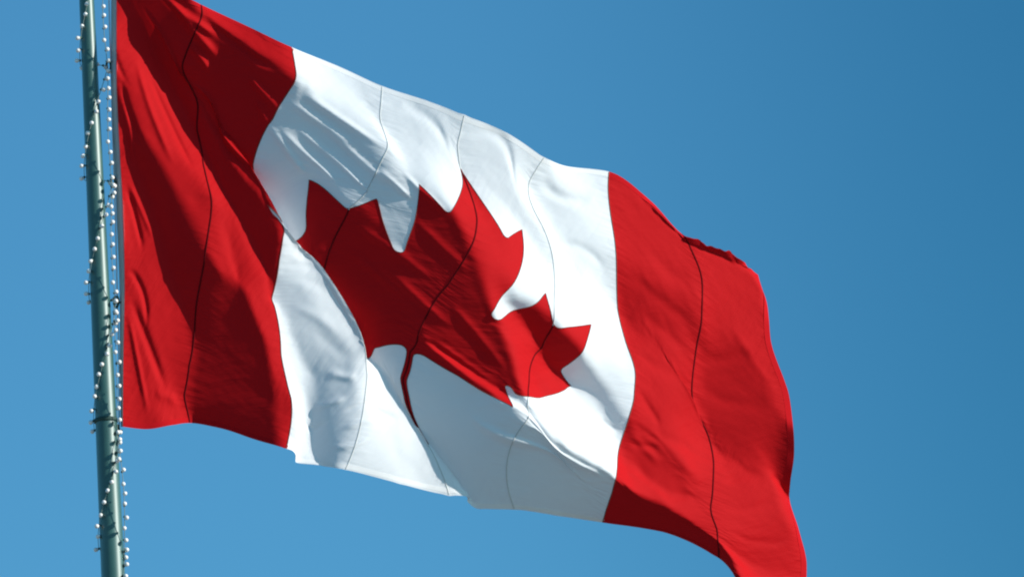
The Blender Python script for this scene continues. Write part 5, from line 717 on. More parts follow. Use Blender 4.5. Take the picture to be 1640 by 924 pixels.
-6 -5 -1 0 2 2 3 7 7 4 2 2 4 7 12 13 10 7 3 0 -3 -2 -1 -2 2 -9 -19 -16 -11 0 1 0 0 -1 -2 -1 -2 -2 -3 -4 -2 -3 -1 -2 -5 -26 31 21 -3 -3 -1 1 6 3 0 0 -6 -4 1 5
5 10 0 -5 -24 -32 -15 -2 -4 2 3 1 3 7 8 5 1 2 3 4 9 13 11 9 3 -2 -2 -1 -1 2 0 1 -9 -16 -18 -5 -1 -2 1 -1 -1 -2 -2 -3 -3 -4 -5 -4 -4 -5 -33 16 24 12 -1 -1 -1 1 7 5
-1 1 -7 -6 -3 1 7 16 -9 8 -16 -19 -25 -13 -2 0 3 1 3 7 9 3 0 3 2 0 8 12 14 9 1 -2 -1 1 0 2 0 2 1 -10 -16 -8 -5 -6 -1 -2 -2 -2 -1 -2 -3 -3 -7 -8 -6 -23 12 14 15 -4
1 0 -1 2 7 4 -2 -2 -5 -7 -7 -7 17 19 4 3 -2 -16 -18 -26 -14 2 0 3 4 5 5 1 1 4 2 -1 5 11 17 8 -1 -1 0 2 2 2 1 1 3 -4 -7 -4 -5 -5 -3 -1 -2 -1 -3 -2 -2 -2 -10 -15
-11 4 9 21 1 -6 -2 -1 0 1 7 2 -3 -5 -2 0 -4 -16 7 23 16 -8 6 2 -14 -20 -26 -13 1 4 3 5 2 -3 1 6 2 2 2 10 19 1 1 1 2 2 2 2 2 2 3 -3 -1 0 -1 -2 -2 -1 -2 -1
-2 -2 -3 -2 -10 2 0 0 12 14 -8 -2 -1 -2 1 2 5 -1 -2 -4 -2 2 0 -10 -13 27 19 -6 2 7 1 -16 -20 -29 -2 3 2 4 -1 -6 0 7 4 2 1 12 11 1 4 3 3 2 3 1 2 2 2 -1 -1 -1
-1 -1 -1 -2 -1 -1 -2 -1 1 1 12 -1 2 2 11 -2 -2 -3 -1 -1 1 2 3 -2 -3 -5 -1 2 10 -9 -20 18 26 1 -4 -2 4 0 -20 -34 -3 3 0 4 -2 -8 0 6 6 5 3 11 6 5 3 3 2 1 3 1
2 1 0 0 -1 -1 -1 -2 0 -1 -1 0 0 1 5 19 -1 1 -1 10 7 -8 -3 -3 -2 0 2 2 -1 -2 -4 -4 -1 -3 14 -2 -13 1 20 12 -5 0 -6 5 -17 -32 -1 3 1 4 -1 -8 -2 7 9 6 8 6 5 3
2 3 2 0 2 1 0 0 0 -1 -1 -1 -1 -1 0 0 1 0 1 3 23 -1 1 3 3 5 -2 -3 -3 -2 -2 0 1 1 -2 -4 -5 -3 1 3 9 7 -16 -15 23 17 -5 1 -5 4 -19 -32 2 4 3 4 -1 -4 -3 8
9 8 6 3 4 2 2 2 2 1 -1 1 -1 -1 -1 0 -1 0 0 0 1 0 1 1 3 27 -1 0 5 4 3 1 -4 -4 -2 -2 -2 0 1 -1 -2 -8 -6 -2 5 4 4 12 -11 -22 21 17 -4 2 -6 3 -20 -32 2 6
4 3 2 -1 0 10 8 7 3 2 1 2 2 1 1 0 0 0 0 0 -2 0 0 0 0 1 1 2 1 0 30 -2 1 1 5 4 2 1 -3 -7 -3 -1 0 0 0 -1 -4 -8 -6 1 -1 5 4 12 -11 -19 20 15 -4 1
-7 3 -20 -33 2 8 6 2 4 1 7 14 2 2 1 2 0 2 2 0 1 1 1 0 0 1 -2 -1 0 1 0 2 1 2 2 30 0 -1 2 3 2 1 1 1 -2 -5 -3 0 0 0 0 1 -6 -12 -6 10 -6 -1 6 14
-12 -16 21 6 -1 0 -5 3 -20 -34 1 10 7 3 2 -2 13 13 4 -1 2 1 0 2 1 2 2 1 1 1 0 0 0 0 0 1 0 1 2 1 31 -1 0 0 1 1 0 0 0 0 -1 -3 -1 1 0 1 -1 0 -5 -19
-3 10 5 -8 5 18 -12 -10 18 -4 0 -1 -2 5 -20 -34 0 9 7 1 -3 -4 16 14 9 1 0 -2 2 4 1 2 3 1 1 2 1 0 0 0 0 1 2 1 1 31 -4 1 0 1 1 -2 -1 -2 0 0 1 -1 -1 1
0 -1 -2 -7 -3 -18 -18 24 18 -2 -4 16 -18 7 11 -7 -1 1 0 6 -19 -34 -3 7 5 -3 -4 1 10 17 10 6 -3 1 2 3 1 1 3 4 2 3 2 1 0 -1 0 2 3 2 29 -4 -2 1 2 0 -2 -2 0 -1
0 0 0 1 0 0 -1 -3 -2 -9 10 -24 -37 23 31 12 -2 4 -23 12 13 -5 0 -1 1 7 -18 -34 -4 4 2 -2 -3 2 4 14 14 13 -2 1 2 0 0 1 2 5 6 3 3 0 0 0 2 4 4 23 -3 -2 1 3
0 -1 -1 -2 0 0 0 1 0 1 0 0 -1 4 -11 -1 28 -44 -24 -8 37 14 5 1 -16 6 20 -7 1 -1 0 7 -18 -37 -1 0 0 0 -2 0 3 7 15 7 0 0 1 0 0 -2 -1 2 8 11 12 5 3 2 6 6
13 0 -1 0 6 2 -1 -1 0 0 0 1 -1 1 -1 0 0 -2 -2 -2 -27 29 19 -32 -7 -24 27 16 0 9 -11 7 17 -7 -2 -1 -2 8 -20 -28 -7 -3 0 0 -1 -2 0 1 8 3 0 0 0 1 2 1 2 3 3 9
13 14 12 5 10 -2 3 2 1 5 8 0 0 1 0 1 0 1 -1 0 -2 -2 -2 -5 -1 -24 -38 35 1 1 -5 -4 31 14 -11 21 -17 8 13 1 -3 0 -3 1 -32 -16 -6 0 -2 -2 -3 -2 -2 2 5 3 1 3 1 2
5 3 1 1 0 6 7 13 17 14 -15 4 3 4 4 16 1 1 0 1 0 3 1 0 -2 -2 -3 -3 -5 -2 -7 -37 -21 4 -12 10 1 9 42 22 -13 0 -21 12 6 8 1 2 1 -10 -19 -13 -4 -1 -1 -2 -4 -2 1 4
4 5 3 4 3 1 2 2 -1 0 2 4 5 14 17 -26 4 3 3 4 16 15 -2 2 1 -1 1 7 -2 -3 -3 -2 -2 -2 -3 3 -15 -34 -21 -16 -7 -3 0 13 46 24 10 -16 -33 -1 7 7 6 9 15 -8 -12 -14 -7 0
-3 -4 -2 -1 1 5 5 4 3 4 3 0 0 2 0 0 1 1 4 14 -30 3 2 3 5 5 10 9 4 3 4 0 1 4 -2 -1 -2 -1 1 -1 -2 6 -7 -23 -38 -28 -12 -14 0 12 39 41 29 -37 -34 1 10 13 14 8
7 -1 -7 -8 -11 -4 -4 -8 -2 0 1 2 3 3 4 3 4 1 0 -1 -1 0 -1 -4 1 -29 1 1 1 4 13 13 -4 3 3 4 3 2 5 0 0 0 0 0 2 1 0 4 3 -15 -43 -38 -27 -12 -3 15 22 45 39 -26
-44 13 12 14 13 4 4 2 -1 -5 -4 -3 -6 -11 -8 -1 1 0 1 2 3 4 4 0 -1 -3 -2 -2 -4 -12 -25 -1 0 -1 1 5 24 4 -1 1 0 2 -2 6 10 -2 0 1 2 1 3 1 1 1 7 -7 -30 -34 -43 -22
-8 10 19 53 17 -7 -33 12 7 14 13 1 2 1 2 0 0 2 -5 -10 -10 -2 -1 -2 -4 1 1 3 2 1 0 -3 -2 -4 -9 -20 -1 -1 -1 -1 2 12 21 -5 2 1 0 0 -4 9 9 -1 2 2 3 1 3 1 2 0
3 0 -10 -37 -45 -39 -5 11 31 56 13 -22 -28 6 3 12 12 4 0 1 0 1 2 5 2 -8 -8 -2 -4 -4 -7 -1 1 3 1 0 0 -1 -2 -4 -13 -2 -3 0 0 -1 5 22 3 -2 1 0 -1 1 -2 9 9 0 2 2
3 1 2 2 1 -2 -3 -6 6 -20 -33 -49 -11 15 55 3 24 -21 -24 0 0 9 10 9 0 1 1 2 3 4 4 -3 -4 -1 -5 -7 -8 -4 1 1 0 -1 0 3 1 -8 -3 -1 -2 -1 2 3 11 16 -6 1 0 1 0 0
0 9 7 1 3 1 2 1 2 1 0 -4 -4 -4 7 2 -30 -49 -26 12 60 -2 19 -14 -24 -12 3 4 11 12 0 2 1 3 5 5 2 1 -1 1 -3 -9 -9 -5 1 -1 0 -3 0 5 -4 -2 -2 -1 0 0 2 7 18 2
-5 0 0 1 1 1 2 8 6 0 2 2 1 1 2 0 -3 -4 -3 -3 0 12 -12 -43 -38 42 19 0 16 -8 -17 -23 3 0 11 9 3 3 2 3 4 5 2 3 2 2 -1 -5 -7 -2 0 -2 -4 -7 -1 0 -1 -2 -2 -1
0 2 5 12 12 -6 -2 1 1 1 2 1 3 7 5 1 0 3 0 0 -1 -1 -2 -5 -4 -2 1 4 3 -31 -22 26 11 -8 17 0 -18 -26 3 0 12 5 4 3 0 3 3 4 3 3 5 4 1 -3 -5 -2 -2 0 -7 -8
4 -2 -2 -1 -2 1 1 4 7 14 3 -4 -1 0 2 0 1 2 2 7 3 1 0 1 -1 -1 0 -2 0 -5 -8 -2 -1 -7 -1 -42 16 22 14 -11 8 6 -13 -25 2 7 11 3 0 2 0 2 2 4 4 4 5 4 2 -4
-4 -3 -3 1 -6 7 -1 -2 -3 -1 -1 2 2 6 12 10 -3 -3 0 0 1 1 0 2 1 7 3 -1 -1 -1 0 -1 0 0 -1 -4 -9 -7 2 -9 -11 -35 5 31 17 -7 11 8 -14 -24 0 10 11 4 0 1 0 1 1 4
3 4 5 3 3 -2 -2 -4 -3 0 11 -1 -3 -3 -3 -1 1 3 5 7 13 4 -4 -2 0 1 1 0 0 1 0 6 1 -2 -1 -1 0 1 -2 0 -2 -5 -5 -10 -1 5 -28 -26 -6 35 23 -6 9 13 -12 -24 0 6 9 5
2 0 -2 1 1 4 4 3 4 3 3 0 -1 -2 -1 12 0 -1 -5 -4 -2 0 3 4 7 9 9 -1 -2 0 0 -1 1 0 0 0 2 4 -3 0 -1 0 -1 0 -2 -1 -4 -6 -2 -11 -14 3 -21 -23 -7 42 25 -5 7 15
-8 -21 -6 1 3 5 5 4 0 0 1 3 4 4 3 3 2 0 0 1 13 -2 1 -2 -6 -5 -1 2 5 6 9 10 3 -5 -1 1 0 -1 0 -1 0 -2 5 4 -4 0 -1 -1 -1 -2 -2 0 -4 -8 -4 -17 11 -5 -29 -25
-6 46 30 3 -1 1 -13 -7 -10 -4 -1 6 7 5 3 1 1 4 3 4 4 1 2 0 1 11 0 -1 1 -3 -8 -5 0 4 8 7 9 9 -1 -5 -1 0 0 -1 -1 -1 0 2 4 -2 1 -1 -1 -2 -2 -3 -3 -1 -4 -4
-7 -21 14 3 -28 -30 -4 35 25 17 0 -3 -11 -11 -9 -3 -5 1 5 7 6 5 2 4 3 2 4 1 -1 -2 10 -2 0 0 -1 -2 -9 -5 2 6 9 9 11 3 -6 -2 0 -1 -2 0 -1 -1 -2 7 5 -5 0 -1 -1 -2
-3 -3 -3 -3 -1 6 -20 -19 16 9 -23 -33 -5 14 13 28 9 -12 -2 -9 -12 -6 -4 1 5 8 8 5 3 3 2 2 1 -1 -3 8 0 -2 -1 1 -1 -4 -8 -5 4 9 9 9 9 -2 -6 -2 -1 0 0 -1 -1 0 2 4
0 -1 0 -2 -2 -1 -3 -4 -3 0 1 11 -20 -20 14 12 -16 -33 -9 5 2 10 10 1 0 -5 -10 -6 -3 1 5 7 8 5 3 2 1 0 0 -3 7 0 -1 -1 -1 -1 0 -5 -5 -4 4 8 8 12 4 -7 -1 -1 0 -1
0 0 -1 0 5 0 0 -1 -1 -1 -3 -1 -2 -1 1 3 1 10 -22 -22 10 12 -10 -18 -15 -13 -5 5 5 4 -1 -1 -4 -3 -1 1 5 7 7 4 2 1 1 -2 -3 8 -2 1 -1 -1 -1 -1 -1 -4 -4 -1 3 5 7 11
-1 -4 0 0 -1 1 -1 -1 -2 5 7 -3 -1 0 -1 -1 -2 0 0 0 2 0 0 9 -16 -19 -4 8 -16 -26 -13 -7 -6 1 8 5 2 0 1 0 0 1 4 6 6 4 1 0 0 -4 8 0 -2 -1 -1 0 -1 1 -1 -2
-2 0 0 2 10 4 -4 3 -1 1 -1 1 -1 -1 1 3 1 0 0 0 0 -1 1 2 0 1 1 -6 -4 -5 -17 -13 -12 -5 -12 -14 -3 -1 -4 1 7 3 0 1 3 3 1 2 3 4 5 2 1 0 -1 9 -2 -1 -1 -1
-2 0 0 1 1 0 3 0 -7 0 11 3 -2 1 0 0 0 1 0 0 3 0 0 0 -1 0 1 1 2 3 -1 -1 1 -7 -17 -22 -17 -10 0 3 -2 0 2 -5 -3 3 0 -2 -10 6 4 2 0 0 2 3 4 2 1 0
9 -2 -2 -1 -2 -1 -1 1 2 1 2 4 9 -2 -10 0 5 0 1 0 0 0 0 -1 -4 6 7 -2 -1 0 -1 -1 0 2 2 1 -1 -3 -3 4 -16 -31 -19 -5 13 7 8 11 15 4 -3 2 -5 -16 -32 -4 3 2 1 -3
-1 3 3 1 3 8 -2 -1 -3 -1 -1 -1 -1 1 1 1 3 9 8 -4 0 0 -1 -1 -1 0 -1 -1 0 -1 -4 8 8 -3 -1 -1 -1 -1 -2 0 2 0 -2 -1 -2 6 -9 -14 -8 -5 11 6 7 10 4 3 0 3 3 -26
-42 -5 0 1 1 -5 -4 3 3 1 8 -3 -2 -1 -2 -3 -1 -1 -1 2 2 1 2 13 4 -2 0 0 -1 0 -1 0 0 -1 -1 0 -3 7 9 -2 -1 -1 -3 -1 -2 -1 0 1 0 2 2 9 4 -6 -11 0 0 -4 -3 -2
4 -1 -1 1 14 -22 -30 -12 -4 0 2 -5 -5 2 2 7 -2 -2 -3 -2 -2 -3 -1 -1 0 2 3 4 8 7 0 1 0 0 -1 0 0 0 -1 1 -1 1 -2 7 8 -1 -1 0 -3 -1 -1 0 0 2 4 8 6 -1 -2 -1
-9 -5 -5 -5 0 -5 -2 -3 4 -6 13 -33 -17 -6 -3 -1 0 -5 -2 1 7 -2 -3 -2 -3 -2 -2 -3 -3 -1 1 3 6 11 11 -2 1 0 0 0 0 0 0 0 0 0 0 2 -1 8 7 -1 1 0 -1 1 1 2 2 4
6 6 2 -5 -4 -7 -8 -7 -9 -6 -5 -1 1 -5 4 0 1 -35 -7 -3 -3 -2 -3 -4 -2 6 -2 -2 -4 -3 -3 -2 -3 -2 -3 -2 1 5 9 19 6 -2 1 0 0 0 0 0 1 0 1 1 -1 1 0 9 8 0 2 1
0 2 1 3 3 2 3 3 -1 -6 -7 -11 -8 -7 -6 -5 -1 -2 -3 -1 -1 7 4 -38 -7 -4 -2 -3 -6 -3 7 -3 -3 -3 -4 -3 -3 -3 -3 -2 -2 -1 0 7 20 18 -2 -1 1 1 0 1 0 1 1 0 0 1 1 0
1 7 10 4 -1 0 2 2 1 0 1 1 0 0 -4 -7 -8 -8 -7 -5 -4 -5 -4 -2 1 -1 -3 3 4 -31 -4 -5 0 -4 -7 7 -5 -2 -3 -4 -4 -3 -2 -3 -3 -2 -2 -1 2 8 28 15 -3 -2 0 2 0 1 1 1
1 0 1 0 1 0 3 3 8 6 0 0 1 0 0 0 0 -1 0 -1 -5 -6 -9 -5 -7 -5 -1 -4 -5 -2 1 2 0 10 -5 -27 -6 -5 -2 -4 4 -3 -2 -1 -3 -4 -5 -3 -3 -3 -2 -2 -2 -2 3 12 28 14 -2 0
0 1 2 0 1 1 1 0 0 1 1 0 2 1 9 6 -3 0 0 0 -1 -1 0 0 -1 -1 -5 -5 -6 -3 -8 -5 -5 -2 -4 0 -5 2 -8 17 -11 -11 -7 -6 -2 1 -4 -1 1 -1 -3 -3 -6 -4 -4 -3 -2 -2 -2 -1
6 16 25 13 -2 1 2 1 1 1 1 1 0 0 1 0 0 0 1 -2 7 7 -2 -1 0 -2 0 -1 -1 1 0 -2 -2 -4 -5 -2 -11 3 -5 -4 -5 1 -17 -14 -2 20 -4 -4 -5 -6 -6 -3 -2 0 3 0 -1 -3 -6 -7
-5 -2 -1 -2 -1 1 8 17 26 13 -2 1 1 1 1 1 0 0 1 -1 1 -1 0 -2 0 -3 3 8 2 -2 -1 -2 1 0 1 1 0 -2 -1 -1 -3 -4 -9 2 -5 -3 -3 6 -18 -24 0 5 1 0 -5 -14 0 -3 -1 1
3 1 -1 -3 -4 -7 -5 -3 -1 -2 0 3 11 18 26 12 -2 0 2 0 0 1 1 -1 0 -1 -1 -1 -2 -2 -2 -2 -1 1 8 4 -3 3 2 1 0 1 -3 -1 -1 -2 -2 -4 -5 -2 -2 -4 -12 7 -18 -13 -4 -2 3 1
-17 0 -1 -2 -1 0 1 3 0 -2 -5 -7 -6 -3 -1 -1 1 6 11 18 26 12 -2 -1 0 0 0 0 0 -1 -2 -1 -2 -1 -3 -1 -3 -4 -2 -5 -6 9 29 6 -6 1 -3 -1 -3 -1 -1 -3 -3 -3 -2 -5 -7 -1 -10 0
-18 -7 -5 -3 9 -19 1 -1 -1 -1 1 0 -1 1 0 -2 -6 -5 -5 -4 -2 1 2 6 11 17 26 12 -4 0 -1 -1 -2 0 -2 -1 -2 -3 -2 -2 -4 -1 -2 -2 -5 1 -8 6 35 4 -5 1 0 -3 -2 -2 -2 -3 -3 -4
-3 -1 -6 -1 2 -10 -18 -9 -6 0 -19 1 0 -1 0 0 0 -1 -1 0 -1 -3 -6 -6 -3 -3 -2 1 4 6 8 14 26 13 -5 -1 -3 0 -3 -1 -2 -2 -2 -3 -2 -1 -2 0 1 -2 6 -8 -22 34 23 -9 7 -3 0 -3
-2 -1 -3 -4 -1 -4 -3 1 -2 -4 0 -10 -18 -7 -7 -18 1 0 0 0 -1 0 -1 -2 -2 -2 -1 -3 -5 -5 -2 -2 -1 2 3 4 3 13 28 11 -7 0 -4 -1 -2 -2 -1 -2 -1 -1 -1 0 0 -1 5 -5 8 -17 -17 45
22 -13 4 -3 -4 -1 -1 -2 -2 -3 -1 -3 -3 -1 -3 -2 0 -9 -9 -18 -17 1 0 0 0 0 -1 -1 -3 -4 -1 -2 -2 -2 -5 -4 -1 -1 0 4 3 -2 -4 10 32 12 -9 1 -3 -1 -1 -1 0 -1 1 1 1 1 2 2
0 8 -11 -36 16 41 8 -6 -1 -1 -2 -1 -1 -2 -2 -2 -2 -3 -1 -4 -4 -3 0 -11 -5 -16 0 1 0 0 0 -1 -1 -2 -4 -5 -3 -1 -1 -1 -3 -3 -1 -1 1 5 0 -10 -10 6 40 16 -13 4 -2 2 0 1 2 1
1 2 1 2 -1 5 -5 11 -22 -21 30 22 -5 4 -2 -2 -1 0 -1 -2 -3 -2 -3 -3 -1 -4 -6 -6 -17 3 -15 1 0 0 0 0 -1 -1 -2 -4 -5 -5 -2 -1 0 -2 -2 -2 -1 -1 3 6 -5 -24 -14 4 49 24 -12 11
-2 5 0 3 1 2 1 1 1 2 1 0 7 -10 -37 5 37 13 -7 1 -1 -1 0 0 -2 -2 -3 -3 -3 -3 -3 -4 -5 -6 -14 -15 0 1 1 0 0 -1 -2 -1 -3 -5 -6 -4 -1 -2 1 -2 -1 -2 0 -1 7 7 -20 -36
-10 -1 37 36 23 10 -6 5 1 2 1 1 1 -1 1 -1 4 -6 10 -22 -19 21 18 -1 3 0 0 -2 0 -1 -2 -3 -2 -4 -4 -3 -3 -3 2 -10 -17 2 0 1 0 -1 0 -1 -1 -1 -4 -6 -7 -4 0 -1 1 -2 0 -2
0 2 4 3 -28 -32 -7 4 19 12 35 40 8 -4 3 -1 0 0 0 1 0 2 0 5 -10 -35 18 27 0 1 0 -2 0 -3 -1 -2 -3 -4 -2 -3 -3 -3 -2 -2 -5 -18 -1 1 0 1 -1 -1 0 0 0 -1 -4 -6 -7 -3
-1 -1 0 0 -1 -1 0 4 -3 -3 -25 -23 -7 6 7 9 18 41 35 5 -6 1 -1 2 -2 3 -3 5 -5 8 -25 -26 39 29 -11 -2 -2 -3 -2 -2 -3 -3 -3 -3 -3 -2 -2 -2 -3 -3 -21 0 -1 1 0 0 -1 -2 1 1
1 0 -5 -6 -7 -3 0 -1 -2 1 0 0 4 2 3 -14 -33 -13 -4 3 3 7 13 29 44 19 -7 3 1 1 0 1 2 1 5 -17 -35 8 39 12 -7 -2 -3 -3 -4 -3 -3 -2 -3 -2 -3 -2 -3 -2 -4 -23 -1 -1 0 1
1 -1 -1 -3 2 2 1 0 -4 -7 -6 -4 -1 -1 -1 0 0 5 15 -3 3 -20 -36 -11 -2 1 2 4 6 11 43 43 6 -4 2 0 -1 0 4 -4 13 -19 -19 16 19 -2 -2 -2 -4 -4 -4 -3 -3 -2 -2 -2 -3 -1 -4 -2
-24 -2 -1 -3 1 4 1 0 -2 -2 1 3 0 -1 -3 -6 -7 -4 -2 -3 0 -1 -2 19 13 -6 5 -22 -37 -13 -2 0 1 2 3 8 19 42 38 5 -8 5 -7 1 0 6 10 -21 -8 19 8 -6 -3 -3 -5 -4 -3 -2 -2 -3
-1 -2 -3 -2 -4 -25 -2 -2 -2 -2 2 5 2 1 -4 -2 0 3 1 -2 -4 -5 -6 -5 -4 -3 2 4 7 14 3 -2 7 -23 -38 -12 -2 -2 1 0 2 6 10 21 41 32 -3 -4 0 6 2 0 -7 -11 6 11 -3 -3 -3 -3
-3 -2 -2 -2 -1 -2 -2 -2 -3 -3 -25 -2 -1 -4 -3 -1 4 5 3 2 -4 -2 -1 1 1 -2 -5 -5 -6 -4 -6 -3 5 15 18 -3 1 -3 5 -24 -37 -12 0 -1 -1 -1 3 4 6 12 28 38 20 -1 -1 0 -4 -6 -9 -5
10 6 -4 -3 -1 0 -2 -1 -1 -1 -2 -1 -3 -3 -2 -26 -2 -2 2 -2 -6 -1 4 5 4 2 -3 -3 -2 -1 0 -2 -5 -5 -7 -4 -4 1 4 24 12 -8 -2 -4 4 -29 -31 -4 0 1 -3 -2 3 5 7 13 24 32 20 4
-2 -6 -8 -9 -9 1 5 1 2 1 0 1 0 0 -1 -1 -3 -2 -2 -4 -28 1 -1 0 -1 -3 -5 -1 4 4 5 1 -2 -3 -3 -2 -1 -3 -5 -5 -5 -3 -3 2 15 25 -7 -5 -3 -4 -4 -25 -19 -1 2 -1 -4 2 7 6
6 14 22 25 16 0 -9 -9 -10 -6 -11 -1 10 3 3 4 2 0 0 -1 -1 -1 -2 -2 -2 -32 6 0 -1 0 -1 -4 -3 -2 3 3 4 1 -2 -2 -3 -4 -3 -3 -4 -5 -3 -2 -1 4 27 11 -10 -4 -3 4 -20 -27 -3 2
5 -2 -3 4 9 7 6 13 18 19 9 -10 -14 -4 -20 -8 11 2 7 4 3 2 2 -1 0 -2 -1 -2 -2 -1 -39 7 6 1 -2 1 -1 -4 -2 -2 2 2 2 0 -1 -3 -3 -3 -5 -4 -3 -4 -3 0 2 13 26 -4 -6 -2
-5 -3 -16 -14 -2 4 3 -4 -1 4 7 5 9 13 13 14 -3 -15 -24 -5 7 1 6 3 5 3 3 1 0 -1 -2 -2 -1 -1 0 -43 6 6 4 2 -1 -1 -1 -2 -2 -1 1 1 1 -1 -2 -3 -4 -3 -5 -4 -3 -3 -2 -1
5 27 15 -7 -8 -3 -2 -8 -11 -6 0 4 0 -3 -1 0 3 5 13 11 -2 -1 -11 -3 -2 2 2 4 4 4 3 3 1 1 -2 -2 -1 -2 -1 0 -44 3 5 5 3 1 1 -1 -2 0 -2 -1 1 0 -1 -2 -1 -4 -4 -3
-5 -5 -3 -3 -2 3 16 27 3 -7 -7 -3 -4 -8 -9 -3 4 2 -2 -3 -1 -3 2 6 25 -3 -17 4 -7 -1 -1 2 5 5 3 3 3 3 1 -1 -1 -3 0 -1 -1 -45 4 2 3 4 2 1 1 0 -2 0 -1 -1 0 -1
-1 -2 -2 -4 -4 -5 -4 -4 -5 -3 -1 4 30 25 -4 -9 -7 -8 -6 -4 -6 -1 5 -1 -1 -3 -2 -4 -2 -1 29 6 -15 -5 -4 -2 1 0 6 5 4 3 2 2 0 -1 0 -2 -1 0 -44 2 1 2 2 3 2 1 0 1
-1 0 -1 -1 -1 -1 -2 -3 -2 -4 -3 -5 -5 -4 -4 -4 1 7 29 21 -1 -1 -14 -18 -3 -1 -3 2 2 -2 -1 -2 -4 -2 0 9 11 -3 -3 -6 -4 -2 3 0 5 4 4 4 3 3 -1 -1 0 -1 -1 -43 -1 2 1 2
2 1 2 1 0 0 0 0 -1 -1 -2 -2 -1 -3 -3 -4 -4 -5 -4 -4 -4 -2 5 17 24 9 2 -1 -13 -13 -10 -3 0 3 -1 -1 -1 -2 -2 1 10 7 -2 -4 -4 -4 -2 -2 1 2 4 3 4 3 4 3 0 0 0 -4
-40 -2 -1 1 0 1 3 1 1 1 1 0 -1 -2 -1 -2 -1 -2 -2 -3 -3 -4 -4 -4 -2 -2 -4 0 4 27 28 1 -3 -8 -9 -15 -9 -3 -1 0 0 0 -1 -3 1 14 15 -5 -4 -6 -6 -5 -2 -1 -1 2 4 3 5 4
5 2 0 0 -1 -37 -4 -1 -2 1 1 0 2 2 1 1 0 0 -1 -2 -2 -3 -2 -2 -2 -2 -2 -5 -4 -2 -1 0 -2 0 3 32 32 5 -14 -22 -2 -16 -9 -4 -1 -1 0 1 -1 -2 3 29 11 -12 -6 -8 -6 -5 -3 -2
0 2 3 3 6 6 6 2 0 -1 -33 -4 -4 -1 -1 0 0 1 2 1 1 1 0 0 -3 -2 -4 -3 -2 -1 -2 -2 -2 -2 -5 -2 1 1 2 4 4 32 30 6 -18 -24 -13 -16 -6 -3 -2 -1 -1 1 0 4 19 17 -3 -5
-6 -9 -6 -5 -3 -2 -1 2 3 4 7 7 7 2 -1 -31 -3 -3 -3 -2 -2 1 0 1 2 1 1 1 0 -1 -4 -3 -4 -3 -2 -1 -2 0 -3 -2 -3 -2 2 4 5 7 4 31 27 12 -16 -26 -32 -14 -4 -3 -3 -2 -3 1
2 22 24 -3 -1 -6 -7 -9 -5 -4 -5 -2 -1 3 3 5 8 9 7 1 -30 -2 -3 -2 -2 -2 -1 -1 0 1 2 2 1 0 0 -1 -4 -5 -5 -4 -1 0 0 0 -1 -3 -3 -1 2 7 6 6 3 23 27 19 -9 -26 -40 -14
-7 -5 -5 -3 -2 -1 3 37 18 -6 -4 -5 -7 -7 -5 -4 -5 -1 0 2 4 6 8 10 6 -29 -2 -1 -2 -2 -1 -3 -1 -1 0 2 1 3 1 0 -2 -2 -3 -5 -5 -6 2 2 2 1 -2 -2 -3 -1 2 5 6 5 7 8
24 19 -1 -20 -36 -18 -13 -8 -4 -1 -2 -1 19 29 -1 5 -3 -4 -6 -6 -4 -3 -3 -2 1 1 4 6 8 9 -29 -1 -1 -1 -1 -1 -1 -1 -2 0 0 2 2 2 0 0 -2 -2 -2 -4 -5 -5 2 4 5 5 -1 -3 -4 -4
0 1 3 4 7 2 22 9 -1 -9 -25 -25 -16 -6 0 1 -2 -7 27 22 -2 3 -1 -4 -4 -3 -2 -3 -2 -1 1 2 3 5 7 -29 0 0 -1 -1 0 0 0 0 -1 -1 2 1 2 2 0 -1 -2 -2 -2 0 -4 3 3 3
4 2 -1 -3 -6 -5 -3 -3 -2 0 2 5 25 4 -5 -7 -13 -21 -17 -3 4 3 -2 -5 10 7 10 1 2 -1 -2 -3 -1 -1 0 0 1 3 3 2 -29 1 -1 0 0 0 1 0 1 0 1 -1 1 2 1 1 2 1 1 0
0 -2 -1 4 1 -1 1 -1 -2 -3 -4 -5 -3 -3 -3 -2 0 9 15 1 -4 -3 -8 -15 -14 -5 5 14 -22 -10 15 3 11 3 2 -1 0 -1 1 0 2 2 2 1 3 -29 1 0 -1 0 1 0 0 1 1 0 2 1 1 2
1 2 2 2 2 1 2 -5 -1 -1 0 -1 1 -2 -2 -4 -2 -3 -2 -1 -2 -1 2 6 3 -1 -3 -2 -8 -12 -7 -5 -3 2 -5 1 4 6 6 3 3 0 1 0 3 2 3 3 3 1 -28 2 0 -1 0 -1 0 1 1 0
2 1 1 1 2 2 0 3 1 2 2 4 -4 -3 -2 -2 0 -1 -1 -2 -1 -3 -1 0 0 0 0 -2 3 0 -1 -1 -3 -5 -11 -7 -6 -5 -1 -1 -1 2 4 5 7 3 3 1 2 1 4 2 4 4 4 -27 1 0 0 -1
-1 1 1 0 2 1 1 2 0 -1 2 3 2 3 1 0 2 1 -6 -4 -2 -2 0 0 0 -2 -1 -1 0 3 3 4 -5 -5 2 0 -3 -2 -2 -10 -9 -5 -4 -2 -1 -1 2 1 5 5 6 4 3 1 2 1 4 2 4 4
-26 1 0 -1 -1 1 0 0 1 2 1 2 2 3 -3 0 2 2 2 3 5 -6 -1 -5 -4 -4 -1 -1 1 0 0 0 0 1 1 5 3 1 -4 -2 -2 -2 -2 -3 -5 -12 -4 -2 -2 1 0 0 1 2 4 5 4 3 2 1
1 2 3 3 5 -23 -1 0 -2 0 0 0 1 2 0 2 1 0 2 1 -1 1 1 2 1 4 3 -4 -6 -8 -4 -3 0 0 1 1 1 0 1 2 3 5 3 -1 -2 -3 -2 -4 -4 -7 -10 -3 4 3 -1 -1 -1 2 3 2
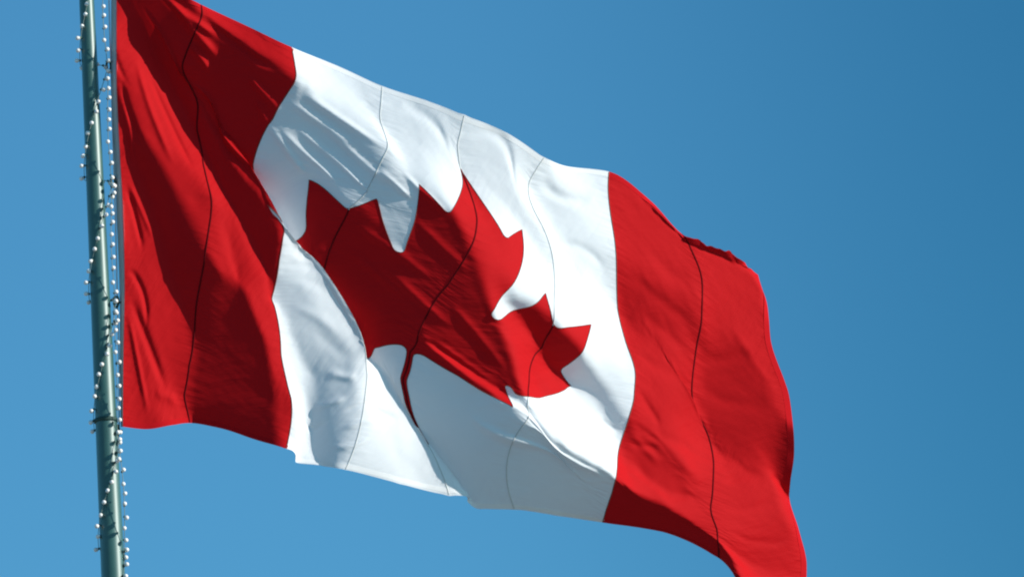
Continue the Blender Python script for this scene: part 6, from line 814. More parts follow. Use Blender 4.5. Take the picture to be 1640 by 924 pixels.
3 3 2 2 0 1 -1 3 4 3 -23 0 -1 -1 0 0 1 1 0 2 1 1 -1 -3 3 0 1 2 2 4 -3 6 -1 -7 -8 -7 -3 -2 0 1 1 0 2 1 1 2 6 8 0 0 -3 -4 -3 -5 -5 -10 -8 5 18 -4
-4 0 -1 3 4 1 3 1 0 0 -1 0 0 2 3 -24 1 -1 0 -1 0 1 1 2 1 1 -1 3 -4 -2 2 0 1 2 4 6 1 2 -6 -17 -2 -5 -3 -3 0 0 1 1 1 1 1 1 13 9 -3 -1 -2 -5 -5 -5
-5 -12 -11 25 21 -11 -5 2 -2 0 6 1 2 -1 0 -1 1 -1 0 1 -26 3 0 -1 0 0 1 1 1 2 0 -1 -3 2 -2 0 1 -3 4 4 4 2 5 7 -3 -21 -11 -6 -4 -3 0 -1 -1 0 1 1 3 8 15 2
0 -2 -2 -4 -6 -7 -9 -8 -2 29 8 -5 -4 2 1 1 4 1 1 -1 0 0 -1 -1 1 -27 4 0 -1 1 1 0 2 2 0 1 -2 -5 -3 2 1 0 3 -3 4 1 2 2 2 3 2 -12 -20 -5 -6 -4 -1 -1 -1 -1
0 1 3 18 13 -2 2 0 -1 -3 -7 -10 -8 -4 13 20 -3 1 -1 -5 1 7 1 2 2 1 -1 0 -2 -1 -25 3 0 0 -1 1 1 0 2 2 2 -4 -5 -2 0 0 0 2 3 -3 -1 0 0 9 -3 -13 13 -4 -23 -7
-5 -3 -2 -2 -1 -1 -1 -1 3 18 6 0 8 3 3 -2 -9 -11 -7 -2 23 15 -6 1 1 1 -4 2 6 0 3 1 -1 0 -1 -23 2 1 -1 0 -1 1 1 0 1 -3 2 -4 -1 -2 -4 1 1 0 -2 -2 -3 -2 -4 22
-3 -15 12 -5 -21 -6 -4 -2 -1 -2 -1 -2 -2 -3 4 17 7 3 5 2 -1 -5 -6 -5 -5 0 21 15 0 -2 -4 2 6 0 5 0 1 0 -1 0 -17 -1 1 -1 -1 -2 -2 1 1 3 -5 -5 4 -2 -2 -2 -6 -1 0 -2
-3 -4 -3 -1 -1 19 -5 -8 16 -4 -19 -2 -4 -3 -1 -2 -1 -2 -2 -2 7 10 6 7 4 2 -1 -9 -6 -2 -2 4 8 9 13 3 -5 0 2 3 3 1 0 -1 -1 -12 -6 3 -1 -3 -2 -3 -3 -1 0 5 -8 -3 5 0
-1 -4 -6 -4 -3 -3 -2 -2 -1 0 12 15 -2 -9 10 1 -13 -4 -7 -3 -1 -2 -1 -2 0 1 6 5 5 6 5 1 -2 -7 -5 -3 0 3 5 6 13 9 -7 3 2 3 0 0 -3 0 -9 -3 -3 1 -3 -4 -4 -4 -5 -7
-1 6 -2 -2 3 2 -1 -5 -7 -3 -2 -1 -1 0 2 -2 14 20 9 -2 -1 -6 -12 -8 -4 -2 -2 -2 -1 -1 1 1 3 2 4 5 5 2 -1 -6 -4 -3 0 0 2 0 22 15 -7 7 -1 -1 0 -2 -13 -22 6 -1 0 -1
-3 -4 -6 -6 -6 -6 2 4 0 2 3 3 -2 -5 -5 -4 -2 0 2 6 2 -5 6 15 16 3 -2 -3 -10 -15 0 -2 -3 -2 -1 0 1 0 1 1 2 3 4 1 0 -3 -3 -4 -2 -2 -2 -3 31 25 3 0 2 -4 -9 -9
-28 1 3 1 1 -1 -3 -4 -5 -5 -3 0 2 1 0 3 3 3 2 -2 -1 -2 0 -1 0 9 1 -4 -1 1 12 8 3 1 -12 -12 -4 -4 -2 -1 -1 0 0 -1 -1 0 1 1 2 0 0 -2 -2 -3 -2 -3 -4 5 26 25
16 1 -1 -4 -6 -26 -2 1 2 0 0 -2 -3 -3 -3 -3 0 2 2 1 0 3 4 3 4 2 1 0 0 -1 -1 4 0 -1 2 2 2 1 -1 2 -11 -7 -5 -4 -2 -1 0 -1 -1 -2 -2 -1 0 -1 0 0 -1 0 -2 -1
0 -3 -5 8 18 27 20 8 4 1 -24 -4 0 0 0 0 0 -1 -3 -1 0 1 2 1 1 1 2 3 4 1 2 1 0 0 -1 0 1 -1 -1 -1 2 3 1 2 -3 -7 -5 -4 -4 -2 -2 -1 -1 -1 -2 -3 -3 -2 -1 -1
0 0 -1 1 -2 1 -1 -4 -2 6 14 25 24 18 14 -26 -1 -2 -1 1 0 0 -1 0 -1 1 2 2 5 -1 1 2 2 2 2 0 1 0 0 -1 0 -1 -1 0 0 0 0 1 0 1 -8 -3 -3 -4 -3 -1 -2 -1 -2 -2
-2 -3 -3 -3 -1 -1 1 0 0 1 -1 1 -3 -4 -1 5 13 23 30 27 -26 -2 -2 0 -1 0 0 2 0 1 1 2 3 -1 7 0 2 1 1 1 0 0 0 -1 0 -1 -1 -1 -1 0 0 1 -1 1 0 -2 -8 -3 -2 -4
-2 -1 -2 -1 -2 -4 -3 -2 -2 -1 -1 0 1 -1 0 1 0 -2 -2 -3 0 5 13 22 34 -29 0 -1 -1 0 0 1 0 2 2 2 3 5 0 1 2 1 2 0 1 0 -1 -1 0 0 -2 -1 0 -2 0 -1 -1 0 -1 2
5 -10 -5 -4 -2 -3 -2 -1 -2 -3 -1 -3 -3 -1 -1 -1 0 -1 1 0 1 0 -1 -3 -2 -2 2 5 13 20 -32 1 0 0 0 0 0 2 1 1 2 3 5 11 -6 2 0 0 1 0 0 0 0 -1 -1 -1 -1 -2 0 -2
-1 -2 -1 0 0 -1 1 -7 -3 -3 -2 -1 -2 -2 -2 -3 -2 -2 -2 -1 0 -1 1 0 0 0 1 0 -2 -2 -1 -1 2 5 8 -37 5 1 -1 1 1 1 0 2 2 1 0 0 8 10 -4 1 1 -1 0 0 0 -1 0 -1
-1 -2 -1 -2 -2 -2 -2 0 -3 -2 0 -1 -2 -3 -2 -1 -1 -2 -2 -2 -2 -2 -2 0 -1 -1 0 0 0 -1 1 0 1 0 -2 -1 -1 0 2 3 -42 6 2 1 1 2 2 1 2 1 0 0 -1 -5 13 10 -1 -1 1 -1
0 0 0 -1 -2 -1 -1 -2 -3 -3 -3 -4 -4 2 -2 -2 1 0 -1 -2 -1 -1 0 -2 -2 -3 -2 -1 -2 0 0 -1 0 0 0 -1 1 0 0 1 -1 0 1 0 0 -52 10 6 2 1 2 2 3 1 1 1 0 -3 -1 -5
11 10 4 -3 0 0 0 0 -1 0 -2 -3 -3 -3 -3 -4 -3 -6 -5 1 1 2 1 0 0 -2 -1 0 -1 -2 -2 -2 -1 -1 -1 0 0 -1 -1 0 -1 0 1 0 0 1 1 1 1 1 -65 12 16 3 1 2 3 3 2 1
1 -2 -1 -3 -1 -3 4 11 7 0 0 0 0 -1 -2 -2 -3 -2 -5 -4 -2 -3 -3 -7 -5 -6 0 8 3 2 -1 -1 0 0 -1 -3 -2 -2 -1 -1 0 -1 0 -1 0 -1 -1 0 1 1 1 2 2 3 3 -76 5 19 18 1
2 3 3 2 2 1 0 -2 -2 -3 -2 -1 -3 8 4 2 1 1 3 1 -2 -2 -3 0 -3 -3 -2 -2 -3 -9 -10 -20 -3 10 5 2 -1 1 4 3 2 -2 -1 -2 -1 -1 0 -1 0 -1 -1 -1 0 1 1 1 3 3 5 5
-81 0 3 24 20 4 3 3 2 3 0 0 -1 -2 -2 -2 -3 -3 -4 1 1 1 2 5 9 7 1 0 -3 0 -2 -1 -2 -3 -4 -6 -21 -36 -5 4 4 1 2 4 6 7 4 -1 1 0 0 0 -2 0 0 0 -2 0 0 1
3 2 5 5 5 -82 -3 -1 5 20 17 9 9 6 2 3 1 -1 -2 -3 -3 -4 -3 -4 -3 -1 1 2 2 8 16 8 1 1 -3 -3 -1 -1 -2 -5 -10 -1 -28 -38 -8 0 2 1 3 5 4 5 5 1 1 0 2 2 0 1
0 -1 -2 1 1 2 4 4 6 7 -82 -4 -2 1 6 12 14 10 15 8 4 1 1 0 -2 -4 -4 -4 -5 -2 -2 -2 0 3 4 11 24 6 -2 -2 -4 -3 2 0 -5 -7 -13 -4 -34 -30 -8 -1 1 3 3 3 4 3 4 1
2 1 2 1 1 2 1 -1 -1 1 2 3 5 6 10
"""
GRID = (np.array(STEPS.split(), float).reshape(3, NU, NV).cumsum(1).cumsum(2) * 0.1).transpose(1, 2, 0)


def upsample(G):
    """cubic (Catmull-Rom) doubling along both directions"""
    for ax in (0, 1):
        A = np.moveaxis(G, ax, 0)
        E = np.concatenate([2 * A[:1] - A[1:2], A, 2 * A[-1:] - A[-2:-1]])
        mid = (-E[:-3] + 9 * E[1:-2] + 9 * E[2:-1] - E[3:]) / 16
        out = np.empty((2 * A.shape[0] - 1,) + A.shape[1:])
        out[0::2] = A
        out[1::2] = mid
        G = np.moveaxis(out, 0, ax)
    return G


FINE = upsample(upsample(GRID))
# single pulled creases: from (u, v) to (u, v), half width in flag heights, height in pixels of depth, bow
CREASES = [
    (0.074, 0.09, 0.266, 0.254, 0.006, 5, -0.0345), (0.246, 0.203, 0.418, 0.426, 0.006, 4.5, -0.05), (0.117, 0.027, 0.312, 0.086, 0.009, 9, -0.0092),
    (0.152, 0.031, 0.336, 0.141, 0.009, 9, -0.0093), (0.242, 0.102, 0.324, 0.176, 0.006, 6, -0.0058), (0.496, 0.184, 0.617, 0.336, 0.007, 3.5, -0.0206),
    (0.508, 0.117, 0.703, 0.184, 0.008, 4, -0.0035), (0.52, 0.094, 0.754, 0.16, 0.008, 4, -0.006), (0.516, 0.176, 0.695, 0.332, 0.006, 3, -0.0117),
    (0.547, 0.164, 0.766, 0.293, 0.006, 3, -0.0031), (0.613, 0.152, 0.797, 0.234, 0.007, 3.5, 0.0063), (0.742, 0.203, 0.844, 0.242, 0.007, 3.5, 0.0005),
    (0.793, 0.18, 0.93, 0.238, 0.007, 3, -0.0046), (0.41, 0.145, 0.508, 0.148, 0.008, 4, -0.0056), (0.453, 0.168, 0.5, 0.191, 0.006, 3, 0.0002),
    (0.758, 0.402, 0.977, 0.414, 0.012, 2.5, 0.014), (0.848, 0.477, 1.066, 0.539, 0.012, 2.5, -0.0126), (0.789, 0.48, 0.945, 0.52, 0.01, 1.8, 0),
    (0.859, 0.301, 1.031, 0.344, 0.012, 2, -0.0053), (1.023, 0.441, 1.195, 0.594, 0.012, 2, -0.0008), (1.027, 0.605, 1.184, 0.703, 0.01, 2, 0.002),
    (1.125, 0.805, 1.43, 0.785, 0.008, 5, 0.0446), (1.164, 0.762, 1.48, 0.762, 0.01, 4, -0.024), (1.242, 0.797, 1.484, 0.773, 0.006, 3, -0.05),
    (1.516, 0.621, 1.605, 0.609, 0.01, -3, 0.0057), (1.504, 0.594, 1.613, 0.656, 0.01, 2.5, -0.0002), (1.562, 0.566, 1.715, 0.559, 0.014, -2.5, -0.0074),
    (1.52, 0.684, 1.637, 0.734, 0.01, 2.5, -0.0053),
    (.24, .022, .485, .058, .012, -5.0), (.22, .012, .45, .02, .010, 2.5),
    (.01, .25, .075, .40, .008, -3.5), (.015, .30, .05, .46, .006, 2.5), (.01, .48, .085, .63, .008, -4.0), (.02, .47, .12, .60, .006, 2.0),
    (.01, .66, .10, .80, .010, -4.0), (.02, .72, .19, .93, .013, -5.0), (.01, .75, .09, .98, .010, 3.0), (.005, .08, .05, .28, .008, -3.0),
    (.06, .20, .16, .42, .010, 3.0), (.10, .22, .22, .42, .008, -2.5), (.12, .93, .23, .955, .012, 3.0),
    (.52, .56, .60, .585, .007, 1.5), (.52, .60, .62, .645, .009, -1.0), (.54, .66, .66, .72, .010, 1.6), (.58, .70, .72, .76, .012, -1.2),
    (.60, .86, .70, .84, .006, 3.0), (.58, .90, .66, .885, .005, -2.5), (.70, .91, .80, .89, .006, 2.5), (.69, .87, .79, .85, .005, -2.0),
    (.68, .95, .79, .925, .005, 2.0), (.77, .86, .86, .885, .006, -2.0), (.62, .79, .72, .80, .008, 3.0),
    (1.50, .50, 1.60, .54, .012, -2.5), (1.50, .57, 1.62, .58, .010, -2.0), (1.52, .64, 1.74, .70, .016, -3.0),
    (1.58, .30, 1.75, .305, .018, -1.8), (1.76, .31, 1.92, .21, .014, -2.2), (1.77, .36, 1.94, .34, .018, -1.6),
    (1.77, .62, 1.92, .57, .014, -2.0), (1.78, .70, 1.94, .63, .012, -1.6), (1.58, .12, 1.80, .10, .024, -2.0), (1.78, .78, 1.95, .74, .014, -1.6),
    (1.52, .22, 1.75, .23, .016, -1.5), (1.50, .40, 1.73, .38, .016, -1.6),
    (1.02, .03, 1.18, .10, .012, -2.5), (1.27, .04, 1.45, .07, .014, -3.0), (.80, .03, .95, .08, .014, -2.5), (1.30, .20, 1.48, .24, .012, -2.0), (1.32, .28, 1.47, .33, .010, 2.0),
    (1.44, .58, 1.495, .60, .006, -2.5), (1.43, .62, 1.495, .635, .005, 2.0), (1.42, .65, 1.49, .67, .005, -2.0),
]
cu, cvv = np.meshgrid(np.linspace(0, 2, FINE.shape[0]), np.linspace(0, 1, FINE.shape[1]), indexing='ij')
FINE = FINE.copy()
crng = np.random.default_rng(3)
for u0, v0, u1, v1, hw, amp, *sag in CREASES:
    ln = math.hypot(u1 - u0, v1 - v0)
    du_, dv_ = (u1 - u0) / ln, (v1 - v0) / ln
    along = ((cu - u0) * du_ + (cvv - v0) * dv_) / ln
    sag = sag[0] if sag else hw * 1.5 * crng.normal()
    bend = sag * 4 * np.clip(along, -.2, 1.2) * (1 - np.clip(along, -.2, 1.2))
    across = -(cu - u0) * dv_ + (cvv - v0) * du_ - bend
    taper = np.clip(along * 3.5, 0, 1) * np.clip((1 - along) * 3.5, 0, 1)
    taper = taper * taper * (3 - 2 * taper)
    FINE[..., 2] += amp * np.exp(-(across / hw) ** 2) * taper
# the frayed top hem near the fly rolls up and over
ux = cu[:, 0]
jag = (.5 + .28 * np.sin(ux * 61) + .2 * np.sin(ux * 127 + 1) + .16 * np.sin(ux * 210 + 2))[:, None]
span = np.clip((cu - 1.60) / .05, 0, 1) * np.clip((1.985 - cu) / .04, 0, 1)
hemw = .016 + .006 * jag
inner = np.clip((hemw - cvv) / hemw, 0, 1)
roll_back = np.clip((1.755 - cu) / .02, 0, 1)
FINE[..., 2] += span * (13 * inner - roll_back * 26 * np.clip((.010 - cvv) / .010, 0, 1))
FINE[..., 1] -= span * np.clip((cu - 1.74) / .04, 0, 1) * np.clip((.012 - cvv) / .012, 0, 1) * 7 * (jag - .35)
# the lower hem tucks under at the fly corner
tuck = np.clip((cu - 1.76) / .05, 0, 1) * np.clip((cvv - .95) / .05, 0, 1)
FINE[..., 2] += 10 * tuck

FW = to_world_np(FINE)
FU, FV = FW.shape[:2]
DU = np.gradient(FW, axis=0)
DV = np.gradient(FW, axis=1)
FN = np.cross(DV, DU)
FN /= np.linalg.norm(FN, axis=2, keepdims=True)
if np.mean(FN @ np.array(RM @ Vector((0, 0, 1)))) < 0:
    FN = -FN


def sample(F, u, v):
    a = np.clip(np.asarray(u) / 2 * (FU - 1), 0, FU - 1.0001)
    b = np.clip(np.asarray(v) * (FV - 1), 0, FV - 1.0001)
    i = a.astype(int)
    j = b.astype(int)
    a = (a - i)[..., None]
    b = (b - j)[..., None]
    return F[i, j] * (1 - a) * (1 - b) + F[i + 1, j] * a * (1 - b) + F[i, j + 1] * (1 - a) * b + F[i + 1, j + 1] * a * b


# outline of the leaf in flag heights (one half, then mirrored)
def arc(p, q, r, n=5):
    """points of the small arc of radius r joining p to q, bulging to the right of p->q"""
    p, q = np.array(p, float), np.array(q, float)
    d = q - p
    c = np.linalg.norm(d)
    m = (p + q) / 2
    nrm = np.array([d[1], -d[0]]) / c
    k = math.sqrt(max(r * r - c * c / 4, 0))
    for s in (1, -1):
        o = m + nrm * k * s
        a0 = math.atan2(*(p - o)[::-1])
        a1 = math.atan2(*(q - o)[::-1])
        da = (a1 - a0 + math.pi) % (2 * math.pi) - math.pi
        yield [o + r * np.array([math.cos(a0 + da * i / n), math.sin(a0 + da * i / n)]) for i in range(n + 1)]


LEAF_R = [(4846, 4430), (4834, 3567), 'a', (4956, 3469), (5815, 3620), (5699, 3300), 'b', (5719, 3227), (6660, 2465),
          (6448, 2366), 'b', (6414, 2287), (6600, 1715), (6058, 1830), 'b', (5985, 1792), (5880, 1545),
          (5457, 1999), 'b', (5346, 1942), (5550, 890), (5223, 1079), 'b', (5132, 1052), (4800, 400)]
pts = []
k = 0
while k < len(LEAF_R):
    it = LEAF_R[k]
    if isinstance(it, str):
        r = 95 if it == 'a' else 65
        p, q = LEAF_R[k - 1], LEAF_R[k + 1]
        c0, c1 = arc(p, q, r)
        prev, nxt = np.array(LEAF_R[k - 2], float), np.array(LEAF_R[k + 2], float)
        t0 = (np.array(p) - prev) / np.linalg.norm(np.array(p) - prev)
        s0 = (c0[1] - c0[0]) @ t0 / np.linalg.norm(c0[1] - c0[0])
        s1 = (c1[1] - c1[0]) @ t0 / np.linalg.norm(c1[1] - c1[0])
        pts += [tuple(x) for x in (c0 if s0 > s1 else c1)[1:-1]]
    else:
        pts.append(it)
    k += 1
half = np.array(pts, float) / 4800.0
LEAF = np.concatenate([half, np.stack([2.0 - half[::-1][1:, 0], half[::-1][1:, 1]], 1)])


def dens(poly, step, closed=True):
    out = []
    n = len(poly)
    for i in range(n if closed else n - 1):
        p, q = poly[i], poly[(i + 1) % n]
        m = max(1, int(np.linalg.norm(q - p) / step))
        for s in range(m):
            out.append(p + (q - p) * s / m)
    if not closed:
        out.append(poly[-1])
    return np.array(out)


LEAFD = dens(LEAF, 0.007)


def in_leaf(P):
    x, y = P[:, 0], P[:, 1]
    ins = np.zeros(len(P), bool)
    n = len(LEAF)
    for i in range(n):
        x1, y1 = LEAF[i]
        x2, y2 = LEAF[(i + 1) % n]
        c = (y1 > y) != (y2 > y)
        if y1 != y2:
            ins ^= c & (x < (x2 - x1) * (y - y1) / (y2 - y1) + x1)
    return ins


MU, MV = 480, 240
gu, gvv = np.meshgrid(np.linspace(0, 2, MU + 1), np.linspace(0, 1, MV + 1), indexing='ij')
gp = np.stack([gu.ravel(), gvv.ravel()], 1)
# keep lattice points clear of the leaf outline
keep = np.ones(len(gp), bool)
box = (gp[:, 0] > .58) & (gp[:, 0] < 1.42)
idx = np.where(box)[0]
for c0 in range(0, len(idx), 2000):
    ii = idx[c0:c0 + 2000]
    dd = np.min(((gp[ii][:, None] - LEAFD[None]) ** 2).sum(2), axis=1)
    keep[ii] = dd > 0.0022 ** 2
gp = gp[keep]
allp = np.concatenate([gp, LEAFD])
n0 = len(gp)
edges = [(n0 + i, n0 + (i + 1) % len(LEAFD)) for i in range(len(LEAFD))]
bc = {}
for i, (a, b) in enumerate(gp):
    for ub in (.5, 1.5):
        if abs(a - ub) < 1e-6:
            bc.setdefault(ub, []).append((b, i))
for ub, lst in bc.items():
    lst.sort()
    edges += [(lst[i][1], lst[i + 1][1]) for i in range(len(lst) - 1)]
cv, ce, cf = delaunay_2d_cdt([Vector(p) for p in allp.tolist()], edges, [], 0, 1e-7)[:3]
cvn = np.array([tuple(p) for p in cv])
cfn = np.array([f for f in cf if len(f) == 3])
cen = cvn[cfn].mean(1)
leafm = in_leaf(cen)
POS = sample(FW, cvn[:, 0], cvn[:, 1])
NRM = sample(FN, cvn[:, 0], cvn[:, 1])
NRM /= np.linalg.norm(NRM, axis=1, keepdims=True)

flag = thing("flag", tuple(FW[0, FV // 2]), "large red and white flag with a red maple leaf flying from the pole", "flag")
uv_c = np.stack([cvn[:, 0], 1 - cvn[:, 1]], 1)


def cloth_part(name, mask, mat):
    f = cfn[mask]
    used, inv = np.unique(f.ravel(), return_inverse=True)
    f2 = inv.reshape(-1, 3)
    # wind every triangle the way the surface faces
    a, b, c = POS[used][f2[:, 0]], POS[used][f2[:, 1]], POS[used][f2[:, 2]]
    s = (np.cross(b - a, c - a) * NRM[used][f2[:, 0]]).sum(1) < 0
    f2[s] = f2[s][:, ::-1]
    return mesh_obj(name, POS[used], f2.tolist(), mat, flag, uvs=uv_c[used], normals=NRM[used])


cloth_part("red_band", cen[:, 0] < .5, M_RED)
cloth_part("white_field", (cen[:, 0] > .5) & (cen[:, 0] < 1.5) & ~leafm, M_WHITE)
cloth_part("maple_leaf", (cen[:, 0] > .5) & (cen[:, 0] < 1.5) & leafm, M_RED)
cloth_part("red_band", cen[:, 0] > 1.5, M_RED)


def ribbon(name, path, hw, mats, mat_of=None, lift=0.0016, smooth=True):
    """flat-felled seam: a thin closed strip lying on both faces of the cloth along a path of (u, v)"""
    path = np.asarray(path, float)
    P = sample(FW, path[:, 0], path[:, 1])
    N = sample(FN, path[:, 0], path[:, 1])
    N /= np.linalg.norm(N, axis=1, keepdims=True)
    T = np.gradient(P, axis=0)
    T /= np.linalg.norm(T, axis=1, keepdims=True) + 1e-12
    S = np.cross(N, T)
    S /= np.linalg.norm(S, axis=1, keepdims=True) + 1e-12
    hwv = (np.asarray(hw) * np.ones(len(P)))[:, None]
    rows = [P - S * hwv + N * lift * .6, P + N * lift * (1.3 if smooth else .7), P + S * hwv + N * lift * .6,
            P + S * hwv - N * lift * .6, P - N * lift * (1.3 if smooth else .7), P - S * hwv - N * lift * .6]
    V = np.concatenate(rows)
    n = len(P)
    F, mi = [], []
    for i in range(n - 1):
        for r in range(6):
            r2 = (r + 1) % 6
            F.append((r * n + i, r * n + i + 1, r2 * n + i + 1, r2 * n + i))
            mi.append(0 if mat_of is None else int(mat_of[i]))
    return mesh_obj(name, V, F, mats, flag, smooth=smooth, mat_idx=mi)


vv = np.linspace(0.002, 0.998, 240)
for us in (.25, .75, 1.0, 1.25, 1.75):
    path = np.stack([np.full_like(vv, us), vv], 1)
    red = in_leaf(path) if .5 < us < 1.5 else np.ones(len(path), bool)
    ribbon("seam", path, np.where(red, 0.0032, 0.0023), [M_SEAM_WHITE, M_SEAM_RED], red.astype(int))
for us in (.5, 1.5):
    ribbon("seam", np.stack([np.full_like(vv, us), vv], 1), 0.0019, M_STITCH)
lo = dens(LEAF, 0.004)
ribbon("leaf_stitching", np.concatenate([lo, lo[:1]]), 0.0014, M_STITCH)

# folded hems: a doubled, stitched strip along the top, bottom and fly edges
us_ = np.linspace(0.004, 1.996, 480)
cloth_of = ((us_ > .5) & (us_ < 1.5)).astype(int)
for ve in (0.0072, 0.9928):
    ribbon("hem", np.stack([us_, np.full_like(us_, ve)], 1), 0.0085, [M_HEM_RED, M_HEM_WHITE], cloth_of, 0.0007, False)
ribbon("hem", np.stack([np.full_like(vv, 1.9905), vv], 1), 0.0125, M_HEM_RED, None, 0.0007, False)

# canvas heading along the hoist, turned back towards the pole
hv = np.linspace(0, 1, 80)
hp = sample(FINE, np.zeros_like(hv), hv)
wid = np.interp(hv, [0, .25, .55, .85, 1], [9, 9, 11, 6, 3.5])
hA = hp + np.array([1.2, 0, -0.5])
hB = hp + np.stack([-wid * .55, 0 * wid, -4 - wid * .3], 1)
hC = hp + np.stack([-wid, 0 * wid, -6 - wid * 1.6], 1)
hD = hp + np.stack([-wid + 2.5, 0 * wid, -8 - wid * 1.6], 1)
hE = hp + np.stack([0 * wid + .5, 0 * wid, -3 + 0 * wid], 1)
rows = [to_world_np(a) for a in (hA, hB, hC, hD, hE)]
n = len(hv)
F = []
for r in range(5):
    r2 = (r + 1) % 5
    F += [(r * n + i, r2 * n + i, r2 * n + i + 1, r * n + i + 1) for i in range(n - 1)]
F += [tuple(r * n for r in range(5)), tuple(r * n + n - 1 for r in range(4, -1, -1))]
hu = np.concatenate([np.stack([np.full(n, .003 * r), 1 - hv], 1) for r in range(5)])
mesh_obj("heading", np.concatenate(rows), F, M_CANVAS, flag, uvs=hu)

# ------------------------------------------------------------------ halyard and clips
TP = math.tan(PITCH)


def pz(y):
    return -(462.0 - y) * TP


hal = [(166, -88), (171, -40), (174.5, 0), (176, 60), (178, 105), (180, 200), (183, 290), (186, 390), (188, 483), (191, 590), (191, 690), (188, 715), (183, 760), (182, 860), (188, 1000)]
hal_w = [to_world(x, y, pz(y) - (6 if y < 700 else 16)) for x, y in hal]
hal_w.append(Vector((BASE.x + pole_r(9.0) + .012, BASE.y + .03, 9.0)))
hal_w.append(Vector((BASE.x + pole_r(1.3) + .012, BASE.y + .03, 1.3)))
hv_, hf_ = tube(hal_w, 0.0026, 8)
halyard = mesh_obj("halyard", hv_, hf_, M_ROPE, origin=tuple(hal_w[0]))
halyard["label"] = "thin pale rope running down beside the pole to hoist the flag"
halyard["category"] = "rope"

CLIPS = [(170, -60), (174, 107), (181, 291), (186, 483), (187, 689)]
CLABEL = ["", "dark clip high on the hoist edge, just below the top of the picture",
          "dark clip on the hoist edge, second below the top of the picture",
          "dark clip on the hoist edge, third down, beside the middle of the pole",
          "dark clip at the bottom corner of the hoist, joining flag to pole ring"]
for (x, y), lab in zip(CLIPS, CLABEL):
    if not lab:
        continue
    z = pz(y) - 3
    hx = float(np.interp(y, hp[:, 1], hp[:, 0]))
    o = to_world(x, y, z)
    c = thing("snap_clip", o, lab, "clip", "dark clips holding the flag to the rope")
    pth = [to_world(x + 4.5 * math.sin(a) * .8, y - 9 * math.cos(a), z + 2 * math.sin(a)) for a in np.linspace(.3, 2 * math.pi - .2, 14)]
    mesh_obj("hook", *tube(pth, 0.0048, 8), M_DARK, c)
    mesh_obj("eye", *tube([to_world(x + 2, y + 3, z), to_world((x + hx) / 2, y + 1, z - 2), to_world(hx - 1.5, y, z - 5)], 0.0036, 8), M_DARK, c)

# ------------------------------------------------------------------ strings of bulbs
def bulb_proto(parent, loc, rot):
    prof = [(0.0030, -0.0090), (0.0058, -0.0072), (0.0080, -0.0026), (0.0085, 0.0017), (0.0075, 0.0055), (0.0047, 0.0082), (0.0013, 0.0092)]
    v, f = lathe(prof, 14)
    b = mesh_obj("bulb", v, f, M_BULB)
    b.parent = parent
    b.location = loc
    b.rotation_euler = rot
    v, f = lathe([(0.0030, -0.0165), (0.0046, -0.0157), (0.0046, -0.0085), (0.0034, -0.0066)], 10)
    s = mesh_obj("socket", v, f, M_SOCKET)
    s.parent = b
    return b


def bulb_string(name, path, label, spacing, seed, out_dir):
    """path: list of world points; wire with evenly spaced bulbs, each leaning its own way"""
    rng = np.random.default_rng(seed)
    path = np.array([tuple(p) for p in path])
    seg = np.linalg.norm(np.diff(path, axis=0), axis=1)
    s = np.concatenate([[0], seg.cumsum()])
    root = thing(name, tuple(path[len(path) // 2]), label, "string lights", "strings of white bulbs on the pole")
    mesh_obj("wire", *tube(path, 0.0013, 6), M_WIRE, root)
    pos, proto = s[0] + spacing * .4, None
    while pos < s[-1]:
        p = np.array([np.interp(pos, s, path[:, k]) for k in range(3)])
        d = Vector(out_dir(p)) + Vector(rng.normal(0, .35, 3).tolist())
        d.normalize()
        loc = Vector(p) + d * 0.0125 - root.location
        rot = d.to_track_quat('Z', 'Y').to_euler()
        if proto is None:
            proto = bulb_proto(root, loc, rot)
        else:
            copy_part(proto, root, loc, rot)
        pos += spacing * float(rng.uniform(.94, 1.06))
    return root


def surf(z, ang, extra=0.004):
    """point on the pole's skin: ang 0 = towards the viewer, +90 = right"""
    r = pole_r(z) + extra
    return Vector((BASE.x + r * math.sin(ang), BASE.y - r * math.cos(ang), z))


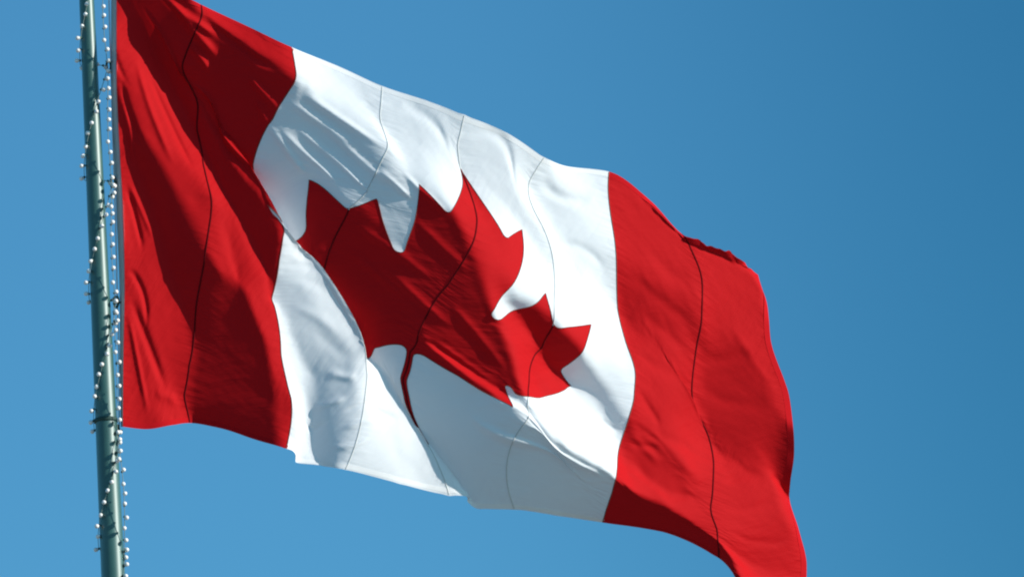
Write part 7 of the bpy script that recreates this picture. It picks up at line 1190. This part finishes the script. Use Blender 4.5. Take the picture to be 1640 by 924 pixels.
# one string winds round the pole: off the clip, across the front, tight round the back to the next clip
wrap = []
ys = [-78, 105, 290, 482, 690, 880, 1075]
xs = [168, 172, 179, 184, 186, 196, 205]
for k in range(len(ys) - 1):
    y0, y1 = ys[k], ys[k + 1]
    a = to_world(xs[k], y0, pz(y0) + 8)
    z1 = to_world(170, y1 - 4, pz(y1)).z
    z0 = a.z
    rr = (a - Vector((BASE.x, BASE.y, a.z)))
    r0 = rr.length
    for i in range(0, 31):
        t = i / 30
        z = z0 + (z1 - z0) * t
        if t < .45:
            ang = math.radians(82 - 70 * (t / .45) ** 1.3)
        else:
            ang = math.radians(12 - 112 * ((t - .45) / .55) ** 1.05)
        r = pole_r(z) + .006 + (r0 - pole_r(z) - .006) * max(0, 1 - t / .42) ** 1.3
        wrap.append(Vector((BASE.x + r * math.sin(ang), BASE.y - r * math.cos(ang), z)))
    if k < len(ys) - 2:
        for i in range(1, 6):
            t = i / 6
            ang = math.radians(-100 - 150 * t)
            wrap.append(surf(z1 + .003 * math.sin(t * 3), ang, .006))


def away(p):
    d = Vector((p[0] - BASE.x, p[1] - BASE.y, 0)).normalized()
    return (d.x, d.y - .3, -.35)


bulb_string("string_light", wrap, "string of small white bulbs wound in a spiral around the flagpole", 18.3 * PX, 4, away)

hang = []
spans = [((168, -78), (172, 107), -4), ((173, 110), (178, 290), -1.5), ((179, 294), (184, 482), -2), ((182, 488), (188, 688), 1.5), ((187, 694), (199, 870), 5)]
for (x0, y0), (x1, y1), bow in spans:
    for i in range(16):
        t = i / 15
        y = y0 + (y1 - y0) * t
        x = x0 + (x1 - x0) * t + bow * math.sin(math.pi * t) - (3 if bow < 0 else 0) * math.sin(math.pi * min(1, t * 1.2)) * t
        hang.append(to_world(x, y, pz(y) + 8 + 20 * math.sin(math.pi * t) ** .6))
hang.append(to_world(200, 900, pz(900) + 4))
bulb_string("string_light", hang, "string of small white bulbs hanging straight between pole and flag", 18.3 * PX, 9,
            lambda p: RM @ Vector((.35, .25, .9)))
